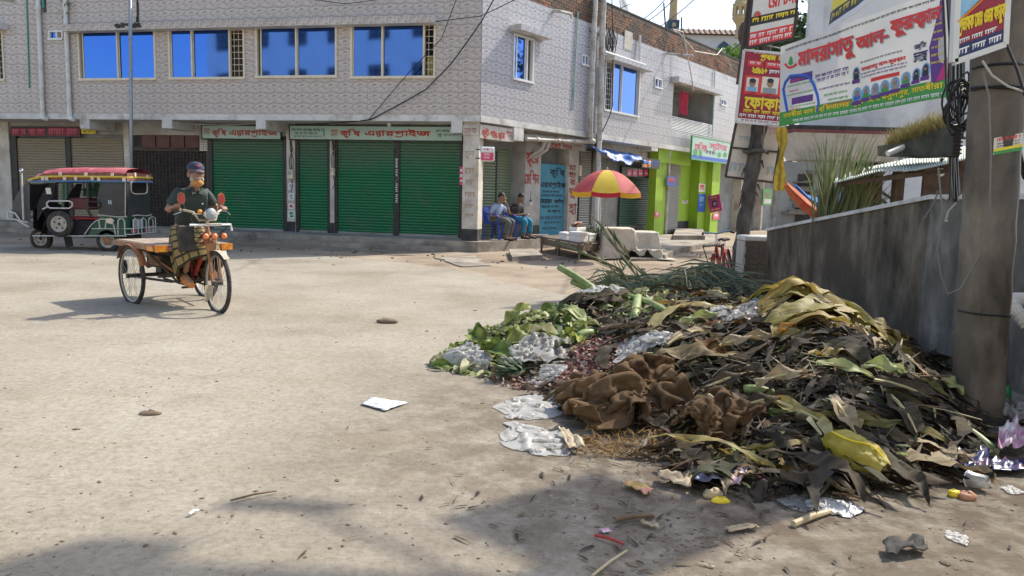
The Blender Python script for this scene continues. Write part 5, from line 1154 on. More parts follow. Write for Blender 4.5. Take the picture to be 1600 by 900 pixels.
for pts, lb, m_, r_ in [([(1466,262),(1472,330),(1464,390),(1470,430),(1481,459),(1500,452),(1530,400),(1546,330),(1548,240),(1545,150),(1535,110)], 'long loose wire looping down in front of the dark wall', 'wire_grey', .006), ([(1466,298),(1458,320),(1442,344)], 'short wire hook hanging over the wall top, left one', 'wire_grey', .006), ([(1500,310),(1482,330),(1477,346),(1480,346)], 'short wire hook hanging over the wall top, right one', 'wire_pale', .007), ([(1494,240),(1497,290),(1480,314),(1472,310)], 'grey wire curling over the wall top', 'wire_grey', .007),
  ([(1573,70),(1590,110),(1602,150)], 'wire running off the concrete pole to the right', 'wire_black', .01), ([(1535,95),(1550,118),(1575,135),(1602,144)], 'grey wire slanting across the concrete pole', 'wire_pale', .007)]:
 wire('cable', lb, [dep(x, y, YP-.26) if 'pole' in lb or 'long' in lb else dep(x, y, YP+.5) for x, y in pts], r_, m_, n=6)
q = MB()
for k in range(8):
 q.tube([dep(1596+rnd.uniform(-3,3), 100+rnd.uniform(-10,20), YP+.05), dep(1590+rnd.uniform(-5,3), 170, YP-.02), dep(1588+rnd.uniform(-8,6), 230, YP), dep(1600+rnd.uniform(0,6), 280, YP+.05)], .008, 5)
tag(q.build('cable_bunch', MATS['wire_black'], loc=dep(1590,170,YP)), 'dark bunch of cables at the right edge of the concrete pole', 'cable bunch')
q = MB(); a, b, c = dep(1579,468,YP+.25), dep(1588,486,YP+.2), dep(1606,508,YP+.15)
PPp = [a.lerp(b, t/5) for t in range(5)]+[b.lerp(c, t/7) for t in range(8)]; PPp.insert(0, Vector((XW+.1, a.y+.05, a.z+.02))); q.tube(PPp, [.045+.004*(i % 2) for i in range(len(PPp))], 12); tag(q.build('waste_pipe', MATS['pvc_white'], loc=b), 'white ribbed waste pipe bending down behind the concrete pole', 'pipe')
YW = 16.5
def wp_(px, py, d=0): return dep(px, py, YW+d)
mat('white_paint', (.60,.61,.62), (.70,.71,.71), 1.2, .85, .15, 10, stain=(.36,.36,.35), sscale=.8, samt=.36); mat('maroon_paint', (.16,.045,.045), (.21,.07,.065), 4, .8); mat('dark_void', (.03,.028,.025), (.07,.06,.05), 3, .9)
wb = thing('white_building', 'tall white painted building with a maroon edged porch behind the banners', 'building', (wp_(1252,300).x, YW, 0))
xl = wp_(1253,150).x; xr = wp_(1640,150).x
HW = 6.15
q = MB(); q.prism([(xl, YW), (xr, YW), (xr+6, YW+7), (xl+5, YW+7)], lambda x, y: (x, y, 0), lambda x, y: (x, y, HW)); q.build('wall', MATS['white_paint'], wb)
q = MB(); q.box(xl-.02, xl+.28, YW-.14, YW-.01, 0, HW+.02); q.build('pilaster', MATS['white_paint'], wb)
a = wp_(1237,201,-1.3); b = wp_(1424,211,-1.3); q = MB(); q.box(a.x, b.x, a.y, YW-.002, b.z, a.z); q.build('porch_edge', MATS['maroon_paint'], wb)
q = MB(); c = wp_(1264,241,-1.0); d_ = wp_(1385,228,-1.2)
q.add([(a.x+.05, a.y+.02, b.z-.002), (b.x-.05, a.y+.02, b.z-.002), (b.x-.05, a.y+.5, b.z-.5), (a.x+.4, a.y+.5, b.z-.5), (a.x+.05, YW-.01, b.z-.002), (a.x+.4, YW-.01, b.z-.5), (b.x-.05, YW-.01, b.z-.5), (b.x-.05, YW-.01, b.z-.002)], [(0,1,2,3),(0,3,5,4),(3,2,6,5),(1,7,6,2)]); q.build('porch_soffit', MATS['slab_white'], wb)
q = MB(); q.box(a.x+.02, b.x-.02, a.y+.02, YW-.01, a.z+.002, a.z+.08); q.build('porch_moss', MATS['stain_black'], wb)
q = MB(); x0 = wp_(1318,260).x; x1 = wp_(1364,260).x; q.box(x0, x1, YW-.03, YW-.004, 0, b.z-.5); q.build('doorway', MATS['dark_void'], wb)
q = MB(); x2 = wp_(1374,260).x; q.box(x1, x2, YW-.2, YW-.003, 0, b.z-.02); q.build('door_post', MATS['iron_brown'], wb)
q = MB();
for (xa, xb, ya, yb) in [(1376,1379,218,320),(1404,1407,216,320),(1379,1404,216,219)]: q.box(wp_(xa,260).x, wp_(xb,260).x, YW-.05, YW-.004, max(0, wp_(1390,yb).z), wp_(1390,ya).z)
q.build('door_frame', MATS['plaster_grey'], wb)
rw = thing('shed_wall', 'grey rough walled shed under the tiled house behind the hammock', 'shed', (dep(1260,300,15).x, 15, 0))
a = dep(1222,252,15); b = dep(1322,300,15); q = MB(); q.box(a.x, b.x, 15, 15.15, 0, a.z); q.build('wall', MATS['plaster_grey'], rw)
q = MB()
for k in range(16):
 x = rnd.uniform(a.x, b.x-.4); z = rnd.uniform(1.0, a.z-.1); q.box(x, x+rnd.uniform(.2,.6), 14.9+rnd.random()*.08, 15-.001*k, z, z+rnd.uniform(.03,.1))
q.build('ledge', MATS['mortar'], rw); q = MB(); x0 = dep(1245,300,15).x; x1 = dep(1268,300,15).x; q.box(x0, x1, 14.97, 14.995, 0, dep(1250,272,15).z); q.build('opening', MATS['dark_void'], rw)
t, r_, fn = sign_f(S, 'poster', 'green poster with a man in portrait on the wall right of the wooden pole', (1192,295,1206,321), .75, 'print_green', .012, 'poster')
put(t, 'print_skin', [('o', (1196,301,1202,309))], S, tf(S, .734), .734, 'portrait_face'); put(t, 'print_cream', [('#', (1194,311,1205,318))], S, tf(S, .735), .735, 'portrait_shirt')
a, b = dep(1411,241,9.5), dep(1486,193,8.6); ms = thing('mossy_awning', 'dark mossy awning slab with dry grass growing on top beside the cables', 'awning', dep(1448,243,9))
A0, A1, B0, B1 = dep(1411,224,9.5), dep(1489,194,8.6), dep(1411,242,9.5), dep(1489,246,8.6)
q = MB(); bk = Vector((.25,1.2,.05)); q.add([A0,A1,B1,B0,A0+bk,A1+bk,B1+bk,B0+bk], [(0,3,2,1),(4,5,6,7),(0,1,5,4),(3,7,6,2),(0,4,7,3),(1,2,6,5)]); mat('mossy', (.035,.035,.028), (.09,.085,.06), 6, .95, .8, 20); q.build('slab', MATS['mossy'], ms)
mat('dry_grass', (.3,.25,.1), None, 1, .9, island=[(.34,.28,.10),(.22,.2,.07),(.42,.36,.16),(.16,.17,.05)], subs=.2)
q = MB()
for k in range(900):
 t = rnd.random(); p = A0.lerp(A1, t)+bk*rnd.random()*.7; L_ = rnd.uniform(.06,.24); d = Vector((rnd.gauss(0,.35), rnd.gauss(-.25,.3), 1)).normalized(); w_ = Vector((.006,.003,0)); dn = Vector((d.x, d.y, 0))*.6
 q.add([p-w_, p+w_, p+d*L_*.6+w_*.8, p+d*L_*.6-w_*.8, p+d*L_+dn*L_*.6], [(0,1,2,3),(3,2,4)])
tag(q.build('grass', MATS['dry_grass'], ms), kind='stuff')
q = MB(); q.tube([dep(1387,240,9.4), dep(1414,229,9.5)], .035, 10); tag(q.build('pipe_stub', MATS['pvc_white'], loc=dep(1400,235,9.4)), 'pale pipe stub sticking out left of the mossy awning', 'pipe')
Ue = [(1303,281,11.5),(1330,268,11.6),(1372,258,11.5),(1430,246,11.0),(1478,236,10.6),(1520,226,10.2)]; Le = [(1303,286,9.6),(1332,279,9.4),(1372,268,9.2),(1430,266,8.7),(1478,256,8.4),(1520,246,8.1)]
def poly_at(Pl, u):
 k = u*(len(Pl)-1); i = min(int(k), len(Pl)-2); f = k-i; return dep(*[Pl[i][j]+(Pl[i+1][j]-Pl[i][j])*f for j in range(3)])
def roof(u, v): p = poly_at(Le, u).lerp(poly_at(Ue, u), v); return p+Vector((0,0,.007*math.sin(u*2*math.pi*58)))
mat('tin_green', (.40,.46,.40), (.52,.56,.50), 3, .5, metal=.15, stain=(.24,.27,.2), sscale=2, samt=.36)
shd = thing('tin_shed', 'open shed with a pale green corrugated tin roof behind the wall', 'shed', dep(1405,320,10))
q = MB(); q.grid(roof, 464, 5); rf = q.build('roof', MATS['tin_green'], shd, smooth=True, solid=.006)
mat('wood_dark', (.06,.04,.028), (.12,.08,.055), 6, .85, .3, 20)
for (xa, ya, xb, yb, w_, d) in [(1405,268,1404,316,.08,9.8),(1366,276,1364,330,.12,10.5),(1505,250,1502,310,.09,8.9)]:
 p = dep(xa, ya, d); q = MB(); q.tube([p, Vector((p.x, p.y, 0))], w_, 8); q.build('post', MATS['wood_dark'], shd)
a, b = dep(1445,262,9.6), dep(1512,310,9.6); q = MB(); q.box(a.x, b.x, 9.6, 9.64, .8, a.z); q.build('board_wall', MATS['wood_dark'], shd)
q = MB()
for k in range(3): q.bar(dep(1310,288+2*k,9.7+.7*k), dep(1520,262-6*k,8.5+.9*k), .05, .05)
q.build('rafter', MATS['wood_dark'], shd)
a = dep(1470,269,8.9); lt = thing('bulb', 'white bulb glinting under the tin roof', 'bulb', a); q = MB(); q.sphere(a, .045,.045,.05, 10, 8); q.build('globe', MATS['print_white'], lt, smooth=True); q = MB(); q.tube([a+Vector((0,0,.05)), a+Vector((0,0,.16))], .02, 6); q.build('holder', MATS['iron_dark'], lt)
q = MB(); q.bar(wp_(1362,290,-.5), wp_(1400,315,-.5), .05, .05); q.bar(wp_(1362,300,-.5), wp_(1385,318,-.5), .05, .05); tag(q.build('stair_rail', MATS['iron_dark'], loc=wp_(1362,290,-.5)), 'dark slanting rail beside the white door behind the shed', 'rail')
mat('cloth_orange', (.5,.06,.05), (.62,.24,.08), 3, .85, subs=.2); mat('cloth_blue', (.03,.11,.36), (.06,.2,.5), 5, .85, subs=.2)
def drape(top, bot, d, n=30):
 def fn(u, v):
  k = u*(len(top)-1); i = min(int(k), len(top)-2); f = k-i
  a = dep(top[i][0]+(top[i+1][0]-top[i][0])*f, top[i][1]+(top[i+1][1]-top[i][1])*f, d); b = dep(bot[i][0]+(bot[i+1][0]-bot[i][0])*f, bot[i][1]+(bot[i+1][1]-bot[i][1])*f, d-.25)
  return a.lerp(b, v)+Vector((0, -.16*math.sin(v*3.1)+.02*math.sin(v*15+u*5), 0))
 q = MB(); q.grid(fn, n, 10); return q
ob = drape([(1225,283),(1240,292),(1258,308),(1275,324),(1292,334)], [(1224,290),(1232,306),(1248,325),(1266,338),(1290,346)], 11).build('hanging_cloth', MATS['cloth_orange'], loc=dep(1250,310,11), smooth=True); tag(ob, 'red and orange cloth slung in a curve behind the wall', 'cloth')
ob = drape([(1238,287),(1258,303),(1280,309),(1300,306),(1325,293)], [(1240,292),(1262,318),(1285,332),(1305,330),(1325,300)], 11.6).build('hanging_cloth', MATS['cloth_blue'], loc=dep(1290,310,11.6), smooth=True); tag(ob, 'blue cloth slung in a curve behind the tall grass', 'cloth')
mat('cane_leaf', (.1,.15,.05), None, 1, .8, island=[(.10,.15,.045),(.16,.2,.08),(.22,.24,.12),(.07,.11,.035),(.26,.25,.14)], subs=.3)
def cane(base, tips, label, n, d, seed):
 rr = random.Random(seed); p0 = dep(*base, d); t = thing('cane_plant', label, 'plant', (p0.x, p0.y, 0)); q = MB(); ql = MB()
 for k in range(n):
  b = Vector((p0.x+rr.gauss(0,.09), p0.y+rr.gauss(0,.09), 0)); tp = rr.choice(tips); e = dep(tp[0]+rr.gauss(0,4), tp[1]+rr.gauss(0,9), d+rr.gauss(0,.2)); m = b.lerp(e, .55)
  if k < n*.3: q.tube([b, b.lerp(e,.3), b.lerp(e,.62)], [.016,.014,.008], 5)
  s0 = b.lerp(e, rr.uniform(.3,.5)); L = (e-s0).length; sd = Vector((rr.uniform(.5,1), rr.uniform(-.5,.5), 0)).normalized(); w_ = rr.uniform(.008,.016); dro = Vector(((e.x-b.x)*.5+rr.gauss(0,.12), rr.gauss(0,.1), -abs(rr.gauss(0,.14))))
  C = [s0+(e-s0)*t_+dro*t_*t_ for t_ in (0,.35,.7,1)]; W = [w_, w_, w_*.7, .001]
  v = [];
  for c_, w2 in zip(C, W): v += [c_-sd*w2, c_+sd*w2]
  ql.add(v, [(0,1,3,2),(2,3,5,4),(4,5,7,6)])
 q.build('stem', MATS['cane_leaf'], t); tag(ql.build('leaves', MATS['cane_leaf'], t), kind='stuff')
cane((1293,332), [(1300,205),(1322,195),(1285,215),(1335,205),(1310,220),(1345,215),(1300,250)], 'tall green cane grass standing behind the wall', 85, 10.2, 3)
cane((1312,335), [(1352,240),(1342,225),(1360,262),(1350,300),(1358,225)], 'leaning bundle of darker cane grass right of the tall one', 70, 10.0, 4)
def leaf_tree(label, base, h, crown, n, seed, cols, leaf=.12, r=.12):
 rr = random.Random(seed); t = thing('leafy_tree', label, 'tree', (base.x, base.y, 0)); q = MB(); q.tube([(base.x, base.y, 0), (base.x+.1, base.y, h*.5), (base.x, base.y, h)], [r, r*.8, r*.5], 8)
 ql = MB(); cl_ = []
 for k in range(14):
  c = Vector((base.x+rr.gauss(0,crown*.45), base.y+rr.gauss(0,crown*.45), h+rr.gauss(crown*.25,crown*.4))); cl_.append(c); q.tube([(base.x, base.y, h*.75), tuple((Vector((base.x,base.y,h*.8))+c)/2+Vector((0,0,.1))), tuple(c)], [r*.4, r*.25, r*.1], 5)
 q.build('trunk', MATS['bark'], t)
 for k in range(n):
  c = rr.choice(cl_)+Vector((rr.gauss(0,1),rr.gauss(0,1),rr.gauss(0,1)))*crown*.22; d = Vector((rr.gauss(0,1),rr.gauss(0,1),rr.gauss(-.2,.7))).normalized(); s_ = d.cross(Vector((rr.gauss(0,1),rr.gauss(0,1),rr.gauss(0,1)))).normalized(); L = leaf*rr.uniform(.6,1.3)
  ql.add([c, c+d*L*.5+s_*L*.28, c+d*L, c+d*L*.5-s_*L*.28], [(0,1,2,3)])
 m_ = mat('leaf_'+str(seed), cols[0], None, 1, .7, island=cols, subs=.35); tag(ql.build('crown', m_, t), kind='stuff')
leaf_tree('bright green bush showing above the end of the brick parapet', dep(1150,100,41), dep(1150,104,41).z, .9, 1500, 11, [(.10,.2,.03),(.16,.28,.05),(.06,.13,.02)], .25)
leaf_tree('dark green tree top between the top poster and the white building', dep(1241,80,24), dep(1241,85,24).z, 1.3, 2200, 12, [(.03,.06,.02),(.06,.1,.03),(.04,.08,.03)], .22)
leaf_tree('small bright shrub at the far right end of the mosque wall', dep(1172,90,44), dep(1172,95,44).z, .6, 500, 13, [(.10,.2,.03),(.16,.28,.05),(.06,.13,.02)], .22)
def skin_part(nodes, edges, sub=1):
 """limbs grown along connected joints; nodes: name -> (x, y, z, r[, r2])"""
 names = list(nodes); me = bpy.data.meshes.new('sk'); me.from_pydata([nodes[n][:3] for n in names], [(names.index(a), names.index(b)) for a, b in edges], [])
 o = bpy.data.objects.new('sk', me); COL.objects.link(o); m = o.modifiers.new('s', 'SKIN'); m.use_smooth_shade = True
 for v, n in zip(me.skin_vertices[0].data, names): r = nodes[n][3:]; v.radius = (r[0], r[-1]); v.use_root = (n == names[0])
 ss = o.modifiers.new('u', 'SUBSURF'); ss.levels = sub; ss.render_levels = sub
 dg = bpy.context.evaluated_depsgraph_get(); dg.update(); ev = o.evaluated_get(dg); em = ev.to_mesh()
 q = MB(); q.add([v.co.copy() for v in em.vertices], [tuple(p.vertices) for p in em.polygons]); ev.to_mesh_clear(); bpy.data.objects.remove(o); return q
def remeshed(q, vox):
 me = q.mesh('rm', None); o = bpy.data.objects.new('rm', me); COL.objects.link(o); m = o.modifiers.new('r', 'REMESH'); m.mode = 'VOXEL'; m.voxel_size = vox; m.use_smooth_shade = True
 sm = o.modifiers.new('sm', 'SMOOTH'); sm.factor = .5; sm.iterations = 2
 dg = bpy.context.evaluated_depsgraph_get(); dg.update(); ev = o.evaluated_get(dg); em = ev.to_mesh()
 r = MB(); r.add([v.co.copy() for v in em.vertices], [tuple(p.vertices) for p in em.polygons]); ev.to_mesh_clear(); bpy.data.objects.remove(o); return r
def head(q, c, rot, s=1.0):
 """skull, jaw, nose, brow, lips, ears; local -Y is where the face looks"""
 def e(x, y, z, a, b, d, n=14, m=10): q.sphere(c+rot@Vector((x*s, y*s, z*s)), a*s, b*s, d*s, n, m, rot)
 e(0, .012, .045, .076, .094, .085); e(0, -.012, -.02, .066, .078, .088); e(0, -.042, -.072, .042, .042, .035)
 e(0, -.088, -.012, .0135, .02, .026, 8, 6); e(0, -.1, -.026, .017, .014, .012, 8, 6); e(0, -.078, .026, .05, .012, .011, 10, 6)
 e(0, -.082, -.052, .025, .012, .009, 10, 6); e(.034, -.062, -.018, .022, .02, .018, 8, 6); e(-.034, -.062, -.018, .022, .02, .018, 8, 6)
 for sx in (-1, 1): e(sx*.077, .008, -.004, .011, .022, .034, 8, 6)
def hand(q, wrist, fwd, up, side, s=1.0, curl=1.0):
 """palm with four unequal bent fingers and a thumb; fwd = knuckle direction, up = back of the hand, side = thumb side"""
 f = Vector(fwd).normalized(); u = Vector(up); u = (u-f*u.dot(f)).normalized(); sd = Vector(side); sd = (sd-f*sd.dot(f)-u*sd.dot(u)).normalized()
 M3 = Matrix((sd, f, u)).transposed()
 q.sphere(wrist+f*.045*s, .041*s, .055*s, .017*s, 12, 8, M3)
 for k, L in enumerate((.072, .08, .074, .058)):
  b = wrist+f*.085*s+sd*(.030-.02*k)*s; p = [b-f*.03*s]; d = f.copy()
  p.append(b)
  for j, l in enumerate((.45, .32, .23)):
   a = curl*(.55, .95, .8)[j]; d = (Matrix.Rotation(-a, 3, sd) @ d) if True else d
   p.append(p[-1]+d*L*l*s)
  q.tube(p, [.0095*s, .0095*s, .009*s, .0082*s, .006*s], 7)
 t = wrist+f*.025*s+sd*.035*s; d = (f*.55+sd*.8-u*.25).normalized(); p = [t-sd*.02*s, t, t+d*.035*s, t+d*.035*s+(f*.7-u*.6*curl+sd*.1).normalized()*.03*s]; q.tube(p, [.012*s, .012*s, .0105*s, .008*s], 7)
mat('skin_brown', (.25,.135,.085), (.32,.18,.115), 9, .55, .1, 60); mat('hair_black', (.012,.01,.009), (.03,.025,.022), 40, .6, .5, 90)
mat('beard_orange', (.42,.17,.035), (.55,.33,.13), 30, .85, .8, 80); mat('beard_grey', (.35,.32,.28), (.5,.46,.4), 30, .9, .8, 80)
mat('shirt_dark_green', (.018,.032,.028), (.035,.052,.045), 5, .75, .4, 10); mat('cap_navy', (.018,.025,.055), (.03,.038,.075), 14, .8); mat('cap_peak', (.10,.07,.09), None, 1, .8)
mat('shirt_pale_blue', (.28,.38,.56), (.36,.46,.62), 4, .85, .4, 9); mat('trousers_grey', (.085,.095,.09), (.13,.14,.13), 5, .85, .4, 9); mat('shirt_charcoal', (.03,.026,.027), (.055,.048,.05), 6, .85, .4, 9); mat('trousers_blue', (.03,.20,.34), (.05,.28,.42), 5, .85, .5, 8)
mat('leather_dark', (.02,.016,.014), None, 1, .6); mat('sandal_orange', (.62,.22,.04), None, 1, .6); mat('eye_white', (.6,.58,.55), None, 1, .3)
def lungi_mat():
 m = bpy.data.materials.new('lungi'); m.use_nodes = True; N = m.node_tree.nodes; L = m.node_tree.links; P = N['Principled BSDF']; P.inputs['Roughness'].default_value = .9
 uv = N.new('ShaderNodeUVMap'); sp = N.new('ShaderNodeSeparateXYZ'); L.new(uv.outputs[0], sp.inputs[0]); out = []
 for ax, k in (('X', 9), ('Y', 6)):
  mm = N.new('ShaderNodeMath'); mm.operation = 'MULTIPLY'; mm.inputs[1].default_value = k; L.new(sp.outputs[ax], mm.inputs[0]); fr = N.new('ShaderNodeMath'); fr.operation = 'FRACT'; L.new(mm.outputs[0], fr.inputs[0])
  g_ = N.new('ShaderNodeMath'); g_.operation = 'GREATER_THAN'; g_.inputs[1].default_value = .74; L.new(fr.outputs[0], g_.inputs[0]); out.append(g_)
 mx = N.new('ShaderNodeMix'); mx.data_type = 'RGBA'; mx.inputs[6].default_value = (.27,.20,.075,1); mx.inputs[7].default_value = (.09,.065,.028,1); L.new(out[0].outputs[0], mx.inputs[0])
 m2 = N.new('ShaderNodeMix'); m2.data_type = 'RGBA'; L.new(out[1].outputs[0], m2.inputs[0]); L.new(mx.outputs[2], m2.inputs[6]); m2.inputs[7].default_value = (.03,.025,.018,1); L.new(m2.outputs[2], P.inputs['Base Color']); MATS['lungi'] = m
lungi_mat()
def face_bits(t, c, rot, s=1.0):
 q = MB();
 for sx in (-1, 1): q.sphere(c+rot@Vector((sx*.031*s, -.078*s, .004*s)), .011*s, .007*s, .007*s, 8, 6, rot)
 q.build('eyes', MATS['eye_white'], t)
 q = MB()
 for sx in (-1, 1): q.sphere(c+rot@Vector((sx*.031*s, -.0835*s, .004*s)), .0055*s, .003*s, .006*s, 8, 6, rot); q.tube([c+rot@Vector((sx*.014*s, -.091*s, .024*s)), c+rot@Vector((sx*.034*s, -.09*s, .029*s)), c+rot@Vector((sx*.052*s, -.074*s, .022*s))], .004*s, 5)
 tag(q.build('eyebrows', MATS['hair_black'], t), kind='stuff')
def hair_cap(t, c, rot, s=1.0, m='hair_black'):
 q = MB()
 def fn(u, v):
  a = 2*math.pi*u; p = math.pi*.5*(1-v)*1.12-.16; k = 1+.04*noise.noise(Vector((u*20, v*9, s)))
  s_ = math.sin(a); low = -.62*max(0, s_)-.12+.6*max(0, -s_)**1.5; p = low+(math.pi/2-low)*(1-v)
  return c+rot@Vector((.083*s*k*math.cos(a)*math.cos(p), (.012+.1*k*math.sin(a)*math.cos(p))*s, (.04+.098*k*math.sin(p))*s))
 q.grid(fn, 28, 10, True); return q.build('hair', MATS[m], t, smooth=True)
AX = Vector((-4.33, 9.48, 0)); hd = Vector((.743,-.669,0)).normalized(); sdv = Vector((-hd.y, hd.x, 0))
TM = Matrix(((hd.x, sdv.x, 0, AX.x), (hd.y, sdv.y, 0, AX.y), (0,0,1,0), (0,0,0,1)))
mat('tyre', (.025,.024,.022), (.07,.06,.05), 12, .9); mat('spoke', (.38,.36,.32), None, 1, .4, metal=.5); mat('chrome', (.55,.57,.6), None, 1, .15, metal=1)
mat('frame_black', (.02,.018,.016), (.055,.045,.035), 10, .6); mat('frame_red', (.42,.035,.03), (.3,.04,.03), 8, .5); mat('frame_orange', (.42,.17,.06), (.20,.10,.06), 8, .7); mat('frame_cream', (.5,.45,.34), (.36,.3,.22), 9, .6)
mat('plank', (.26,.20,.15), (.40,.33,.26), 7, .85, .4, 18, stretch=(.4,2,1)); mat('plank_edge', (.38,.22,.13), (.20,.12,.08), 8, .85); mat('lamp_orange', (.75,.22,.08), None, 1, .25); mat('reflector_yellow', (.8,.42,.03), (.7,.12,.02), 25, .4)
trike = thing('cargo_tricycle', 'flat bed wooden cargo tricycle with orange lamps ridden by the man in the cap', 'tricycle', M=TM)
def wheel(parent, M_, c, r, axis_rot, tr=.022, nsp=28, hubm='frame_black', rimm='spoke'):
 """bicycle wheel: local axle along Y"""
 q = MB(M_); P_ = [Vector(c)+axis_rot@Vector((r*math.cos(t), 0, r*math.sin(t))) for t in [2*math.pi*k/40 for k in range(40)]]; q.tube(P_, tr, 8, closed=True); w_ = q.build('wheel', MATS['tyre'], parent, smooth=True)
 q = MB(M_); q.tube([Vector(c)+axis_rot@Vector(((r-tr*1.1)*math.cos(t), 0, (r-tr*1.1)*math.sin(t))) for t in [2*math.pi*k/40 for k in range(40)]], tr*.55, 6, closed=True); q.build('rim', MATS[rimm], w_)
 q = MB(M_)
 for k in range(nsp):
  a = 2*math.pi*k/nsp; b = a+(.45 if k % 2 else -.45); s_ = .035 if (k//2) % 2 else -.035
  q.tube([Vector(c)+axis_rot@Vector((.025*math.cos(b), s_, .025*math.sin(b))), Vector(c)+axis_rot@Vector(((r-tr)*math.cos(a), 0, (r-tr)*math.sin(a)))], .0024, 4, cap=False)
 tag(q.build('spokes', MATS['spoke'], w_), kind='stuff')
 q = MB(M_); q.tube([Vector(c)+axis_rot@Vector((0,-.06,0)), Vector(c)+axis_rot@Vector((0,.06,0))], .028, 10); q.build('hub', MATS[hubm], w_)
 return w_
I3 = Matrix.Identity(3); WR = .345
wheel(trike, TM, (0,-.46,WR), WR, I3, .026); wheel(trike, TM, (0,.46,WR), WR, I3, .026); q = MB(TM); q.tube([(0,-.5,WR),(0,.5,WR)], .024, 8); q.build('axle', MATS['frame_black'], trike)
for k in range(5):
 q = MB(TM); y = -.44+.176*k; q.bbox(-.5, .70, y+.004, y+.172, .735+rnd.uniform(-.003,.003), .762, .005); q.build('plank', MATS['plank'], trike)
q = MB(TM); q.box(-.51, .71, -.462, -.438, .69, .752); q.build('side_rail', MATS['plank_edge'], trike); q = MB(TM); q.box(-.51, .71, .438, .462, .69, .752); q.build('side_rail', MATS['plank_edge'], trike)
q = MB(TM); q.box(.68, .712, -.43, .43, .685, .733); q.build('front_rail', MATS['plank_edge'], trike); q = MB(TM); q.box(-.512, -.48, -.43, .43, .685, .733); q.build('rear_rail', MATS['plank_edge'], trike)
for y in (-.40, .40): q = MB(TM); q.box(.714, .725, y-.07, y+.07, .68, .76); q.build('reflector', MATS['reflector_yellow'], trike)
q = MB(TM); q.box(.5, .66, -.475, -.464, .685, .745); q.build('reflector', MATS['reflector_yellow'], trike)
q = MB(TM)
for y in (-.26, .26):
 q.tube([(-.42,y,.64),(.68,y,.64)], .018, 6)
 q.tube([(-.4,y,.63),(-.2,y,.5),(0,y,.44),(.25,y,.5),(.45,y,.63)], .016, 6); q.tube([(-.25,y,.52),(0,y,.47),(.25,y,.52)], .014, 6)
for x in (-.42, .05, .4, .68): q.tube([(x,-.43,.67),(x,.43,.67)], .016, 6)
q.tube([(.0,0,.40),(.78,0,.36)], .02, 6); q.tube([(.1,-.12,.30),(.72,-.1,.27)], .012, 6); q.tube([(.1,.12,.30),(.72,.1,.27)], .012, 6); q.tube([(0,-.42,.33),(.72,-.3,.33),(.72,.3,.33),(0,.42,.33)], .016, 6)
for y in (-.42, .42): q.tube([(0.02,y*.85,WR),(.02,y*.85,.66)], .018, 6)
q.tube([(.4,-.43,.66),(.72,-.2,.3)], .013, 6); q.build('under_frame', MATS['frame_black'], trike)
q = MB(TM); q.tube([(.35,-.44,.66),(.74,-.1,.32)], .014, 6); q.build('brace', MATS['frame_orange'], trike)
q = MB(TM); q.bbox(.05,.45,-.3,.3,.46,.62,.01); q.build('battery_tray', MATS['frame_black'], trike)
q = MB(TM); q.bbox(.12,.4,-.305,-.30+.01,.49,.6,.004); q.build('battery', MATS['frame_orange'], trike)
q = MB(TM); q.tube([(-.16,-.07,.36),(-.16,.12,.36)], .085, 14); q.build('motor', MATS['frame_black'], trike)
for y in (-.46, .46):
 q = MB(TM); q.grid(lambda u, v: ((WR+.035)*math.cos(math.pi*(.12+.72*u)), y-.045+.09*v, WR+(WR+.035)*math.sin(math.pi*(.12+.72*u))+.012*math.sin(v*math.pi)), 18, 4); q.build('fender', MATS['frame_orange'], trike, solid=.003)
q = MB(TM); q.lathe([(0,-.02),(.09,-.02),(.09,.02),(0,.02)], (-.4,-.40,.42), 16, 'Y'); q.build('rear_lamp_guard', MATS['tyre'], trike)
TM = TM @ Matrix.Translation((-.17,0,0))
wheel(trike, TM, (1.42,0,WR), WR, Matrix.Rotation(R(-5),3,'Z'), .026)
fh = Vector((1.22,0,.93)); fa = Vector((1.42,0,WR))
q = MB(TM)
for y in (-.055,.055): q.tube([fa+Vector((0,y,0)), Vector((1.36,y,.62)), Vector((1.27,y*.8,.78)), fh+Vector((0,y*.5,-.08))], .016, 7)
q.tube([fh+Vector((.03,0,-.14)), fh+Vector((-.03,0,.10))], .024, 8); q.build('fork', MATS['frame_orange'], trike)
q = MB(TM); q.tube([fh+Vector((-.03,0,-.05)), Vector((1.05,0,.62)), Vector((.80,0,.34))], .026, 8); q.tube([Vector((.8,0,.34)), Vector((.72,0,.72)), Vector((.68,0,.84))], .02, 8); q.tube([fh+Vector((-.02,0,.0)), Vector((.74,0,.7))], .02, 8); q.build('main_frame', MATS['frame_red'], trike)
q = MB(TM); q.grid(lambda u, v: (1.42+(WR+.035)*math.cos(math.pi*(.28+.5*u)), -.035+.07*v, WR+(WR+.035)*math.sin(math.pi*(.28+.5*u))), 16, 3); q.build('front_fender', MATS['frame_cream'], trike, solid=.003)
q = MB(TM); q.grid(lambda u, v: (1.20+.02*v-.02*math.sin(u*3), -.05+.1*u, .10+.2*v), 8, 4); q.build('mud_flap', MATS['frame_cream'], trike, solid=.004)
q = MB(TM); q.lathe([(.06,-.006),(.09,-.006),(.09,.006),(.06,.006),(.06,-.006)], (.82,-.06,.34), 20, 'Y'); q.tube([(.82,-.1,.34),(.95,-.12,.26)], .011, 6); q.tube([(.95,-.08,.26),(.95,-.2,.26)], .014, 6); q.tube([(.82,.1,.34),(.7,.12,.42)], .011, 6); q.tube([(.7,.08,.42),(.7,.2,.42)], .014, 6); q.build('crank', MATS['frame_black'], trike)
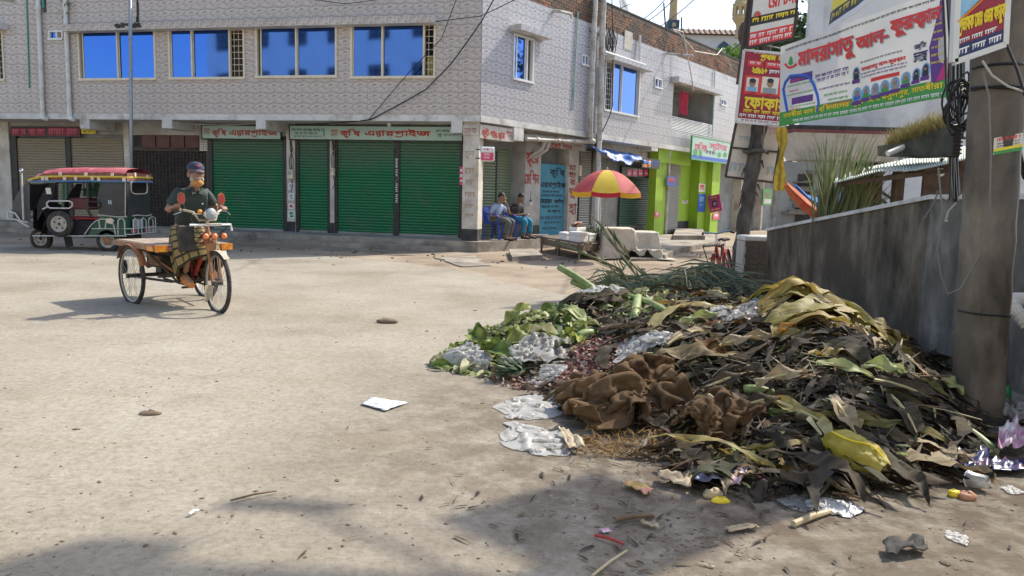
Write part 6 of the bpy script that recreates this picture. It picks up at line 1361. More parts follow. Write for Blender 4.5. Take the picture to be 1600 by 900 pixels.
q = MB(TM); hb = [(1.02,-.28,1.17),(1.10,-.22,1.17),(1.17,-.145,1.15),(1.21,-.10,1.06),(1.21,.10,1.06),(1.17,.145,1.15),(1.10,.22,1.17),(1.02,.28,1.17)]; q.tube(hb, .014, 8); q.tube([(1.19,0,.98),(1.21,0,1.06)], .02, 8); q.tube([(1.18,-.16,1.13),(1.22,0,1.13),(1.18,.16,1.13)], .009, 6); q.build('handlebar', MATS['frame_cream'], trike)
for s_ in (-1, 1):
 q = MB(TM); q.tube([(.985,s_*.305,1.17),(1.06,s_*.25,1.17)], .019, 8); q.build('grip', MATS['tyre'], trike)
 q = MB(TM); q.tube([(1.09,s_*.22,1.175),(1.16,s_*.28,1.15),(1.10,s_*.34,1.12)], .006, 5); q.build('brake_lever', MATS['chrome'], trike)
 q = MB(TM); q.tube([(1.1,s_*.2,1.18),(1.08,s_*.225,1.26)], .006, 5); mr = q.build('mirror', MATS['frame_black'], trike)
 mc = Vector((1.075,s_*.24,1.31)); f_ = lambda a, b, o=0: mc+Vector((o, a, b)); pol = [(0,.072),(.036,.048),(.046,-.02),(.026,-.072),(-.026,-.072),(-.046,-.02),(-.036,.048)]
 q = MB(TM); q.prism(pol, lambda a, b: f_(a, b, .014), lambda a, b: f_(a, b, 0)); q.build('mirror_back', MATS['frame_orange'], mr)
 q = MB(TM); q.prism([(a*.78, b*.78) for a, b in pol], lambda a, b: f_(a, b, .018), lambda a, b: f_(a, b, .0145)); q.build('mirror_mark', MATS['frame_red'], mr)
 q = MB(TM); q.tube([(1.2,s_*.1,1.05),(1.26,s_*.22,1.10),(1.3,s_*.2,.98),(1.24,s_*.05,.85)], .006, 5); q.build('cable', MATS['wire_black'], trike)
q = MB(TM); q.lathe([(0,-.1),(.04,-.085),(.068,-.04),(.074,.02),(.07,.04),(0,.05)], (1.27,0,1.13), 16, 'X'); hl = q.build('headlight', MATS['chrome'], trike, smooth=True)
q = MB(TM); q.lathe([(0,.06),(.045,.05),(.066,.038),(.066,.03),(0,.03)], (1.278,0,1.13), 16, 'X'); q.build('lens', MATS['print_grey'], hl, smooth=True)
q = MB(TM); q.sphere((1.24,-.1,1.16), .025,.03,.025, 8, 6); q.build('indicator', MATS['reflector_yellow'], trike)
q = MB(TM); q.tube([(1.3,-.25,1.01),(1.3,.24,1.01),(1.3,.25,.94)], .014, 7); q.tube([(1.22,0,1.0),(1.3,0,1.01)], .014, 6); cbr = q.build('carrier_bar', MATS['white_metal'], trike)
q = MB(TM)
for k in range(9): q.tube([(1.285,-.06+.022*k,.995),(1.315,-.06+.022*k,1.025)], .010, 5)
q.build('cord_wrap', MATS['frame_cream'], cbr)
for y, x in ((-.085,1.33),(.015,1.34),(.135,1.33)):
 q = MB(TM); q.lathe([(0,-.03),(.03,-.03),(.042,.0),(.042,.012),(0,.012)], (x,y,.88), 14, 'X'); lp = q.build('lamp', MATS['frame_black'], trike)
 q = MB(TM); q.lathe([(0,.036),(.02,.032),(.036,.016),(.037,.012),(0,.0125)], (x,y,.88), 14, 'X'); q.build('lens', MATS['lamp_orange'], lp, smooth=True)
q = MB(TM); q.tube([(1.31,-.12,.88),(1.31,.16,.88)], .01, 5); q.tube([(1.24,0,.86),(1.31,0,.88)], .012, 5); q.build('lamp_bracket', MATS['frame_black'], trike)
q = MB(TM); q.bbox(1.16,1.19,-.33,-.14,.70,1.0,.012); q.build('leg_shield', MATS['frame_black'], trike)
q = MB(TM); q.add([(1.30,-.05,.80),(1.30,.05,.80),(1.31,.06,.70),(1.32,0,.62),(1.31,-.06,.70)], [(0,1,2,3,4)]); q.build('pennant', MATS['frame_orange'], trike, solid=.004)
q = MB(TM); q.add([(1.45,.05,.72),(1.45,.10,.72),(1.47,.11,.62),(1.47,.06,.60)], [(0,1,2,3)]); q.build('number_tag', MATS['print_white'], trike, solid=.003)
q = MB(TM)
q.grid(lambda u, v: (.60+.22*u-.02*math.cos(v*6.28), -.11*(1-.55*u)+.22*(1-.55*u)*v, .86+.02*math.sin(v*3.14)), 8, 8); q.build('saddle', MATS['tyre'], trike, smooth=True, solid=.03)
def T(x, y, z): return TM@Vector((x, y, z))
rider = thing('person', 'orange bearded man in navy cap and checked lungi riding the cargo tricycle', 'person', T(.7,0,.86))
L_ = lambda p, r, r2=None: (*T(*p), r, r2 or r)
J = {'hip': L_((.68,0,.90),.11,.09), 'waist': L_((.72,0,1.06),.11,.09), 'chest': L_((.81,0,1.23),.115,.09), 'neckb': L_((.885,-.005,1.38),.07,.06), 'neck': L_((.94,-.01,1.45),.062), 'skull': L_((.97,-.015,1.52),.062),
  'shR': L_((.86,-.165,1.36),.052), 'elR': L_((.82,-.29,1.15),.048), 'wrR': L_((.96,-.285,1.20),.029), 'haR': L_((.99,-.285,1.195),.026),
  'shL': L_((.86,.165,1.36),.052), 'elL': L_((.82,.31,1.18),.048), 'wrL': L_((.965,.285,1.21),.029), 'haL': L_((.99,.285,1.205),.026),
  'hipR': L_((.70,-.10,.88),.085), 'knR': L_((1.06,-.15,.82),.06), 'anR': L_((.94,-.15,.42),.036), 'hipL': L_((.70,.10,.88),.085), 'knL': L_((1.06,.15,.84),.06), 'anL': L_((.90,.15,.52),.036)}
E_ = [('hip','waist'),('waist','chest'),('chest','neckb'),('neckb','neck'),('neck','skull'),('chest','shR'),('shR','elR'),('elR','wrR'),('wrR','haR'),('chest','shL'),('shL','elL'),('elL','wrL'),('wrL','haL'),('hip','hipR'),('hipR','knR'),('knR','anR'),('hip','hipL'),('hipL','knL'),('knL','anL')]
q = skin_part(J, E_)
hc = T(.985,-.015,1.585); hy = math.atan2(hd.y, hd.x)
hrot = (Matrix.Rotation(hy+R(90)-R(10), 3, 'Z') @ Matrix.Rotation(R(4), 3, 'X'))*1.1
head(q, hc, hrot)
for sg, wr in ((-1, T(.965,-.285,1.20)), (1, T(.97,.285,1.21))):
 hand(q, wr, (hd*.8+Vector((0,0,-.05))), (0,0,1), sdv*(-sg), 1.0, 1.15)
for sg, an in ((-1, T(.94,-.15,.42)), (1, T(.90,.15,.52))):
 f = hd; q.tube([an+Vector((0,0,-.02))-f*.05, an+f*.02+Vector((0,0,-.05)), an+f*.10+Vector((0,0,-.085)), an+f*.17+Vector((0,0,-.10))], [.034,.042,.038,.022], 9)
remeshed(q, .0075).build('body', MATS['skin_brown'], rider, smooth=True)
face_bits(rider, hc, hrot)
SJ = {'hip': L_((.67,0,.93),.165,.135), 'waist': L_((.72,0,1.08),.155,.135), 'chest': L_((.815,0,1.25),.165,.14), 'neckb': L_((.885,-.005,1.385),.10,.09), 'ntop': L_((.915,-.006,1.43),.076), 'shR': L_((.86,-.165,1.36),.08), 'mR': L_((.845,-.23,1.26),.07), 'mR2': L_((.835,-.262,1.205),.068), 'shL': L_((.86,.165,1.36),.08), 'mL': L_((.845,.235,1.27),.07), 'mL2': L_((.835,.275,1.225),.068)}
q = skin_part(SJ, [('hip','waist'),('waist','chest'),('chest','neckb'),('neckb','ntop'),('chest','shR'),('shR','mR'),('mR','mR2'),('chest','shL'),('shL','mL'),('mL','mL2')], 2)
for v in q.v: v += Vector((noise.noise(v*9), noise.noise(v*9+Vector((5,0,0))), noise.noise(v*7)))*.012
q.build('shirt', MATS['shirt_dark_green'], rider, smooth=True)
q = MB();
for sg in (-1, 1): q.add([T(.985,sg*.01,1.365), T(.975,sg*.05,1.44), T(.95,sg*.085,1.43), T(.99,sg*.065,1.35)], [(0,1,2,3)])
q.build('collar', MATS['shirt_dark_green'], rider, solid=.008)
q = MB(); q.box(-.0,0,0,0,0,0); q = MB(TM); q.box(.965,.975,.055,.07,1.235,1.25); q.build('shirt_badge', MATS['print_white'], rider)
q = MB(); nu, nv = 40, 16
def lun(u, v):
 a = 2*math.pi*u; c = Vector((.68,0,.97)).lerp(Vector((1.0,0,.62)), v**1.1); rx = .15+.10*math.sin(v*2.4)+.01*math.sin(a*7+v*3); ry = .16+.11*math.sin(v*2.0)+.012*math.sin(a*9+2*v)
 p = c+Vector((rx*math.cos(a), ry*math.sin(a), .12*math.cos(a)*v)); p.z -= .16*v*v*(1-.4*math.cos(a)); return T(*p)
b0 = len(q.v); q.grid(lun, nu, nv, True)
for j in range(nv+1):
 for i in range(nu): q.uv[j*nu+i] = (i/nu*2, j/nv)
q.build('lungi', MATS['lungi'], rider, smooth=True, solid=.008)
q = MB(); q.sphere(hc+hrot@Vector((0,-.045,-.085)), .066,.058,.046, 16, 10, hrot)
for v in q.v: v += Vector((noise.noise(v*60), noise.noise(v*60+Vector((4,0,0))), noise.noise(v*50)))*.006
q.build('beard', MATS['beard_orange'], rider, smooth=True)
q = MB()
for sx in (-1, 1): q.sphere(hc+hrot@Vector((sx*.05,-.036,-.05)), .021,.042,.030, 10, 8, hrot)
q.build('whiskers', MATS['beard_grey'], rider, smooth=True)
q = MB(); q.sphere(hc+hrot@Vector((0,-.098,-.035)), .034,.012,.009, 10, 6, hrot); q.build('moustache', MATS['beard_grey'], rider)
q = MB(); ct = hc+hrot@Vector((0,.012,.055)); capr = hrot @ Matrix.Rotation(R(-6), 3, 'X')
q.grid(lambda u, v: ct+capr@Vector((.089*math.cos(2*math.pi*u)*math.cos(v*math.pi/2), .106*math.sin(2*math.pi*u)*math.cos(v*math.pi/2), -.015+.092*math.sin(v*math.pi/2)+.01*math.cos(v*math.pi/2))), 28, 9, True); cap_ = q.build('cap', MATS['cap_navy'], rider, smooth=True)
q = MB(); q.grid(lambda u, v: ct+capr@Vector((.084*math.cos(math.pi*(1.08+.84*u))*(1-.12*v), -.04*0+(.10+.075*v*math.sin(math.pi*u)**.6)*math.sin(math.pi*(1.08+.84*u)), -.008-.03*v-.012*abs(u-.5)*2)), 18, 6); q.build('cap_peak', MATS['cap_peak'], cap_, smooth=True, solid=.005)
q = MB(); q.add([ct+capr@Vector(p) for p in [(-.03,-.103,.032),(-.005,-.107,.028),(.004,-.106,.036),(.032,-.100,.040),(.01,-.107,.026),(-.004,-.109,.018)]], [(0,1,2),(1,5,4),(2,1,4,3)]); q.build('cap_emblem', MATS['print_red'], cap_, solid=.003)
for an in (T(.94,-.15,.42), T(.90,.15,.52)):
 q = MB(); f = hd; q.tube([an-f*.07+Vector((0,0,-.062)), an+f*.05+Vector((0,0,-.105)), an+f*.17+Vector((0,0,-.125))], [.04,.045,.035], 8); q.tube([an+f*.08+sdv*.045+Vector((0,0,-.09)), an+f*.09+Vector((0,0,-.045)), an+f*.08-sdv*.045+Vector((0,0,-.09))], .014, 6); q.build('sandal', MATS['sandal_orange'], rider)
mat('plastic_blue', (.015,.07,.42), (.03,.10,.48), 3, .35)
zPl = zFl
def chair(label, M_):
 t = thing('plastic_chair', label, 'chair', M=M_, group='blue plastic chairs at the shop corner'); P_ = 'plastic_blue'
 q = MB(M_); q.bbox(-.22,.22,-.22,.22,.40,.43,.012); q.build('seat', MATS[P_], t)
 for sx in (-1, 1):
  q = MB(M_); q.bar((sx*.20,-.20,.40),(sx*.25,-.25,0), .05,.035); q.build('leg', MATS[P_], t)
  q = MB(M_); q.bar((sx*.20,.20,.40),(sx*.24,.27,0), .05,.035); q.build('leg', MATS[P_], t)
  q = MB(M_); q.tube([(sx*.24,-.2,.42),(sx*.26,-.22,.60),(sx*.26,-.14,.645),(sx*.26,.1,.66),(sx*.24,.25,.72)], .02, 7); q.build('arm', MATS[P_], t)
 q = MB(M_); q.grid(lambda u, v: (-.21+.42*u, .22+.07*v-.05*math.sin(math.pi*u)*-1*.6, .43+.40*v), 10, 6); q.build('backrest', MATS[P_], t, solid=.018)
 q = MB(M_); q.tube([(-.22,.24,.44),(-.22,.30,.8),(-.1,.325,.86),(.1,.325,.86),(.22,.30,.8),(.22,.24,.44)], .018, 7); q.build('back_frame', MATS[P_], t); return t
def seat_frame(px, y, turn=0):
 u = S.uz(px, 360, y)[0]; p = S.M@Vector((u, y, zPl)); return Matrix.Translation(p) @ Matrix.Rotation(math.atan2(S.t.y, S.t.x)+R(turn), 4, 'Z')
def man(label, M_, shirt, pants, lean, heady, headx, armR, armL, feet, hair='hair_black', knee=(.46,.45)):
 Tm = lambda p: M_@Vector(p); N_ = lambda p, r, r2=None: (*Tm(p), r, r2 or r)
 t = thing('person', label, 'person', Tm((0,0,.43)))
 lx, ly = lean
 sh = lambda s_: (lx+s_*.19, ly*.85, .86)
 J = {'hip': N_((0,.05,.54),.12,.10), 'waist': N_((lx*.4,ly*.3+.04,.68),.10,.085), 'chest': N_((lx*.8,ly*.7,.82),.11,.085), 'nb': N_((lx,ly,.94),.062), 'nk': N_((lx,ly-.03,1.02),.052), 'sk': N_((lx+headx*.5,ly-.06,1.06),.06),
   'shR': N_(sh(-1),.05), 'elR': N_(armR[0],.043), 'wrR': N_(armR[1],.028), 'shL': N_(sh(1),.05), 'elL': N_(armL[0],.043), 'wrL': N_(armL[1],.028),
   'hR': N_((-.1,0,.51),.085), 'kR': N_((-.13,-knee[0],.50),.06), 'aR': N_((feet[0][0],feet[0][1],.08),.038), 'hL': N_((.1,0,.51),.085), 'kL': N_((.13,-knee[1],.50),.06), 'aL': N_((feet[1][0],feet[1][1],.08),.038)}
 q = skin_part(J, [('hip','waist'),('waist','chest'),('chest','nb'),('nb','nk'),('nk','sk'),('chest','shR'),('shR','elR'),('elR','wrR'),('chest','shL'),('shL','elL'),('elL','wrL'),('hip','hR'),('hR','kR'),('kR','aR'),('hip','hL'),('hL','kL'),('kL','aL')])
 c = Tm((lx+headx, ly-.085, 1.105)); rot = M_.to_3x3() @ Matrix.Rotation(R(heady[0]), 3, 'Z') @ Matrix.Rotation(R(heady[1]), 3, 'X'); head(q, c, rot)
 for ar, sg in ((armR, 1), (armL, -1)):
  f = (Tm(ar[1])-Tm(ar[0])).normalized(); hand(q, Tm(ar[1]), f, Tm(ar[2])-Tm((0,0,0)), M_.to_3x3()@Vector((sg,0,0)), 1.0, ar[3])
 for fx, fy in feet: q.tube([Tm((fx,fy+.05,.05)), Tm((fx,fy-.03,.045)), Tm((fx,fy-.12,.03)), Tm((fx,fy-.19,.025))], [.036,.04,.036,.02], 8)
 remeshed(q, .0095).build('body', MATS['skin_brown'], t, smooth=True); hair_cap(t, c, rot, 1.0, hair); face_bits(t, c, rot)
 sl = lambda a, b, f: tuple(a[i]+(b[i]-a[i])*f for i in range(3))
 SJ = {'hip': N_((0,.05,.54),.155,.14), 'waist': N_((lx*.4,ly*.3+.04,.68),.16,.145), 'chest': N_((lx*.8,ly*.7,.83),.165,.135), 'nb': N_((lx,ly,.93),.09), 'shR': N_(sh(-1),.08), 'mR': N_(sl(sh(-1),armR[0],.75),.068), 'shL': N_(sh(1),.08), 'mL': N_(sl(sh(1),armL[0],.75),.068)}
 q = skin_part(SJ, [('hip','waist'),('waist','chest'),('chest','nb'),('chest','shR'),('shR','mR'),('chest','shL'),('shL','mL')], 2)
 for v in q.v: v += Vector((noise.noise(v*8), noise.noise(v*8+Vector((5,0,0))), noise.noise(v*7)))*.014
 q.build('shirt', MATS[shirt], t, smooth=True)
 PJ = {'hip': N_((0,.04,.53),.145,.13), 'hR': N_((-.1,-.02,.52),.105), 'kR': N_((-.13,-knee[0],.50),.085), 'cR': N_((feet[0][0],feet[0][1]*.9-.02,.26),.08), 'aR': N_((feet[0][0],feet[0][1],.12),.07), 'hL': N_((.1,-.02,.52),.105), 'kL': N_((.13,-knee[1],.50),.085), 'cL': N_((feet[1][0],feet[1][1]*.9-.02,.26),.08), 'aL': N_((feet[1][0],feet[1][1],.12),.07)}
 q = skin_part(PJ, [('hip','hR'),('hR','kR'),('kR','cR'),('cR','aR'),('hip','hL'),('hL','kL'),('kL','cL'),('cL','aL')], 2)
 for v in q.v: v += Vector((noise.noise(v*9), noise.noise(v*9+Vector((5,0,0))), 0))*.014
 q.build('trousers', MATS[pants], t, smooth=True)
 for fx, fy in feet:
  q = MB(); q.tube([Tm((fx,fy+.07,.02)), Tm((fx,fy-.06,.02)), Tm((fx,fy-.2,.016))], [.042,.047,.03], 8); q.tube([Tm((fx-.045,fy-.08,.03)), Tm((fx,fy-.07,.08)), Tm((fx+.045,fy-.08,.03))], .013, 6); q.build('sandal', MATS['leather_dark'], t)
 return t
M1 = seat_frame(775, .30, 8); M2 = seat_frame(803, .42, 4)
chair('blue plastic chair under the man in the pale blue shirt', M1); chair('blue plastic chair under the man in the bright blue trousers', M2)
man('seated man in a pale blue shirt with his hand raised to his mouth', M1, 'shirt_pale_blue', 'trousers_grey', (.0,-.06), (15,12), .01, ((-.27,.03,.62),(-.2,-.22,.62),(0,0,1),.5), ((.26,-.27,.66),(.1,-.22,.98),(.5,-.8,0),1.2), ((-.14,-.42),(.13,-.36)))
man('seated man in a dark shirt and bright blue trousers looking down at his hands', M2, 'shirt_charcoal', 'trousers_blue', (.02,-.10), (-12,30), .0, ((-.27,-.06,.62),(-.08,-.33,.66),(0,0,1),.7), ((.27,-.06,.62),(.10,-.33,.66),(0,0,1),.7), ((-.12,-.40),(.16,-.44)))
YA = gnd(165, 393.5).y; print('auto depth', YA)
def V(px, py, dy=0): p = dep(px, py, YA); return Vector((p.x, YA+dy, p.z))
WA = 1.02
mat('rail_white', (.42,.42,.41), (.55,.54,.52), 9, .5)
mat('vinyl_black', (.022,.024,.027), (.04,.042,.046), 4, .45, .5, 7); mat('cowl_grey', (.055,.06,.063), (.085,.09,.093), 3, .5); mat('auto_green', (.012,.075,.04), (.02,.10,.055), 4, .35); mat('auto_red', (.40,.03,.04), None, 1, .45)
mat('canopy_red', (.36,.05,.075), (.50,.13,.14), 9, .75, .6, 14, stain=(.55,.42,.38), sscale=5, samt=.33); mat('canopy_skirt', (.17,.07,.05), (.26,.12,.08), 12, .85, .5, 20); mat('stripe_yellow', (.62,.45,.04), None, 1, .6); mat('rail_blue', (.05,.16,.34), (.09,.22,.4), 8, .5)
mat('tassel', (.55,.45,.36), (.7,.62,.5), 20, .9); mat('hub_grey', (.33,.31,.28), (.45,.42,.38), 8, .6); mat('seat_maroon', (.10,.02,.025), None, 1, .6); mat('cover_black', (.014,.014,.017), (.028,.028,.032), 9, .85, .6, 9)
base = gnd(110, 392); auto = thing('auto_rickshaw', 'dark battery auto rickshaw with a crimson canopy and yellow stripe parked by the beige shutters', 'rickshaw', (base.x, YA+.5, 0))
prof = [(43,283,283),(48,279,283),(56,274,283),(68,268,283),(82,266,283),(110,265,282.8),(150,265,282.8),(185,265.5,283),(197,267,283.3)]
def pr(u):
 k = u*(len(prof)-1); i = min(int(k), len(prof)-2); f = k-i; return [prof[i][j]+(prof[i+1][j]-prof[i][j])*f for j in range(3)]
def canopy(u, v):
 x, t, b = pr(u); p = V(x, t); e = math.sin(math.pi*v); q_ = V(x, t+5)
 z = q_.z+(p.z-q_.z)*min(1, e*4)+.05*e+.012*noise.noise(Vector((u*14, v*8, 1)))+.012*abs(math.sin(u*21)); return Vector((p.x, YA-.03+(WA+.06)*v, z))
q = MB(); q.grid(canopy, 48, 16); q.build('canopy', MATS['canopy_red'], auto, smooth=True)
q = MB()
for sgn, dy in ((0, -.04), (1, WA+.04)): q.grid(lambda u, v: (lambda x, t, b: Vector((V(x, t).x, YA+dy+.01*math.sin(u*60), V(x, t+4.5).z+(V(x, b).z-V(x, t+4.5).z)*v)))(*pr(u)), 48, 2)
xr = V(197, 270).x
q.grid(lambda u, v: Vector((xr+.03, YA-.04+(WA+.08)*u, V(197, 270).z+(V(197, 283).z-V(197, 270).z)*v)), 20, 2); q.build('canopy_skirt', MATS['canopy_skirt'], auto)
q = MB(); st = [V(47,282,-.055), V(56,278.5,-.055), V(70,276,-.055), V(110,275.5,-.055), V(190,276.5,-.055), V(198,277,-.05)]; q.tube(st+[Vector((xr+.045, YA+WA+.04, V(198,276).z))], .022, 6); q.build('yellow_stripe', MATS['stripe_yellow'], auto)
q = MB(); q.tube([V(46,283.5,-.05), V(110,283,-.05), V(198,283.5,-.05), Vector((xr+.04, YA+WA+.04, V(198,283.2).z))], .022, 6); q.tube([V(46,283.5,WA+.03), V(198,283.5,WA+.03)], .02, 6); q.build('blue_rail', MATS['rail_blue'], auto)
for (x, y) in [(70,279),(76,279),(97,272),(104,279),(121,279),(137,273),(147,279),(157,280),(178,273),(196,281)]:
 p = V(x, y, -.07); q = MB(); q.bbox(p.x-.035, p.x+.035, p.y-.012, p.y+.012, p.z-.04, p.z+.04, .01); q.build('tassel', MATS['tassel'], auto)
for (dyy, zz) in [(.25,272),(.8,275)]: q = MB(); p = V(197, zz); q.box(p.x+.035, p.x+.06, YA+dyy, YA+dyy+.06, p.z-.04, p.z+.04); q.build('tassel', MATS['tassel'], auto)
cp_px = [(18.6,331),(19.5,318),(25,306),(33,294),(40,285)]
def cowl(u, v):
 k = u*(len(cp_px)-1); i = min(int(k), len(cp_px)-2); f = k-i; p = V(cp_px[i][0]+(cp_px[i+1][0]-cp_px[i][0])*f, cp_px[i][1]+(cp_px[i+1][1]-cp_px[i][1])*f); return Vector((p.x-.06*math.sin(math.pi*v), YA+.02+(WA-.04)*v, p.z))
q = MB(); q.grid(cowl, 12, 8); cw = q.build('windscreen_cowl', MATS['cowl_grey'], auto, smooth=True, solid=.012)
for dy in (.0, WA-.02):
 q = MB(); pol = [(18.6,332),(19.5,318),(25,306),(33,294),(40,285),(46,285),(46.5,346),(38,346),(30,343)]; q.prism(pol, lambda x, y: V(x, y, dy), lambda x, y: V(x, y, dy+.02)); q.build('side_shield', MATS['cowl_grey'], auto)
q = MB(); q.tube([V(36.7,270,-.06), V(39.5,343,-.06)], .018, 8); fp = q.build('marker_pole', MATS['rail_white'], auto)
q = MB(); q.sphere(V(36.6,267,-.06), .045,.045,.05, 12, 8); q.build('ball', MATS['chrome'], fp, smooth=True)
q = MB()
for dy in (-.05, WA+.03): q.tube([V(15,330,dy), V(26,333,dy), V(31,340,dy), V(34,345,dy), V(46,347,dy)], .02, 6); q.tube([V(14.5,341,dy), V(28,343,dy), V(48,355,dy)], .02, 6)
q.tube([V(15,330,-.05), V(15,330,WA+.03)], .02, 6); q.tube([V(14.5,341,-.05), V(14.5,341,WA+.03)], .02, 6); q.tube([V(15,330,-.05), V(14.5,341,-.05)], .02, 6); q.build('front_guard', MATS['rail_white'], auto)
q = MB()
for dy in (.02, WA-.04):
 q = MB(); q.prism([(57,322),(60,312),(70,296),(78,286),(86,286),(84,300),(82,309),(72,318),(66,330),(57,345)], lambda x, y: V(x, y, dy), lambda x, y: V(x, y, dy+.03)); q.build('front_pillar', MATS['cover_black'], auto)
for (xa, ya, xb, yb, m_) in [(97,285,97.5,325,'auto_green'),(102,285,102.5,310,'auto_green'),(136,285,136.5,330,'iron_dark'),(137,330,142.5,340,'iron_dark')]:
 for dy in (.03, WA-.05): q = MB(); q.tube([V(xa, ya, dy), V(xb, yb, dy)], .028, 7); q.build('post', MATS[m_], auto)
q = MB()
for (x, y0, y1) in [(108,285,307),(113,286,307),(124,285,308),(129,285,309),(133,286,309)]: q.tube([V(x, y0, .55), V(x, y1, .55)], .016, 5)
q.tube([V(103,296,.55), V(135,297,.55)], .014, 5); q.prism([(103,306),(107,294),(114,288),(121,291),(123,285),(131,286),(134,309)], lambda x, y: V(x, y, .62), lambda x, y: V(x, y, .64)); q.build('seat_back_grille', MATS['auto_green'], auto)
q = MB(); a, b = V(103,309), V(136,328); q.bbox(a.x, b.x, YA+.08, YA+WA-.1, b.z, a.z, .02); q.build('seat_back', MATS['seat_maroon'], auto)
for dy in (-.05, WA+.03):
 q = MB(); P_ = [(79,314),(75.5,317),(76,322),(80,325),(110,325.5),(115,322),(115,316.5),(110,314)]; q.tube([V(x, y, dy) for x, y in P_], .018, 6, closed=True); q.tube([V(78,322,dy), V(69,327,dy)], .018, 6); q.build('hand_rail', MATS['rail_white'], auto)
 q = MB(); P_ = [(141,315),(139,318),(140,322),(143,324.5),(155,324.5),(158,321),(157,316),(154,315)]; q.tube([V(x, y, dy) for x, y in P_], .014, 6, closed=True); q.build('hand_rail', MATS['iron_dark'], auto)
q = MB()
def cov(u, v):
 pol = [(47,322),(52,318),(60,317),(66,322),(73,335),(76,366),(58,366),(47,360)]; k = u*len(pol); i = int(k) % len(pol); f = k-int(k); a, b = pol[i], pol[(i+1) % len(pol)]; x, y = a[0]+(b[0]-a[0])*f, a[1]+(b[1]-a[1])*f
 s_ = .3+.7*math.sin(math.pi*(.12+.76*v))**.5; cx, cy = 61, 345; return V(cx+(x-cx)*s_, cy+(y-cy)*s_, .02+.92*v)+Vector((0, .03*noise.noise(Vector((u*14, v*6, 2))), 0))
q.grid(cov, 48, 12, True); q.build('cab_cover', MATS['cover_black'], auto, smooth=True)
a, b = V(50,366), V(138,368.6); q = MB(); q.box(a.x, V(230,368).x-.6, YA+.02, YA+WA-.02, b.z, a.z); q.build('floor', MATS['cover_black'], auto)
a, b = V(108,344), V(150,366.5); q = MB(); q.box(a.x, b.x, YA+.06, YA+WA-.06, b.z, a.z); q.build('seat_box', MATS['cover_black'], auto)
a, b = V(76,339), V(156,343.5); q = MB(); q.bbox(a.x, b.x, YA+.02, YA+WA-.04, b.z, a.z, .02); q.build('red_seat', MATS['auto_red'], auto)
a, b = V(70,343.5), V(78,366); q = MB(); q.box(a.x, b.x, YA+.06, YA+WA-.06, b.z, a.z-.002); q.build('seat_box', MATS['cover_black'], auto)
q = MB()
for dy in (-.02, WA+.0): q.tube([V(52,368.5,dy), V(198,368.5,dy)], .018, 6)
q.build('sill_rail', MATS['rail_white'], auto)
q = MB(); q.bbox(V(64,0).x, V(82,0).x, YA+.0, YA+.14, V(70,366.4).z, V(70,362).z, .02); q.build('foot_mat', MATS['canopy_skirt'], auto)
xb = V(197, 300).x
q = MB(); pol = [(137,368),(143,357),(149,346),(155,339),(163,336.5),(197,337),(197,368)]; q.prism(pol, lambda x, y: V(x, y, .0), lambda x, y: V(x, y, WA)); q.build('rear_body', MATS['auto_green'], auto)
def curtain(u, v):
 xl = 157-3.5*math.sin(v*3.1)**2-2*v; x = xl+(197-xl)*u; y = 284+(336.5-284+1.5*math.sin(u*5))*v; return V(x, y, -.02-.02*math.sin(u*3.1)*math.sin(v*3.1)+.008*noise.noise(Vector((u*5, v*9, 0))))
q = MB(); q.grid(curtain, 20, 16); q.build('side_curtain', MATS['vinyl_black'], auto, smooth=True); q = MB(); q.grid(lambda u, v: curtain(u, v)+Vector((0, WA+.04, 0)), 20, 16); q.build('side_curtain', MATS['vinyl_black'], auto, smooth=True)
q = MB(); nP = 40; zt, zb = V(197,284).z, V(197,339).z; cy_, cz = WA*.5, V(197,290).z; ry, rz = .36, .175
ins, out = [], []
for k in range(nP):
 t = 2*math.pi*k/nP; c_, s_ = math.cos(t), math.sin(t); e = .45; ins.append((cy_+ry*math.copysign(abs(c_)**e, c_), cz+rz*math.copysign(abs(s_)**e, s_)*(.55 if s_ > 0 else 1)))
 m_ = max(abs(c_)/(WA*.5), abs(s_)/((zt-cz) if s_ > 0 else (cz-zb))); out.append((cy_+c_/m_, cz+s_/m_))
v = [(xb+.012, YA+a, b) for a, b in ins]+[(xb+.012, YA+a, b) for a, b in out]; q.add(v, [(k, (k+1) % nP, nP+(k+1) % nP, nP+k) for k in range(nP)]); bp_ = q.build('back_curtain', MATS['vinyl_black'], auto, solid=.01)
q = MB(); q.tube([(xb+.03, YA+a, b) for a, b in ins], .016, 5, closed=True); q.build('window_piping', MATS['hub_grey'], bp_)
q = MB(); q.tube([V(154,336,-.03), V(165,336.5,-.04), V(185,339,-.04), V(197,338.5,-.03), (xb+.03, YA+.4, V(197,337).z), (xb+.03, YA+.8, V(197,339).z), (xb+.03, YA+WA, V(197,337.5).z)], .014, 5); q.tube([V(197,284,-.03), V(197,338,-.03)], .012, 5); q.build('piping', MATS['hub_grey'], auto)
q = MB()
for k in (0, 1): q.tube([V(171.5+3*k,313,-.05), V(172.5+3*k,319,-.05)], .012, 4)
q.build('buckle', MATS['chrome'], auto)
q = MB(); g_ = lambda pts, dy=-.07: q.tube([V(x, y, dy) for x, y in pts], .011, 6)
g_([(135,366),(144,353),(152,345),(162,342),(172,343),(180,350),(183,366)]); g_([(146,357),(197,357)]); g_([(157,343.5),(159,357)]); g_([(169,343),(167,357)]); g_([(187,366),(187,345),(189.5,341.5),(194,341.5),(197,345),(198,366)]); g_([(183,357),(199,357)]); g_([(135,368),(199,368)])
for y0 in (.06, .42, .74): q.tube([(xb+.1, YA+y0, V(197,366).z), (xb+.1, YA+y0, V(197,345).z), (xb+.1, YA+y0+.08, V(197,341).z), (xb+.1, YA+y0+.2, V(197,345).z), (xb+.1, YA+y0+.2, V(197,366).z)], .011, 6)
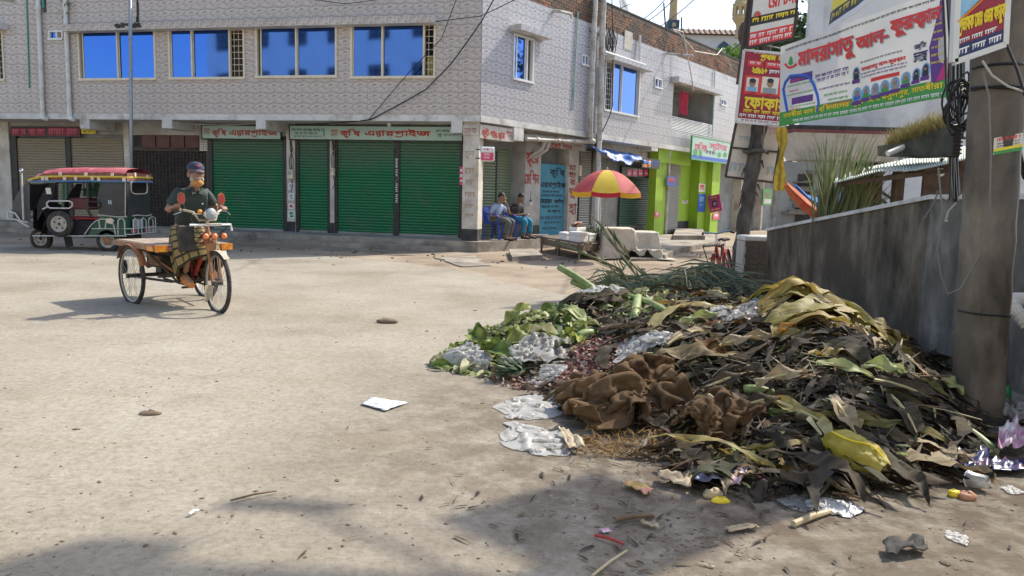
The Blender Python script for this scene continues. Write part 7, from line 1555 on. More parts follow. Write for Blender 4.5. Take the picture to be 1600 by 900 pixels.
for yy in (357, 366): q.tube([V(198, yy, -.07), (xb+.1, YA-.04, V(197, yy).z), (xb+.1, YA+WA+.04, V(197, yy).z)], .011, 6)
q.tube([(xb+.1, YA+WA+.04, V(197,366).z), (xb+.1, YA+WA+.04, V(197,342).z), (xb+.02, YA+WA, V(197,340).z)], .011, 6); q.build('tube_guard', MATS['rail_white'], auto)
q = MB(); p = V(175,345,-.08); q.add([V(168,342,-.08), V(176,340.5,-.08), V(182,344,-.08), V(178,350,-.08), V(170,348,-.08)], [(0,1,2,3,4)]); q.build('paper_tag', MATS['tassel'], auto, solid=.004)
q = MB(); q.box(xb+.02, xb+.04, YA+.18, YA+.62, V(197,356).z, V(197,343).z); q.build('number_plate', MATS['print_grey'], auto)
for y0 in (.1, .7): q = MB(); q.box(xb+.02, xb+.05, YA+y0, YA+y0+.2, V(197,364).z, V(197,360).z); q.build('tail_lamp', MATS['letter_pink'], auto)
def awheel(name, c, r, wd, hubm, centre=None):
 q = MB(); q.lathe([(r*.62,-wd*.5),(r*.9,-wd*.5),(r,-wd*.28),(r,wd*.28),(r*.9,wd*.5),(r*.62,wd*.5)], c, 32, 'Y'); w_ = q.build(name, MATS['tyre'], auto, smooth=True)
 q = MB(); q.lathe([(0,-wd*.30),(r*.16,-wd*.34),(r*.2,-wd*.26),(r*.42,-wd*.2),(r*.5,-wd*.38),(r*.63,-wd*.47),(r*.63,wd*.4),(0,wd*.4)], c, 28, 'Y'); rm_ = q.build('rim', MATS[hubm], w_)
 q = MB()
 for k in range(5): t = k*1.257+.3; q.lathe([(0,-wd*.30),(.02,-wd*.29),(.022,-wd*.2)], Vector(c)+Vector((r*.4*math.cos(t), 0, r*.4*math.sin(t))), 8, 'Y')
 q.lathe([(0,-wd*.42),(r*.1,-wd*.4),(r*.12,-wd*.3)], c, 10, 'Y'); q.build('hub', MATS[centre or 'iron_dark'], w_); return w_
awheel('wheel', V(167.5,376,.06), .25, .12, 'hub_grey', 'frame_orange'); awheel('wheel', V(167.5,376,WA-.06), .25, .12, 'hub_grey')
c = V(167.5,376,-.012)
q = MB(); q.lathe([(0,-.02),(.06,-.015),(.075,.0),(0,.0)], c+Vector((0,-.0,0)), 10, 'Y'); q.build('hub_cap', MATS['frame_orange'], auto)
awheel('wheel', V(44.5,375,.45)+Vector((0,0,0)), .24, .10, 'hub_grey')
awheel('spare_wheel', V(98.5,349.5,-.1), .275, .12, 'hub_grey')
q = MB(); q.tube([V(44.5,375,.38), V(50,358,.4), V(50,345,.45)], .025, 6); q.tube([V(44.5,375,.52), V(50,358,.5), V(50,345,.45)], .025, 6); q.build('front_fork', MATS['iron_dark'], auto)
q = MB(); q.prism([(97,370),(109,369),(112,385),(101,387)], lambda x, y: V(x, y, .05), lambda x, y: V(x, y, .07)); q.build('mud_flap', MATS['cover_black'], auto)
a, b = V(120,369), V(190,374); q = MB(); q.box(a.x, b.x, YA+.25, YA+.75, b.z, a.z); q.tube([V(167,376,.1), V(167,376,.9)], .04, 8); q.build('chassis', MATS['iron_dark'], auto)
q = MB(); q.grid(lambda u, v: V(80,298)+Vector((.0+.05*math.sin(u*3), -.12+.03*v, .06-.13*v*(1)))+Vector((.09*u-.045, 0, 0)), 6, 4); q.tube([V(80,303,-.08), V(77,307,.02)], .012, 5); q.build('side_mirror', MATS['chrome'], auto, solid=.01)
pb = gnd(206, 372); q = MB(); q.tube([pb, dep(205,200,pb.y), dep(203,-40,pb.y)], .045, 10); sp_ = thing('street_pole', 'slim grey steel pole standing in front of the collapsible gate', 'pole', pb); q.build('shaft', MATS['steel_grey'], sp_, smooth=True)
q = MB(); q.lathe([(0,.06),(.09,.05),(.1,0)], pb, 12); q.build('base_plate', MATS['steel_grey'], sp_)
G0, G1, G2 = gnd(904,407), gnd(845,393), gnd(965,398)
ex = (G2-G0); ey = (G1-G0); lx_, ly_ = 1.75, ey.length
ex.normalize(); ey.normalize(); SM = Matrix(((ex.x, ey.x, 0, G0.x), (ex.y, ey.y, 0, G0.y), (0,0,1,0), (0,0,0,1)))
ht = dep(904, 379.5, G0.y).z; print('stall', G0, ex, ey, ly_, ht)
mat('stall_wood', (.09,.07,.05), (.19,.15,.11), 6, .9, .4, 20, stretch=(1,1,1)); mat('foam_white', (.62,.62,.61), (.72,.72,.71), 9, .85, .15, 40, stain=(.5,.48,.42), sscale=3, samt=.34)
stl = thing('stall_table', 'low wooden market stall table of weathered planks under the umbrella', 'table', G0)
n_ = 6
for k in range(n_): q = MB(SM); q.bbox(-.03+lx_*k/n_+.004, -.03+lx_*(k+1)/n_-.004, -.04, ly_+.04, ht-.035+rnd.uniform(-.004,.004), ht, .005); q.build('plank', MATS['stall_wood'], stl)
for (x, y) in [(0,0),(lx_*.36,0),(lx_*.72,0),(0,ly_*.5),(0,ly_-.03),(lx_-.1,0),(lx_-.1,ly_-.03),(lx_*.5,ly_-.03)]: q = MB(SM); q.box(x, x+.07, y, y+.07, 0, ht-.04); q.build('leg', MATS['stall_wood'], stl)
for z in (ht-.13, ht*.48):
 q = MB(SM); q.box(-.02, lx_, -.022, -.002, z, z+.075); q.build('rail', MATS['stall_wood'], stl); q = MB(SM); q.box(-.022, -.002, .01, ly_+.03, z+.003, z+.078); q.build('rail', MATS['stall_wood'], stl)
def foam(label, x, y, sx, sy, z, h):
 t = thing('foam_box', label, 'box', SM@Vector((x, y, z)), group='white foam boxes on the stall'); q = MB(SM); q.bbox(x-sx/2, x+sx/2, y-sy/2, y+sy/2, z, z+h*.7, .012); q.build('box', MATS['foam_white'], t); q = MB(SM); q.bbox(x-sx/2-.012, x+sx/2+.012, y-sy/2-.012, y+sy/2+.012, z+h*.7+.002, z+h, .012); q.build('lid', MATS['foam_white'], t)
foam('large white foam box at the front of the stall', .30, .38, .54, .62, ht, .22); foam('smaller white foam box at the left end of the stall', .24, 1.05, .46, .5, ht, .18); foam('white foam box behind the large one on the stall', .72, .92, .5, .5, ht, .3); foam('white foam box at the right of the large front one', .82, .3, .4, .46, ht, .18)
t = thing('tray', 'dark tray of brown onions on top of the rear foam box', 'tray', SM@Vector((.72,.9,ht+.3))); q = MB(SM); q.box(.52,.92,.74,1.1,ht+.302,ht+.315); q.box(.52,.92,.735,.75,ht+.315,ht+.37); q.box(.52,.92,1.09,1.105,ht+.315,ht+.37); q.build('tray_base', MATS['wood_dark'], t)
mat('onion', (.42,.18,.09), None, 1, .5, island=[(.42,.2,.1),(.5,.26,.14),(.34,.13,.08)]); q = MB(SM)
for k in range(26): q.sphere((rnd.uniform(.56,.88), rnd.uniform(.78,1.06), ht+.35+rnd.random()*.07), .035,.035,.032, 8, 6)
tag(q.build('onions', MATS['onion'], t), kind='stuff')
t = thing('jar', 'clear plastic jar with a pale lid behind the foam boxes', 'jar', SM@Vector((.95,1.25,ht))); q = MB(SM); q.lathe([(0,ht),(.09,ht),(.095,ht+.28),(.07,ht+.33),(0,ht+.33)], (.95,1.25,0), 14); q.build('body', MATS['print_grey'], t, smooth=True); q = MB(SM); q.lathe([(0,ht+.39),(.075,ht+.39),(.075,ht+.331),(0,ht+.331)], (.95,1.25,0), 14); q.build('lid', MATS['print_white'], t)
p = gnd(851, 364, zFl); q = MB();
def heapcloth(c, rx, ry, h, sd, nu=28, nv=10):
 def fn(u, v):
  a = 2*math.pi*u; r = 1-v; k = 1+.18*noise.noise(Vector((math.cos(a)*2, math.sin(a)*2, sd+v*2))); return Vector((c.x+rx*r*k*math.cos(a), c.y+ry*r*k*math.sin(a), c.z+h*(1-r*r)**.8*(1+.25*noise.noise(Vector((u*9, v*5, sd))))))
 q = MB(); q.grid(fn, nu, nv, True); return q
mat('cloth_dull_red', (.38,.04,.035), (.5,.07,.05), 8, .85, .4, 12); mat('bag_green', (.02,.25,.08), (.05,.35,.12), 6, .4, subs=.2)
tag(heapcloth(Vector((p.x, p.y, zFl+.02)), .24, .2, .26, 3).build('red_bundle', MATS['cloth_dull_red'], loc=p, smooth=True), 'red cloth bundle on the pavement in front of the blue board', 'bundle')
p2 = gnd(869, 363, zFl); tag(heapcloth(Vector((p2.x, p2.y, zFl)), .09, .09, .26, 5).build('green_bag', MATS['bag_green'], loc=p2, smooth=True), 'small green plastic bag beside the red cloth bundle', 'bag')
q = MB(); pp = gnd(838, 372, zFl); q.bbox(pp.x-.22, pp.x+.35, pp.y-.1, pp.y+.2, zFl, zFl+.1, .02); tag(q.build('stone_block', MATS['plinth'], loc=pp), 'low grey block on the pavement before the grey pier', 'block')
mat('dark_greens', (.04,.07,.03), None, 1, .8, island=[(.03,.055,.025),(.06,.1,.04),(.045,.05,.03),(.09,.12,.06)], subs=.2)
q = MB(SM)
for k in range(700):
 c = Vector((rnd.uniform(1.0,1.75), rnd.uniform(-.02,.8), ht+rnd.random()**1.6*.3)); d = Vector((rnd.gauss(0,1), rnd.gauss(0,1), rnd.gauss(.2,.5))).normalized()*rnd.uniform(.05,.14); s_ = d.cross(Vector((rnd.gauss(0,1), rnd.gauss(0,1), 1))).normalized()*.022; q.add([c, c+d*.5+s_, c+d, c+d*.5-s_], [(0,1,2,3)])
tag(q.build('leafy_greens', MATS['dark_greens'], loc=SM@Vector((1.2,.3,ht))), 'limp dark leafy greens piled on the right half of the stall', 'vegetables', kind='stuff')
mat('sheet_white', (.50,.46,.38), (.62,.58,.50), 3, .75, .5, 8, stain=(.42,.38,.30), sscale=2, samt=.4)
ud = 17.4; ub = dep(945, 405, ud); uz_t = dep(946, 265.5, ud).z; uz_r = dep(946, 300, ud).z; Ru = 56/FPX*ud
um = thing('market_umbrella', 'red and yellow market umbrella open over the stall', 'umbrella', (ub.x, ub.y, 0))
mat('umb_red', (.52,.09,.10), (.60,.14,.14), 3, .75, subs=.3); mat('umb_yellow', (.72,.52,.05), (.78,.6,.09), 3, .75, subs=.3); mat('umb_red_deep', (.5,.03,.045), None, 1, .75, subs=.3); mat('umb_orange', (.75,.42,.02), None, 1, .75, subs=.3)
uc = dep(947, 300, ud)
for k in range(8):
 a0 = 2*math.pi*(k-.5)/8+R(-97); a1 = a0+2*math.pi/8; red = k % 2 == 1
 def pan(u, v):
  a = a0+(a1-a0)*u; r = Ru*v; sc = 1-.05*math.sin(math.pi*u)*v; z = uz_r+(uz_t-uz_r)*(1-v**2.1)-.02*math.sin(math.pi*u)*v; return Vector((uc.x+r*sc*math.cos(a), uc.y+r*sc*math.sin(a), z))
 q = MB(); q.grid(pan, 8, 10); pn = q.build('panel', MATS['umb_red' if red else 'umb_yellow'], um, smooth=True)
 q = MB(); q.grid(lambda u, v: pan(u, 1)+Vector((0,0,-.10*v-.012*math.sin(math.pi*u)))+(pan(u,1)-Vector((uc.x,uc.y,pan(u,1).z))).normalized()*.012*v, 8, 2); q.build('valance', MATS['umb_orange' if red else 'umb_red_deep'], pn)
 q = MB(); q.tube([pan(0, t)+Vector((0,0,-.012)) for t in (.05,.3,.55,.8,1)], .007, 5); q.build('rib', MATS['steel_grey'], um)
q = MB(); q.tube([(uc.x-.03, uc.y, 0), (uc.x, uc.y, uz_t)], .02, 8); q.sphere((uc.x, uc.y, uz_t+.02), .03,.03,.04, 8, 6); q.build('pole', MATS['steel_grey'], um)
q = MB(); pq = SM@Vector((1.25,.1,ht)); q.tube([pq, Vector((pq.x, pq.y, uz_r+.15))], .016, 6); q.build('prop', MATS['white_metal'], um)
bd = 11.3; bc = dep(1131, 440, bd); bh_ = math.radians(118); BM = Matrix.Translation((bc.x, bc.y, 0)) @ Matrix.Rotation(R(-114), 4, 'Z') @ Matrix.Rotation(R(6), 4, 'X')
bk = thing('bicycle', 'old red bicycle parked by the wooden sign pole behind the heap', 'bicycle', M=BM)
wheel(bk, BM, (.5,0,.33), .33, I3, .022, 24); wheel(bk, BM, (-.52,0,.33), .33, I3, .022, 24)
q = MB(BM); q.tube([(.5,.05,.33),(.42,.03,.62),(.36,0,.82)], .014, 6); q.tube([(.5,-.05,.33),(.42,-.03,.62),(.36,0,.82)], .014, 6); q.tube([(.38,0,.72),(-.08,0,.30),(-.22,0,.78)], .018, 6); q.tube([(.36,0,.80),(-.20,0,.74)], .018, 6); q.tube([(-.08,0,.3),(-.52,.05,.33),(-.21,0,.7)], .012, 6); q.tube([(-.52,-.05,.33),(-.21,0,.7)], .012, 6); q.build('frame', MATS['frame_red'], bk)
q = MB(BM); q.tube([(.36,0,.82),(.34,0,.96)], .014, 6); q.tube([(.18,-.22,.97),(.32,-.18,1.0),(.35,0,.97),(.32,.18,1.0),(.18,.22,.97)], .014, 6); q.build('handlebar', MATS['chrome'], bk)
for s_ in (-1, 1): q = MB(BM); q.tube([(.16,s_*.225,.97),(.26,s_*.2,.985)], .02, 6); q.build('grip', MATS['tyre'], bk)
q = MB(BM); q.grid(lambda u, v: (-.34+.26*u, (-.09+.18*v)*(1-.6*u), .85+.02*math.sin(v*3.14)), 6, 6); q.build('saddle', MATS['tyre'], bk, solid=.03)
q = MB(BM); q.box(.46,.72,-.14,.14,.80,.815); q.tube([(.72,-.13,.81),(.5,-.04,.33)], .008, 5); q.tube([(.72,.13,.81),(.5,.04,.33)], .008, 5)
for k in range(5): q.tube([(.47,-.13+.065*k,.822),(.72,-.13+.065*k,.822)], .007, 5)
q.build('front_carrier', MATS['iron_dark'], bk)
q = MB(BM); q.grid(lambda u, v: (.5+.37*math.cos(math.pi*(.1+.7*u)), -.03+.06*v, .33+.37*math.sin(math.pi*(.1+.7*u))), 16, 3); q.grid(lambda u, v: (-.52+.37*math.cos(math.pi*(.25+.7*u)), -.03+.06*v, .33+.37*math.sin(math.pi*(.25+.7*u))), 16, 3); q.build('mudguards', MATS['frame_red'], bk, solid=.003)
q = MB(BM); q.lathe([(0,-.004),(.08,-.004),(.08,.004),(0,.004)], (-.08,.05,.3), 16, 'Y'); q.tube([(-.08,.06,.3),(.06,.08,.2)], .01, 5); q.tube([(-.08,-.06,.3),(-.2,-.08,.42)], .01, 5); q.build('crank', MATS['iron_dark'], bk)
def proj(p): d = p-CAM; k = d.dot(FW); return 800+FPX*d.dot(RT)/k, 450-FPX*d.dot(UPV)/k
hr = random.Random(21)
FOOT = [(p.x, p.y) for p in [gnd(*q_) for q_ in [(668,574),(720,588),(790,600),(850,618),(893,655),(960,708),(1050,722),(1080,768),(1180,785),(1300,780),(1400,772),(1490,748),(1535,722),(1545,660)]]]+[(2.95,5.75),(3.4,6.1),(3.9,6.6),(3.9,7.4),(3.2,8.6),(1.9,9.3),(1.0,9.2),(.55,8.4),(.1,7.8),(-.35,7.1)]
FE = [(Vector(a), Vector(b)) for a, b in zip(FOOT, FOOT[1:]+FOOT[:1])]
def inside(x, y):
 c = False
 for a, b in FE:
  if (a.y > y) != (b.y > y) and x < (b.x-a.x)*(y-a.y)/(b.y-a.y)+a.x: c = not c
 return c
def bdist(x, y):
 p = Vector((x, y)); m = 9
 for a, b in FE:
  d = b-a; t = max(0, min(1, (p-a).dot(d)/d.length_squared)); m = min(m, (p-a-d*t).length)
 return m
BUMP = [(-.05,6.95,.40,.75),(.95,7.4,.46,.95),(1.9,7.3,.47,1.0),(2.55,6.0,.70,1.0),(2.15,5.1,.42,.95),(1.25,5.5,.34,.75),(2.9,5.6,.40,.7),(1.5,6.4,.44,.8)]
def H(x, y):
 if not inside(x, y): return 0.0
 d = bdist(x, y); s = 0
 for bx, by, a, r in BUMP: s += (a*math.exp(-((x-bx)**2+(y-by)**2)/(r*r)))**3
 k = min(1, d/.75); e = k**.62*(1-.0*k); p = Vector((x*2.6, y*2.6, 0))
 return e*(s**(1/3)+.05*noise.noise(p)+.025*noise.noise(p*2.7))
def HN(x, y):
 e = .06; return Vector((-(H(x+e,y)-H(x-e,y))/(2*e), -(H(x,y+e)-H(x,y-e))/(2*e), 1)).normalized()
def on_heap(px, py):
 d = ray(px, py); prev = None; t = 3.0
 while t < 12:
  p = CAM+d*t
  if p.z <= H(p.x, p.y)+.004: return p
  t += .03
 return gnd(px, py)
heap = thing('rubbish_heap', 'large rotting heap of banana leaves, vegetable waste and onion peel dumped at the roadside', 'rubbish heap', (1.6, 6.2, 0))
mat('heap_soil', (.018,.014,.010), (.065,.05,.036), 9, .95, 1, 30, detail=10)
q = MB(); q.grid(lambda u, v: (lambda x, y: (x, y, H(x, y)-.035))(-1.2+5.3*u, 3.3+6.3*v), 140, 160); q.build('soil_core', MATS['heap_soil'], heap, smooth=True)
def omat(name, cols, rough=.7, subs=.25, scale=9, stretch=(1,1,1)):
 """colour chosen per object, with veins and spots along the leaf"""
 m = bpy.data.materials.new(name); m.use_nodes = True; N = m.node_tree.nodes; L = m.node_tree.links; P = N['Principled BSDF']; P.inputs['Roughness'].default_value = rough; P.inputs['Specular IOR Level'].default_value = .22
 oi = N.new('ShaderNodeObjectInfo'); r = N.new('ShaderNodeValToRGB'); e = r.color_ramp.elements; k = len(cols); r.color_ramp.interpolation = 'CONSTANT'
 while len(e) < k: e.new(.5)
 for i, c in enumerate(cols): e[i].position = i/k; e[i].color = rgb(c)
 L.new(oi.outputs['Random'], r.inputs[0]); tc = N.new('ShaderNodeTexCoord'); mp = N.new('ShaderNodeMapping'); mp.inputs['Scale'].default_value = stretch; L.new(tc.outputs['Object'], mp.inputs[0])
 n = N.new('ShaderNodeTexNoise'); n.inputs['Scale'].default_value = scale; n.inputs['Detail'].default_value = 7; L.new(mp.outputs[0], n.inputs['Vector'])
 r2 = N.new('ShaderNodeValToRGB'); r2.color_ramp.elements[0].position = .32; r2.color_ramp.elements[0].color = (.35,.3,.25,1); r2.color_ramp.elements[1].position = .62; r2.color_ramp.elements[1].color = (1.1,1.1,1.1,1); L.new(n.outputs[0], r2.inputs[0])
 x = N.new('ShaderNodeMix'); x.data_type = 'RGBA'; x.blend_type = 'MULTIPLY'; x.inputs[0].default_value = .85; L.new(r.outputs[0], x.inputs[6]); L.new(r2.outputs[0], x.inputs[7]); L.new(x.outputs[2], P.inputs['Base Color'])
 T_ = N.new('ShaderNodeBsdfTranslucent'); X = N.new('ShaderNodeMixShader'); X.inputs[0].default_value = subs; L.new(x.outputs[2], T_.inputs[0]); L.new(P.outputs[0], X.inputs[1]); L.new(T_.outputs[0], X.inputs[2]); L.new(X.outputs[0], N['Material Output'].inputs[0]); MATS[name] = m
DRY = [(.045,.036,.026),(.10,.074,.045),(.028,.024,.018),(.21,.165,.09),(.06,.052,.03),(.17,.15,.045),(.036,.028,.02),(.30,.245,.145),(.07,.058,.038),(.18,.09,.03),(.032,.027,.02),(.055,.058,.03)]
omat('dry_leaf', DRY, .75, .18, 5, (1,9,1)); omat('olive_leaf', [(.26,.23,.06),(.33,.27,.08),(.22,.2,.05),(.37,.28,.07),(.30,.17,.03)], .55, .3, 4, (1,10,1)); omat('green_leaf', [(.26,.35,.08),(.38,.44,.14),(.14,.22,.05),(.5,.54,.25),(.62,.64,.42),(.36,.42,.09),(.09,.14,.04),(.56,.57,.36)], .5, .3, 7)
omat('pale_leaf', [(.5,.52,.3),(.62,.62,.42),(.4,.45,.16),(.55,.5,.3),(.3,.36,.1)], .5, .3, 7)
def leafmesh(rr, L, W, curl, fold, tear, nu=12, nv=4):
 q = MB(); ph = rr.random()*9; wv = rr.uniform(.01,.03); bend = rr.uniform(-.5,.5)*curl
 jag = [1-tear*rr.random() for _ in range(nu+1)]; jag2 = [1-tear*rr.random() for _ in range(nu+1)]
 def fn(u, v):
  s = (v-.5)*2; i = min(int(u*nu+.5), nu); w = W*(math.sin(math.pi*min(1, .08+.92*u))**.55)*(jag[i] if s > 0 else jag2[i]); t = (u-.5)*L
  return Vector((t, s*w*.5*math.cos(fold), abs(s)*w*.5*math.sin(fold)+curl*L*(.25-(u-.5)**2)*1.2+wv*math.sin(u*11+s*2+ph)+bend*.12*s*(u-.5)))
 q.grid(fn, nu, nv); return q
def place(name, me, parent, p, n, rr, tilt=.5, lift=.02, sc=1, ang=None):
 o = bpy.data.objects.new(name, me); COL.objects.link(o); o.parent = parent
 nn = (n+Vector((rr.gauss(0,tilt), rr.gauss(0,tilt), 0))).normalized(); rot = nn.to_track_quat('Z', 'Y').to_matrix() @ Matrix.Rotation(rr.random()*6.283 if ang is None else ang, 3, 'Z')
 mw = Matrix.Translation(p+n*lift) @ rot.to_4x4() @ Matrix.Diagonal((sc, sc*rr.uniform(.8,1.2), sc, 1)); o.matrix_local = (WORLD[parent.name].inverted() if parent else Matrix()) @ mw; return o
VEG = [(672,585),(700,545),(745,498),(800,466),(870,474),(925,492),(935,520),(905,548),(850,556),(800,590),(740,590)]; PALE = [(905,455),(960,440),(1040,452),(1120,468),(1130,492),(1070,512),(990,505),(930,485)]
RED1 = [(850,575),(905,548),(965,528),(1000,545),(985,580),(930,600),(870,615)]; RED2 = [(1165,466),(1260,462),(1250,500),(1190,512)]; RED3 = [(780,602),(830,596),(850,618),(800,626)]; BROWN = [(870,480),(935,470),(1010,500),(1090,520),(1060,560),(1000,545),(940,528),(890,520)]; SACK = [(893,650),(905,605),(950,575),(1050,575),(1060,640),(1040,700),(960,715)]
SACK2 = [(1060,650),(1150,645),(1160,715),(1080,720)]
OLIVE = [(1235,470),(1300,450),(1380,478),(1440,510),(1400,560),(1300,560),(1240,530)]; PALM = [(935,425),(1000,400),(1190,440),(1200,468),(1050,470),(940,450)]
def inp(poly, x, y):
 c = False
 for a, b in zip(poly, poly[1:]+poly[:1]):
  if (a[1] > y) != (b[1] > y) and x < (b[0]-a[0])*(y-a[1])/(b[1]-a[1])+a[0]: c = not c
 return c
def sample(rr):
 while True:
  x, y = rr.uniform(-.9,3.95), rr.uniform(3.5,9.2)
  if not inside(x, y): continue
  z = H(x, y); p = Vector((x, y, z)); return p, proj(p)
LIT = [(.02,.016,.012),(.062,.046,.03),(.03,.024,.018),(.13,.098,.055),(.038,.03,.021),(.25,.205,.125),(.022,.018,.014),(.085,.074,.036),(.032,.025,.018),(.38,.32,.22),(.045,.036,.025),(.15,.13,.045),(.026,.021,.015),(.20,.10,.035),(.065,.052,.036)]
mat('litter', LIT[0], (.026,.022,.018), 3.2, .7, island=LIT, subs=.12, spec=.25, lo=.44, hi=.60)
GRN = [(.10,.16,.04),(.24,.33,.08),(.42,.46,.2),(.07,.11,.035),(.3,.36,.1),(.55,.56,.36),(.16,.12,.07),(.2,.28,.07),(.36,.4,.13),(.12,.09,.05)]; mat('green_scraps', GRN[0], None, 1, .6, island=GRN, subs=.25)
PEEL = [(.22,.06,.055),(.36,.15,.13),(.13,.04,.038),(.45,.28,.23),(.17,.065,.055),(.55,.43,.36),(.09,.045,.035),(.3,.16,.11)]; mat('onion_peel', PEEL[0], None, 1, .5, island=PEEL, subs=.3)
lit, gr, pe = MB(), MB(), MB()
def flow(p): return 3.4*noise.noise(Vector((p.x*.9, p.y*.9, 4.2)))-.5
def strip(q, p, n, rr, L, W, up=.35):
 a = flow(p)+rr.gauss(0,.75) if q is lit else rr.random()*6.283
 d = Vector((math.cos(a), math.sin(a), rr.gauss(0,.2))); d = (d-n*d.dot(n)).normalized(); d = (d+n*rr.gauss(.05,up)).normalized(); s = d.cross(n).normalized(); s = (s+n*rr.gauss(0,.5)).normalized()*W*.5; c = n*rr.gauss(0,.3)*L*.5; p = p-d*L*.5+n*(rr.uniform(.03,.09) if q is lit and rr.random() < .22 else rr.uniform(0,.04))
 v = []
 for t, w in ((0,.5),(.33,1),(.66,.85),(1,.15)): m = p+d*L*t+c*(t*(1-t))*2.2; v += [m-s*w, m+s*w]
 q.add(v, [(0,1,3,2),(2,3,5,4),(4,5,7,6)])
cnt = 0
for k in range(15500):
 p, (px, py) = sample(hr)
 if p.y > 8.2 and hr.random() < .6: continue
 n = HN(p.x, p.y) if k % 1 == 0 else Vector((0,0,1))
 if inp(VEG, px, py) or (inp(PALE, px, py) and hr.random() < .7): strip(gr, p, n, hr, hr.uniform(.03,.12), hr.uniform(.02,.06))
 elif inp(RED1, px, py) or inp(RED2, px, py) or inp(RED3, px, py):
  for _ in range(5): strip(pe, p+Vector((hr.gauss(0,.05), hr.gauss(0,.05), .01)), n, hr, hr.uniform(.02,.055), hr.uniform(.012,.035), .6)
 elif not inp(SACK, px, py) and not inp(SACK2, px, py):
  strip(lit, p, n, hr, hr.uniform(.06,.34)*(1.3 if px > 1050 else .7), hr.uniform(.004,.016) if hr.random() < .7 else hr.uniform(.02,.06), .2)
  if hr.random() < .06: strip(gr if hr.random() < .75 else pe, p+n*.05, n, hr, hr.uniform(.03,.1), hr.uniform(.008,.025))
tag(lit.build('leaf_litter', MATS['litter'], heap), kind='stuff'); tag(gr.build('vegetable_scraps', MATS['green_scraps'], heap), kind='stuff'); tag(pe.build('onion_peel', MATS['onion_peel'], heap), kind='stuff')
mat('rib_pale', (.38,.33,.14), (.48,.42,.22), 5, .6); mat('hero_olive', (.24,.20,.05), (.36,.30,.09), 3, .5, .4, 30, stretch=(1,10,1), subs=.3, stain=(.34,.16,.03), sscale=1.5, samt=.4); mat('hero_green', (.28,.34,.10), (.42,.46,.2), 4, .5, .3, 30, stretch=(1,8,1), subs=.3); mat('hero_dark', (.038,.031,.023), (.10,.078,.05), 4, .8, .4, 20, stretch=(1,8,1), subs=.1, spec=.2); mat('hero_tan', (.25,.19,.11), (.4,.32,.2), 4, .7, .4, 20, stretch=(1,8,1), subs=.15); mat('hero_orange', (.5,.2,.02), (.36,.2,.05), 4, .6, subs=.3)
def limp(name, p, L, W, m, ang, tear, lift, sc=1.0, nu=14, nv=4, drop=.85):
 q = leafmesh(hr, L, W, hr.uniform(.05,.5), hr.uniform(0,.7), tear, nu, nv); ca, sa = math.cos(ang), math.sin(ang); k1, k2 = hr.uniform(-1.2,1.2), hr.uniform(0, 9); h0 = H(p.x, p.y)
 for v in q.v:
  b_ = k1*(v.x**2)/L; x, y = v.x, v.y+b_; X, Y = p.x+x*ca-y*sa, p.y+x*sa+y*ca; h = max(H(X, Y), .012); v.z = h0*(1-drop)+h*drop+lift+v.z*.55+.045*noise.noise(Vector((X*8, Y*8, k2)))+.02*noise.noise(Vector((X*24, Y*24, k2))); v.x, v.y = X, Y
  if v.z < h+.004: v.z = h+.004+hr.random()*.01
 return q.build(name, MATS[m], heap, smooth=True)
k = 0
while k < 265:
 p, (px, py) = sample(hr)
 if px < 1040 and not inp(BROWN, px, py) and hr.random() < .93: continue
 if inp(SACK, px, py) or inp(SACK2, px, py) or p.y > 7.6 or inp(VEG, px, py): continue
 limp('dry_leaf', p, hr.uniform(.24,.8), hr.uniform(.05,.2), hr.choice(['dry_leaf']*5+['hero_dark','hero_dark','hero_dark','hero_tan','hero_olive']), flow(p)+hr.gauss(0,.8), hr.uniform(.3,.85), hr.uniform(.025,.085)); k += 1
gm = [leafmesh(hr, hr.uniform(.16,.32), hr.uniform(.11,.22), hr.uniform(.2,.7), hr.uniform(.2,.8), .3, 7, 4).mesh('cabbage_leaf', MATS['green_leaf'], smooth=True) for _ in range(9)]; pmh = [leafmesh(hr, hr.uniform(.13,.26), hr.uniform(.07,.14), hr.uniform(.2,.6), hr.uniform(.2,.8), .3, 7, 4).mesh('cabbage_leaf', MATS['pale_leaf'], smooth=True) for _ in range(6)]
k = 0
while k < 190:
 p, (px, py) = sample(hr); v, pa = inp(VEG, px, py), inp(PALE, px, py)
 if not (v or pa) and hr.random() < .985: continue
 if inp(SACK, px, py): continue
 place('cabbage_leaf', hr.choice(gm if v and hr.random() < .8 else pmh), heap, p, HN(p.x, p.y), hr, .55, hr.uniform(.015,.05), hr.uniform(.6,1.1)); k += 1
k = 0
while k < 54:
 p, (px, py) = sample(hr)
 if not inp(OLIVE, px, py) and not (px > 1480 and py > 530 and py < 640 and hr.random() < .25): continue
 limp('banana_leaf', p, hr.uniform(.45,.85), hr.uniform(.12,.26), 'olive_leaf', hr.gauss(.4,.7), hr.uniform(.05,.3), hr.uniform(.06,.12), nu=16, nv=6); k += 1
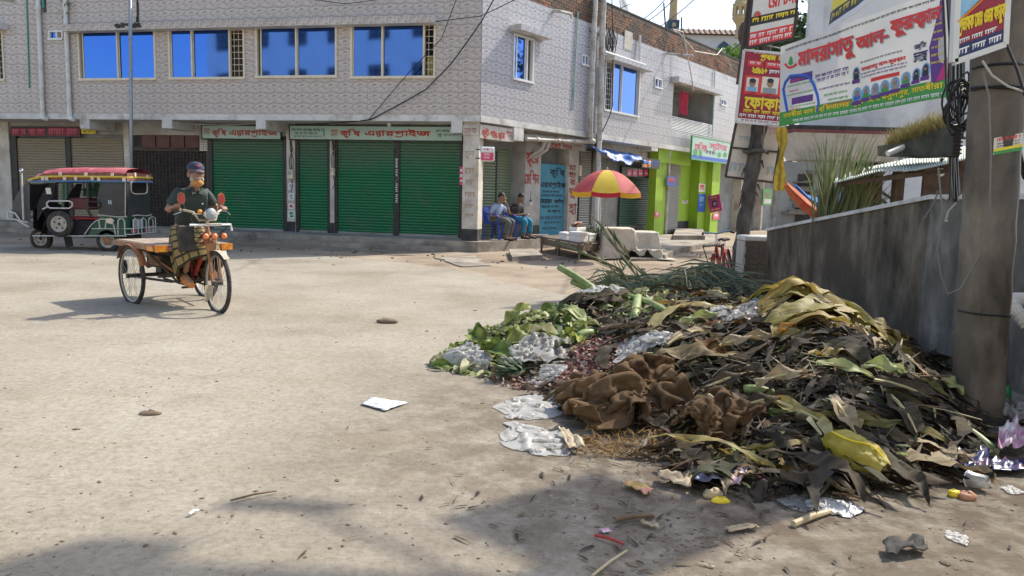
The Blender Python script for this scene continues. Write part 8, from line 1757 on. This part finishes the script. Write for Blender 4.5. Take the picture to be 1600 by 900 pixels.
def hero(name, pxa, pxb, W, m, curl=.2, fold=.3, lift=.10, tear=.15, rib=True):
 def oh(px, py):
  for _ in range(14):
   p = on_heap(px, py)
   if H(p.x, p.y) > .06 and p.y < 7.4: break
   py += 6
  return p
 a, b = oh(*pxa), oh(*pxb)
 if min(H(a.x, a.y), H(b.x, b.y)) < .05 or (b-a).length < .12 or (b-a).length > .9: return
 n = (HN(a.x, a.y)+HN(b.x, b.y)+Vector((0,-.5,.2))).normalized(); x = (b-a); L = x.length; x.normalize(); y = n.cross(x).normalized(); n = x.cross(y); q = leafmesh(hr, L, W, curl, fold, tear, 18, 6)
 M_ = Matrix(((x.x,y.x,n.x,0),(x.y,y.y,n.y,0),(x.z,y.z,n.z,0),(0,0,0,1))); M_.translation = (a+b)/2+n*lift; q.M = M_; o = q.build(name, MATS[m], heap, smooth=True)
 if rib:
  r = MB(M_); r.tube([Vector((L*(t-.5), 0, curl*L*(.25-(t-.5)**2)*1.2+.006)) for t in (0,.25,.5,.75,1)], [.012,.011,.009,.007,.003], 6); r.build('midrib', MATS['rib_pale'], o)
 return o
for (a, b, W, m, c, f) in [((1255,500),(1325,482),.20,'hero_olive',.3,.3), ((1300,548),(1340,492),.16,'hero_olive',.15,.5), ((1325,550),(1372,498),.26,'hero_olive',.2,.2), ((1280,520),(1340,510),.14,'hero_olive',.3,.4), ((1345,490),(1395,510),.2,'hero_olive',.4,.2), ((1235,520),(1300,500),.14,'hero_tan',.3,.4), ((1330,590),(1395,600),.12,'hero_green',.5,.5), ((1270,585),(1360,608),.10,'hero_green',.3,.5), ((1350,610),(1440,640),.12,'hero_dark',.2,.4), ((1455,530),(1490,560),.14,'hero_green',.3,.3), ((1500,545),(1530,640),.11,'hero_olive',.3,.5), ((1525,560),(1540,630),.10,'hero_orange',.3,.5), ((1515,555),(1505,620),.09,'hero_green',.3,.5), ((1460,600),(1530,560),.14,'hero_tan',.4,.3), ((1180,620),(1260,600),.12,'hero_tan',.2,.5), ((1100,630),(1180,600),.1,'hero_dark',.2,.4), ((1400,560),(1470,575),.12,'hero_dark',.3,.3), ((1290,640),(1330,700),.14,'hero_tan',.2,.4), ((1380,640),(1420,700),.2,'hero_dark',.2,.2), ((1470,640),(1540,700),.2,'hero_dark',.3,.2), ((1190,640),(1300,690),.11,'hero_olive',.1,.5), ((1120,560),(1200,545),.1,'hero_tan',.2,.5), ((1040,560),(1100,540),.1,'hero_tan',.4,.4), ((1215,540),(1245,525),.07,'hero_orange',.3,.4), ((1060,520),(1120,505),.09,'hero_green',.3,.5), ((880,500),(915,520),.17,'hero_green',.4,.3), ((1150,660),(1230,640),.1,'hero_dark',.3,.4), ((1440,510),(1480,530),.12,'hero_dark',.3,.4)]:
 hero('banana_leaf', a, b, W, m, c, f)
mat('stalk_green', (.13,.19,.05), (.25,.31,.11), 5, .5, stain=(.2,.16,.08), sscale=4, samt=.35); mat('stalk_tan', (.42,.34,.2), (.55,.47,.3), 6, .7); mat('stick_brown', (.12,.075,.04), (.22,.15,.085), 7, .9, .4, 20); mat('cut_end', (.55,.55,.32), (.65,.62,.42), 20, .7)
def stalk(name, a, b, r0, r1, m, lift=.03, n=9, end=None, parent=heap):
 a, b = (on_heap(*a) if len(a) == 2 else Vector(a)), (on_heap(*b) if len(b) == 2 else Vector(b)); a = a+Vector((0,-.03,lift)); b = b+Vector((0,-.03,lift)); q = MB(); q.tube([a.lerp(b, t)+Vector((0,0,.015*math.sin(t*3.1))) for t in (0,.2,.4,.6,.8,1)], [r0+(r1-r0)*t for t in (0,.2,.4,.6,.8,1)], n); o = q.build(name, MATS[m], parent, smooth=True)
 if end:
  d = (a-b).normalized(); q = MB(); q.tube([a+d*.001, a+d*.004], [r0*.97, r0*.9], n); q.build('cut_end', MATS[end], o)
 return o
for (a, b, r0, r1, m, e) in [((1446,598),(1508,634),.022,.016,'stalk_tan','cut_end'), ((1552,632),(1500,655),.02,.03,'stick_brown',None), ((1548,712),(1490,668),.034,.026,'stalk_green','cut_end'), ((1160,615),(1205,622),.035,.032,'stalk_green',None), ((1200,650),(1280,668),.03,.022,'stalk_green',None), ((1240,655),(1360,720),.014,.010,'stick_brown',None), ((1200,560),(1205,640),.012,.008,'stick_brown',None), ((880,560),(920,540),.026,.03,'stick_brown',None), ((930,522),(1010,512),.03,.024,'stick_brown',None), ((990,505),(996,470),.045,.045,'stalk_green','cut_end'), ((1085,505),(1075,510),.045,.045,'stalk_green','cut_end'), ((1055,563),(1085,563),.012,.012,'stalk_green',None), ((960,462),(1015,480),.03,.026,'stalk_green','cut_end'), ((1000,472),(1050,498),.034,.024,'stalk_green','cut_end'), ((925,525),(900,532),.045,.04,'stalk_green','cut_end'), ((1010,585),(1045,590),.035,.04,'stalk_green','cut_end'), ((1145,500),(1135,490),.05,.045,'stalk_green',None), ((740,548),(785,545),.03,.022,'stalk_green',None), ((1240,430+40),(1250,462),.012,.008,'stick_brown',None), ((1090,670),(1190,690),.014,.008,'stick_brown',None), ((1380,690),(1470,720),.012,.006,'stick_brown',None), ((1115,600),(1215,560),.008,.006,'stalk_tan',None)]: stalk('stalk', a, b, r0, r1, m, end=e)
for k in range(34):
 p, (px, py) = sample(hr)
 if px < 1050 or py < 560: continue
 d = Vector((hr.gauss(0,1), hr.gauss(0,.6), hr.gauss(0,.25))).normalized()*hr.uniform(.12,.3); stalk('stalk', tuple(p-d), tuple(p+d), hr.uniform(.004,.011), .004, hr.choice(['stalk_tan','stick_brown','stick_brown']), .05)
lr = random.Random(5)
mat('film_white', (.62,.62,.60), (.74,.74,.73), 6, .45, 0, 14, subs=.4, alpha=.78, stain=(.42,.38,.32), sscale=5, samt=.36); mat('film_grey', (.52,.52,.51), (.64,.64,.63), 6, .45, 0, 14, subs=.4, alpha=.7, stain=(.25,.22,.19), sscale=5, samt=.4)
mat('burlap', (.125,.07,.027), (.25,.15,.066), 6, .95, 1, 130, stain=(.075,.042,.018), sscale=4, samt=.48); mat('film_yellow', (.52,.42,.04), (.66,.56,.12), 7, .4, .5, 40, subs=.4, alpha=.86); mat('foil', (.5,.5,.5), (.62,.62,.61), 9, .35, .8, 16)
GX, GY = np.linspace(-1.5, 4.1, 113), np.linspace(2.6, 9.6, 141); HG = np.array([[H(x, y) for y in GY] for x in GX])
def Hg(x, y):
 i = np.clip((x-GX[0])/(GX[1]-GX[0]), 0, len(GX)-1.001); j = np.clip((y-GY[0])/(GY[1]-GY[0]), 0, len(GY)-1.001); a = i.astype(int); b = j.astype(int); f = i-a; g_ = j-b
 return np.maximum((HG[a,b]*(1-f)+HG[a+1,b]*f)*(1-g_)+(HG[a,b+1]*(1-f)+HG[a+1,b+1]*f)*g_, .013)
def cloth(cx, cy, sx, sy, n, squeeze, amp, seed, Hf, steps=80, its=8, ang=0, bend=.15, th=.006, freq=3.0, grav=1.0, fr=0.0, warp=0):
 """a sheet pushed together and dropped on the surface Hf; returns the settled grid"""
 m = max(6, int(n*sy/sx)); u, v = np.meshgrid(np.linspace(-.5,.5,n), np.linspace(-.5,.5,m), indexing='ij'); rg = np.random.RandomState(seed)
 def sm(k):
  z = np.zeros((n, m))
  for _ in range(7): a = rg.uniform(0, 6.28); f = rg.uniform(.6, 1.6)*k; z += np.sin(f*6.28*(u*math.cos(a)+v*math.sin(a)*sy/sx)+rg.uniform(0, 6.28))
  return z/3.5
 U, W = u*sx, v*sy
 if warp:
  a_, b_ = 2*u, 2*v; U, W = a_*np.sqrt(1-b_*b_/2), b_*np.sqrt(1-a_*a_/2); t_ = np.arctan2(W, U); k_ = 1+warp*sum(rg.uniform(.3,1)/f*np.sin(f*t_+rg.uniform(0,6.28)) for f in (2,3,5,8,13)); U, W = U*k_*sx*.55, W*k_*sy*.55
 X = U*squeeze+.04*sx*sm(freq*.6); Y = W*squeeze+.04*sx*sm(freq*.6); ca, sa = math.cos(ang), math.sin(ang); X, Y = X*ca-Y*sa+cx, X*sa+Y*ca+cy
 P = np.stack([X, Y, Hf(X, Y)+th+amp*(1+sm(freq)*.7+.3*sm(freq*2.2))], -1); V_ = np.zeros_like(P); dx, dy = sx/(n-1), sy/(m-1)
 con = [(1,0,dx,1),(0,1,dy,1),(1,1,math.hypot(dx,dy),.6),(1,-1,math.hypot(dx,dy),.6),(2,0,2*dx,bend),(0,2,2*dy,bend)]
 RL = []
 for i, j, L, k in con:
  if j >= 0: A, B = (slice(0, n-i), slice(0, m-j)), (slice(i, n), slice(j, m))
  else: A, B = (slice(0, n-i), slice(-j, m)), (slice(i, n), slice(0, m+j))
  RL.append((A, B, np.hypot(U[B]-U[A], W[B]-W[A])[...,None], k))
 for st in range(steps):
  V_[...,2] -= grav*.012*(sx/n*8); Q = P+V_*.94
  for _ in range(its):
   D = np.zeros_like(Q); C_ = np.zeros(Q.shape[:2]+(1,))+1e-6
   for A, B, L, k in RL:
    d = Q[B]-Q[A]; l = np.linalg.norm(d, axis=-1, keepdims=True)+1e-9; c = d*(k*.5*(l-L)/l); D[A] += c; D[B] -= c; C_[A] += 1; C_[B] += 1
   Q += D/C_*1.7
   hz = Hf(Q[...,0], Q[...,1])+th; low = Q[...,2] < hz; Q[...,2] = np.where(low, hz, Q[...,2])
   if fr: Q[...,:2] = np.where(low[...,None], fr*P[...,:2]+(1-fr)*Q[...,:2], Q[...,:2])
  V_ = np.clip(Q-P, -.03, .03); V_[low] *= .25; P = Q
 return P
def sheet_obj(P, name, m, loc, solid=0, jag=0, seed=0, smooth=True, parent=None):
 n, mm = P.shape[:2]; q = MB(); q.v = [Vector(p) for p in P.reshape(-1, 3)]; rr = random.Random(seed); e = [[rr.random() < jag for _ in range(mm)] for _ in range(n)]
 for i in range(n-1):
  for j in range(mm-1):
   bd = min(i, j, n-2-i, mm-2-j)
   if jag and bd < 3 and noise.noise(Vector((i*.35, j*.35, seed)))*1.6 > bd*.35-.1+(1-jag)*.4: continue
   q.f.append((i*mm+j, (i+1)*mm+j, (i+1)*mm+j+1, i*mm+j+1))
 return q.build(name, MATS[m], parent, smooth=smooth, loc=None if parent else loc, solid=solid)
def crumple(name, label, cat_, px, py, rx, ry, h, m, seed, ang=0):
 c = on_heap(px, py); sq = .60 if h > .07 else .78
 P = cloth(c.x, c.y, 2.5*rx/sq, 2.5*ry/sq, 34, sq, h*.9, int(seed*10), lambda x, y: Hg(x, y)+.075*(Hg(x, y) > .03), 22 if h > .07 else 34, 7, ang, .06, .005, 3.4, .5, .9, .22); return tag(sheet_obj(P, name, m, c, 0, 0, seed, True), label, cat_)
def sack(label, px, py, sx, sy, sq, amp, seed, ang):
 c = on_heap(px, py); P = cloth(c.x, c.y, sx, sy, 84, sq, amp, seed, lambda x, y: Hg(x, y)+.02+.13*np.exp(-(((x-c.x)/(sx*.26))**2+((y-c.y)/(sy*.26))**2)**2), 26, 9, ang, .4, .012, 1.6, .55, .93); return tag(sheet_obj(P, 'burlap_sack', 'burlap', c, .008), label, 'sack')
sack('large crumpled brown burlap sack at the front left of the heap', 968, 640, 1.3, 1.4, .49, .18, 4, .2)
sack('smaller folded brown burlap piece right of the large sack', 1112, 684, .62, .7, .56, .12, 9, .5)
q = MB()
for k in range(420):
 a = on_heap(lr.uniform(890,1050), lr.gauss(702,12)) if k % 2 else on_heap(lr.uniform(900,1150), lr.uniform(650,720)); d = Vector((lr.gauss(0,1), lr.gauss(0,1), lr.gauss(0,.4))).normalized()*lr.uniform(.04,.14); a = a+Vector((0,0,.03)); q.tube([a, a+d*.5+Vector((0,0,lr.uniform(-.02,.03))), a+d+Vector((lr.gauss(0,.02),0,-.02))], .0025, 3, cap=False)
mat('fibre', (.25,.14,.04), None, 1, .95, island=[(.22,.13,.04),(.34,.21,.08),(.15,.085,.03)]); tag(q.build('loose_fibre', MATS['fibre'], loc=on_heap(960,690)), 'loose brown burlap fibres frayed along the foot of the sack', 'fibre', kind='stuff')
for a in [('white plastic bag at the leftmost tip of the heap', 715, 566, .17, .13, .12, 'film_white', 1.1), ('small white plastic scrap leftmost, in front of the green leaves', 748, 577, .09, .08, .08, 'film_white', 8.2), ('greyish plastic bag between the green leaves and the onion peel', 838, 563, .20, .17, .12, 'film_grey', 2.2), ('upright pale plastic bag below the onion peel', 853, 600, .11, .11, .14, 'film_white', 3.3),
   ('flat white plastic sheet left of the burlap sack', 832, 640, .21, .17, .035, 'film_white', 4.4), ('clear white plastic sheet on the road, nearest the camera left of the sack', 838, 692, .22, .14, .05, 'film_white', 5.5), ('white plastic bag on top of the onion peel', 1003, 551, .17, .15, .10, 'film_white', 6.6), ('glossy clear bag in the upper middle of the heap', 1155, 503, .17, .14, .12, 'film_grey', 7.7), ('white torn scrap at the back edge beside the green stem', 938, 462, .15, .1, .12, 'film_white', 9.9), ('crumpled silver foil on the road at the front of the heap', 1302, 796, .10, .08, .06, 'foil', 10.1),
   ('dull plastic piece beside the burlap sack', 885, 622, .08, .05, .03, 'film_grey', 11.3), ('grey plastic bag right of the concrete pole', 1582, 655, .14, .14, .2, 'film_grey', 12.7), ('white crumpled tissue at the right road edge', 1581, 771, .05, .03, .02, 'film_white', 13.9), ('thin white film scrap on the road right of the torn black scrap', 1495, 848, .05, .03, .015, 'film_white', 14.2), ('pale scrap of film at the heap foot left of the foil', 1245, 790, .08, .05, .03, 'film_grey', 15.2)]:
 crumple('plastic_bag' if 'bag' in a[0] else 'plastic_scrap', a[0], 'plastic bag' if 'bag' in a[0] else 'scrap', *a[1:7], a[7], lr.uniform(0,3))
a, b = on_heap(1288, 712), on_heap(1378, 762); ax_ = b-a; Lb = ax_.length
def ybag(u, v):
 t = 2*math.pi*u; f = v; r = .115*math.sin(math.pi*min(1, .12+.80*f))**.7*(1-.15*(f < .1)); c = a.lerp(b, f)+Vector((0,-.03,.10)); s_ = Vector((-ax_.y, ax_.x, 0)).normalized(); up = Vector((0,0,1)); n_ = 1+.22*noise.noise(Vector((math.cos(t)*2, math.sin(t)*2, f*6)))+.22*(.4-abs(noise.noise(Vector((math.cos(t)*3.5+f*2, math.sin(t)*3.5, f*9)))))+.05*math.sin(t*7+f*4)
 p = c+s_*r*n_*math.cos(t)+up*r*.85*n_*math.sin(t); p.z = max(p.z, max(H(p.x, p.y), .012)+.004); return p
yb_ = thing('net_bag', 'yellow net bag lying on the front slope of the heap', 'bag', a); q = MB(); q.grid(ybag, 40, 26, True); q.build('bag', MATS['film_yellow'], yb_, smooth=True)
q = MB(); q.grid(lambda u, v: a+Vector((-.10*v*math.cos(1)+.07*(u-.5)*(1+v), -.02, .12+.09*v+.02*math.sin(u*12))), 10, 4); q.build('neck', MATS['pale_leaf'], yb_, smooth=True)
q = MB(); q.tube([ybag(.30+.05*math.sin(v*5), v)+Vector((0,-.004,.006)) for v in [k/12 for k in range(1, 12)]], .005, 5); q.build('seam', MATS['print_yellow'], yb_)
c = on_heap(822, 588)+Vector((0,0,.05)); pc_ = thing('pineapple_crown', 'spiky dark green pineapple crown at the lower left of the heap', 'pineapple top', c); mat('pine_leaf', (.05,.10,.05), None, 1, .5, .0, island=[(.05,.10,.055),(.10,.16,.09),(.16,.22,.13),(.035,.07,.04)])
q = MB(); ax2 = Vector((-.8,-.45,.12)).normalized(); o1 = ax2.orthogonal().normalized(); o2 = ax2.cross(o1)
for k in range(60):
 t = k*2.4; f = k/60; o_ = o1*math.cos(t)+o2*math.sin(t); d = (ax2*(.5+.6*f)+o_*(.85-.55*f)).normalized(); L = .13+.08*math.sin(f*3.1); b0 = c+ax2*.12*f; s_ = d.cross(ax2).normalized()*.012
 pts = [b0, b0+d*L*.5+ax2*.01, b0+d*L+ax2*.045]; q.add([pts[0]-s_, pts[0]+s_, pts[1]+s_*.8, pts[1]-s_*.8, pts[2]], [(0,1,2,3),(3,2,4)])
for i, v in enumerate(q.v): q.v[i].z = max(v.z, H(v.x, v.y)+.01)
tag(q.build('leaves', MATS['pine_leaf'], pc_), kind='stuff')
mat('palm_leaf', (.04,.07,.04), None, 1, .55, island=[(.03,.055,.035),(.06,.10,.06),(.10,.14,.09),(.16,.19,.12),(.045,.07,.035),(.22,.20,.10),(.30,.26,.13)], subs=.15); D8 = 8.3
pp_ = thing('palm_fronds', 'tangled dark green palm fronds thrown over the back of the heap', 'palm fronds', (dep(1060,470,D8).x, D8, 0))
q = MB(); rq = []
for pts in [((950,455),(985,405),(962,372)), ((985,450),(970,420),(900,350+40)), ((1010,452),(985,418),(944,358)), ((1040,455),(1000,425),(955,380)), ((1030,450),(1090,440),(1178,424)), ((1060,455),(1120,445),(1205,462)), ((950,440),(1020,446),(1090,462)), ((1100,440),(1160,440),(1225,470))]:
 P_ = [dep(x, y, D8+lr.uniform(-.3,.4)) for x, y in pts]; rq.append(P_); q.tube([P_[0], (P_[0]+P_[1])/2, P_[1], (P_[1]+P_[2])/2, P_[2]], [.014,.013,.011,.008,.004], 5)
q.build('stems', MATS['palm_leaf'], pp_); q = MB()
for k in range(1500):
 x = lr.uniform(942, 1195); f = (x-942)/253; ytop = 418+18*math.sin(f*7)+22*f*f; y = lr.uniform(ytop, 468+6*f); c = dep(x, y, D8+lr.uniform(-.35,.45)); a = lr.choice([lr.gauss(0,.35), lr.gauss(2.9,.4), lr.gauss(-.9,.5), lr.gauss(1.2,.3)]) if lr.random() < .7 else lr.uniform(0,6.28); d = Vector((math.cos(a), lr.gauss(0,.5), -.45*abs(math.sin(a))+lr.gauss(0,.2))).normalized(); L = lr.uniform(.18,.5); s_ = d.cross(Vector((0,-1,.3))).normalized()*lr.uniform(.004,.012); dr = Vector((0,0,-.10*L-lr.random()*.06)); c.z = max(c.z, H(c.x, c.y)+.01)
 v = [c-s_*.6, c+s_*.6, c+d*L*.5+s_, c+d*L*.5-s_, c+d*L+dr];
 for p in v: p.z = max(p.z, H(p.x, p.y)+.01)
 q.add(v, [(0,1,2,3),(3,2,4)])
for P_ in rq[:4]:
 for k in range(26):
  t = k/26; c = P_[1].lerp(P_[2], t) if k % 2 else P_[0].lerp(P_[1], t); d = (P_[2]-P_[1]).normalized()+Vector((lr.gauss(0,.12), lr.gauss(0,.12), lr.gauss(0,.1))); s_ = d.cross(Vector((0,1,0))).normalized()*.008; L = lr.uniform(.15,.3); q.add([c-s_, c+s_, c+d*L*.6+s_*.7, c+d*L*.6-s_*.7, c+d*L], [(0,1,2,3),(3,2,4)])
tag(q.build('leaflets', MATS['palm_leaf'], pp_), kind='stuff')
gs = thing('banana_stem', 'cut green banana stem sticking out at the back left of the heap', 'stem', dep(930,455,7.7)); stalk('upper_half', tuple(dep(873,417,7.9)), tuple(dep(935,458,7.6)), .032, .045, 'stalk_green', .0, 10, 'cut_end', gs); stalk('lower_half', tuple(dep(893,440,7.8)), tuple(dep(935,462,7.6)), .028, .035, 'stalk_green', .0, 10, None, gs)
def flat(name, label, cat_, pxs, m, z=.016, curl=.02, seed=0, n=8, group=None):
 P_ = [gnd(x, y, z) for x, y in pxs]
 def fn(u, v): p = P_[3].lerp(P_[2], u).lerp(P_[0].lerp(P_[1], u), v); return p+Vector((0,0,curl*(.5+.5*noise.noise(Vector((u*3, v*3, seed))))+curl*max(0, noise.noise(Vector((u*6, v*6, seed+4))))))
 q = MB(); q.grid(fn, n, n); return tag(q.build(name, MATS[m], loc=sum(P_, Vector())/4, smooth=True, solid=.002), label, cat_, group)
mat('newsprint', (.34,.36,.40), (.62,.64,.66), 22, .85, stretch=(1,4,1), lo=.44, hi=.52); mat('wrapper_yellow', (.6,.46,.06), (.62,.25,.2), 12, .4); mat('card_tan', (.36,.28,.18), (.5,.42,.3), 8, .9); mat('wrapper_mix', (.06,.10,.26), (.5,.48,.5), 12, .4, stain=(.45,.10,.06), sscale=9, samt=.4); mat('wrapper_navy', (.012,.02,.085), (.03,.04,.14), 8, .3, stain=(.55,.14,.04), sscale=9, samt=.33); mat('wrapper_purple', (.45,.12,.28), (.66,.62,.62), 9, .35); mat('scrap_black', (.015,.015,.016), (.04,.038,.036), 10, .8)
flat('newspaper', 'sheet of newspaper lying alone on the road', 'newspaper', [(580,622),(637,630),(602,643),(564,632)], 'newsprint', .018, .012, 1)
flat('wrapper', 'yellow and pink wrapper on the damp road before the heap', 'wrapper', [(985,754),(1021,768),(1010,777),(973,760)], 'wrapper_yellow', .02, .03, 2)
flat('leaf_scrap', 'tan curled leaf scrap right of the yellow wrapper', 'leaf', [(1030,746),(1082,755),(1078,770),(1027,756)], 'card_tan', .02, .06, 3)
flat('wrapper', 'blue, white and red printed wrapper at the foot of the heap', 'wrapper', [(1075,728),(1170,738),(1155,765),(1085,756)], 'wrapper_mix', .04, .05, 4, 18)
flat('wrapper', 'navy and orange snack wrapper left of the concrete pole foot', 'wrapper', [(1480,712),(1545,708),(1545,738),(1490,742)], 'wrapper_navy', .04, .05, 5, 16)
flat('wrapper', 'navy wrapper strip at the right edge of the road', 'wrapper', [(1545,722),(1604,722),(1604,740),(1550,738)], 'wrapper_navy', .03, .03, 6, 12)
flat('wrapper', 'magenta and white wrapper right of the concrete pole', 'wrapper', [(1560,672),(1606,668),(1606,712),(1558,708)], 'wrapper_purple', .06, .08, 7, 16)
flat('card_scrap', 'cream torn card beside the clear sheet on the road', 'card', [(872,672),(890,680),(915,704),(888,706)], 'card_tan', .03, .05, 8)
flat('black_scrap', 'torn black scrap on the road at the bottom right', 'scrap', [(1378,854),(1440,850),(1450,866),(1385,873)], 'scrap_black', .02, .05, 9)
flat('leaf_scrap', 'long tan leaf on the road at the bottom centre', 'leaf', [(1000,816),(1028,822),(1030,828),(1004,821)], 'card_tan', .018, .02, 10)
flat('leaf_scrap', 'dry tan leaf on the road at the lower right', 'leaf', [(1132,826),(1180,822),(1186,828),(1138,834)], 'card_tan', .018, .02, 11)
flat('pink_scrap', 'pale pink paper scrap left of the long tan leaf', 'scrap', [(936,828),(950,827),(956,832),(942,834)], 'wrapper_purple', .018, .01, 12)
flat('card_scrap', 'brown card scrap behind the clear cup', 'card', [(1480,742),(1530,748),(1545,760),(1500,757)], 'card_tan', .02, .02, 13)
for (xa, ya, xb, yb, r0, m, lb) in [(930,836,975,850,.008,'frame_red','dark red stick on the road at the bottom centre'), (962,812,1022,806,.010,'stick_brown','thin brown twig above the dark red stick'), (1240,819,1297,799,.016,'stalk_tan','pale cut stick in front of the silver foil'), (1300,770,1345,778,.008,'stick_brown','thin stick along the front foot of the heap'), (1000+520,790-90,1560,716,.02,'stalk_green','green stalk end beside the navy wrapper'), (296,803,310,797,.007,'print_white','white plastic spoon lying on the road at the lower left'), (360,782,432,767,.005,'stick_brown','thin twig on the road at the lower centre left'), (925,900,980,860,.006,'stalk_tan','pale straw at the bottom edge of the road')]:
 a, b = gnd(xa, ya, .025), gnd(xb, yb, .025); q = MB(); q.tube([a, a.lerp(b,.5)+Vector((0,0,.006)), b], [r0, r0*.95, r0*.7], 8); tag(q.build('stick', MATS[m], loc=a), lb, 'spoon' if 'spoon' in lb else 'stick')
for (x, y, rx, ry, rz_, m, lb) in [(1125,790,.045,.022,.022,'print_yellow','small yellow fruit in front of the heap foot'), (1490,778,.03,.022,.022,'print_yellow','yellow lemon piece beside the pink onion'), (1511,784,.045,.03,.026,'onion','pinkish onion on the road below the clear cup'), (1114,782,.05,.03,.03,'stalk_tan','pale stem chunk beside the small yellow fruit'), (235,651,.07,.035,.02,'clod','brown dung clod on the open road at the left'), (605,506,.12,.06,.03,'clod','flat patch of dried mud left of the heap'), (1572,628,.03,.03,.06,'bag_green','green knotted bag behind the concrete pole'), (685,573,.06,.02,.022,'print_yellow','yellow peel at the leftmost tip of the heap')]:
 p = on_heap(x, y); q = MB(); q.grid(lambda u, v: p+Vector((rx*math.cos(6.283*u)*math.cos(math.pi*(v-.5))*(1+.25*noise.noise(Vector((u*9, v*9, x)))), ry*math.sin(6.283*u)*math.cos(math.pi*(v-.5)), rz_*(1+math.sin(math.pi*(v-.5)))*(1+.3*noise.noise(Vector((u*7, v*5, y)))))), 14, 8, True); tag(q.build('fruit' if m in ('print_yellow','onion') else 'mud_clod' if m == 'clod' else 'plastic_bag' if 'bag' in lb else 'cane_chunk', MATS[m], loc=p, smooth=True), lb, 'fruit' if m in ('print_yellow','onion') else 'clod' if m == 'clod' else 'bag' if 'bag' in lb else 'stem')
c = gnd(1514, 762)+Vector((0,0,.045)); rc = Euler((R(78), R(0), R(24))).to_matrix(); cu = thing('plastic_cup', 'clear plastic cup lying on its side by the heap', 'cup', c); q = MB(); q.lathe([(.0,.09),(.032,.09),(.042,.0),(.047,-.004),(.047,.002)], c, 22, 'Z', rc); q.build('cup', mat('clear_plastic', (.7,.7,.68), None, 1, .15, trans=.6, subs=.3), cu, smooth=True)
q = MB(); q.tube([c+rc@Vector((.046*math.cos(t), .046*math.sin(t), 0)) for t in [k*.314 for k in range(20)]], .003, 5, closed=True); q.build('rim', MATS['print_white'], cu)
q = MB()
for k in range(1700):
 if k % 3 == 0: x, y = lr.uniform(0,1600), 430+470*lr.random()**.8
 else: x, y = lr.gauss(1150,260), lr.gauss(800,70)
 if y < 400 or y > 930: continue
 p = gnd(x, y, .012)
 if inside(p.x, p.y) or (k % 3 and noise.noise(p*1.1)+.5*noise.noise(p*3)+.12 < lr.random()*.5-.1): continue
 s_ = lr.uniform(.002,.009)*(1.8 if lr.random() < .06 else 1); q.sphere(p, s_*lr.uniform(.8,2.2), s_*lr.uniform(.7,1.3), s_*.7, 5, 3, Matrix.Rotation(lr.random()*3, 3, 'Z'))
tag(q.build('grit', MATS['clod'], loc=gnd(1100,800)), 'dark grit and mud crumbs scattered over the road', 'grit', kind='stuff')
q = MB()
for k in range(170):
 x, y = lr.gauss(1120,230), lr.gauss(780,60); p = gnd(x, y, .02)
 if y < 560 or inside(p.x, p.y): continue
 a = lr.random()*6.28; L = lr.uniform(.02,.11); d = Vector((math.cos(a), math.sin(a), 0)); s_ = Vector((-d.y, d.x, 0))*lr.uniform(.002,.008); q.add([p-s_, p+s_, p+d*L*.5+s_*.8+Vector((0,0,.003)), p+d*L*.5-s_*.8+Vector((0,0,.003)), p+d*L], [(0,1,2,3),(3,2,4)])
tag(q.build('straw_bits', MATS['litter'], loc=gnd(1100,780)), 'bits of straw and leaf strewn on the road round the heap', 'straw', kind='stuff')
pt = PP[-1]; q = MB(); cc = Vector((2.75, 6.45, 4.9))
for k in range(5): q.tube([cc+Vector(((.27-.01*k)*math.cos(t), (.12-.01*k)*math.sin(t), (.12)*math.sin(t)+.02*k)) for t in [j*.314 for j in range(20)]], .02, 5, closed=True)
q.build('coil', MATS['wire_black'], cpole); q = MB(); q.bar(pt+Vector((0,0,-.2)), cc, .03, .03); q.build('bracket', MATS['iron_dark'], cpole); q = MB(); q.bbox(2.75, 3.2, 6.3, 6.7, 5.8, 6.2, .05); q.tube([pt-Vector((0,0,.3)), Vector((3.0,6.45,5.85))], .06, 8); q.build('added_shadow_box', MATS['steel_grey'], cpole)  # the steel box is out of view, added to shade the lower-left road
def Hst(x, y):
 dx, dy = x-stc.x, y-stc.y; a = np.where((np.abs(dx+.28) < .34) & (np.abs(dy) < .45), .70, 0); b = np.where((np.abs(dx-.40) < .28) & (np.abs(dy-.25) < .45), .62, 0); c = np.where((np.abs(dx) < .72) & (np.abs(dy-.1) < .6), .22, 0); return np.maximum(np.maximum(a, b), np.maximum(c, .15*(dy > .3)))
stc = dep(982, 385, 18.3); stc.z = 0
P = cloth(stc.x, stc.y+.1, 2.5, 2.3, 64, .80, .10, 3, lambda x, y: np.maximum(Hst(x, y), .02), 70, 8, .1, .1, .02, 1.4); P[...,2] = np.maximum(P[...,2], .02)
tag(sheet_obj(P, 'covered_stack', 'sheet_white', stc, .01), 'stacks of goods under one crumpled white sheet right of the stall', 'covered goods')
c0 = Vector((3.88, 6.15, 4.55)); q = MB(); q.obox(c0, .86, .03, 1.0, Matrix.Rotation(R(-40), 3, 'Z')); q.build('added_shadow_board', MATS['print_maroon'], cpole)  # board above the view, added to throw the shadow patch before the heap
q = MB(); q.bar(PP[-1]-Vector((0,0,.4)), c0+Vector((-.3,0,.2)), .04, .04); q.bar(PP[-1]-Vector((0,0,1.0)), c0+Vector((-.3,0,-.35)), .04, .04); tag(q.build('shadow_board_bracket', MATS['iron_dark'], cpole), kind='stuff')  # arms that hold the added shadow-casting board
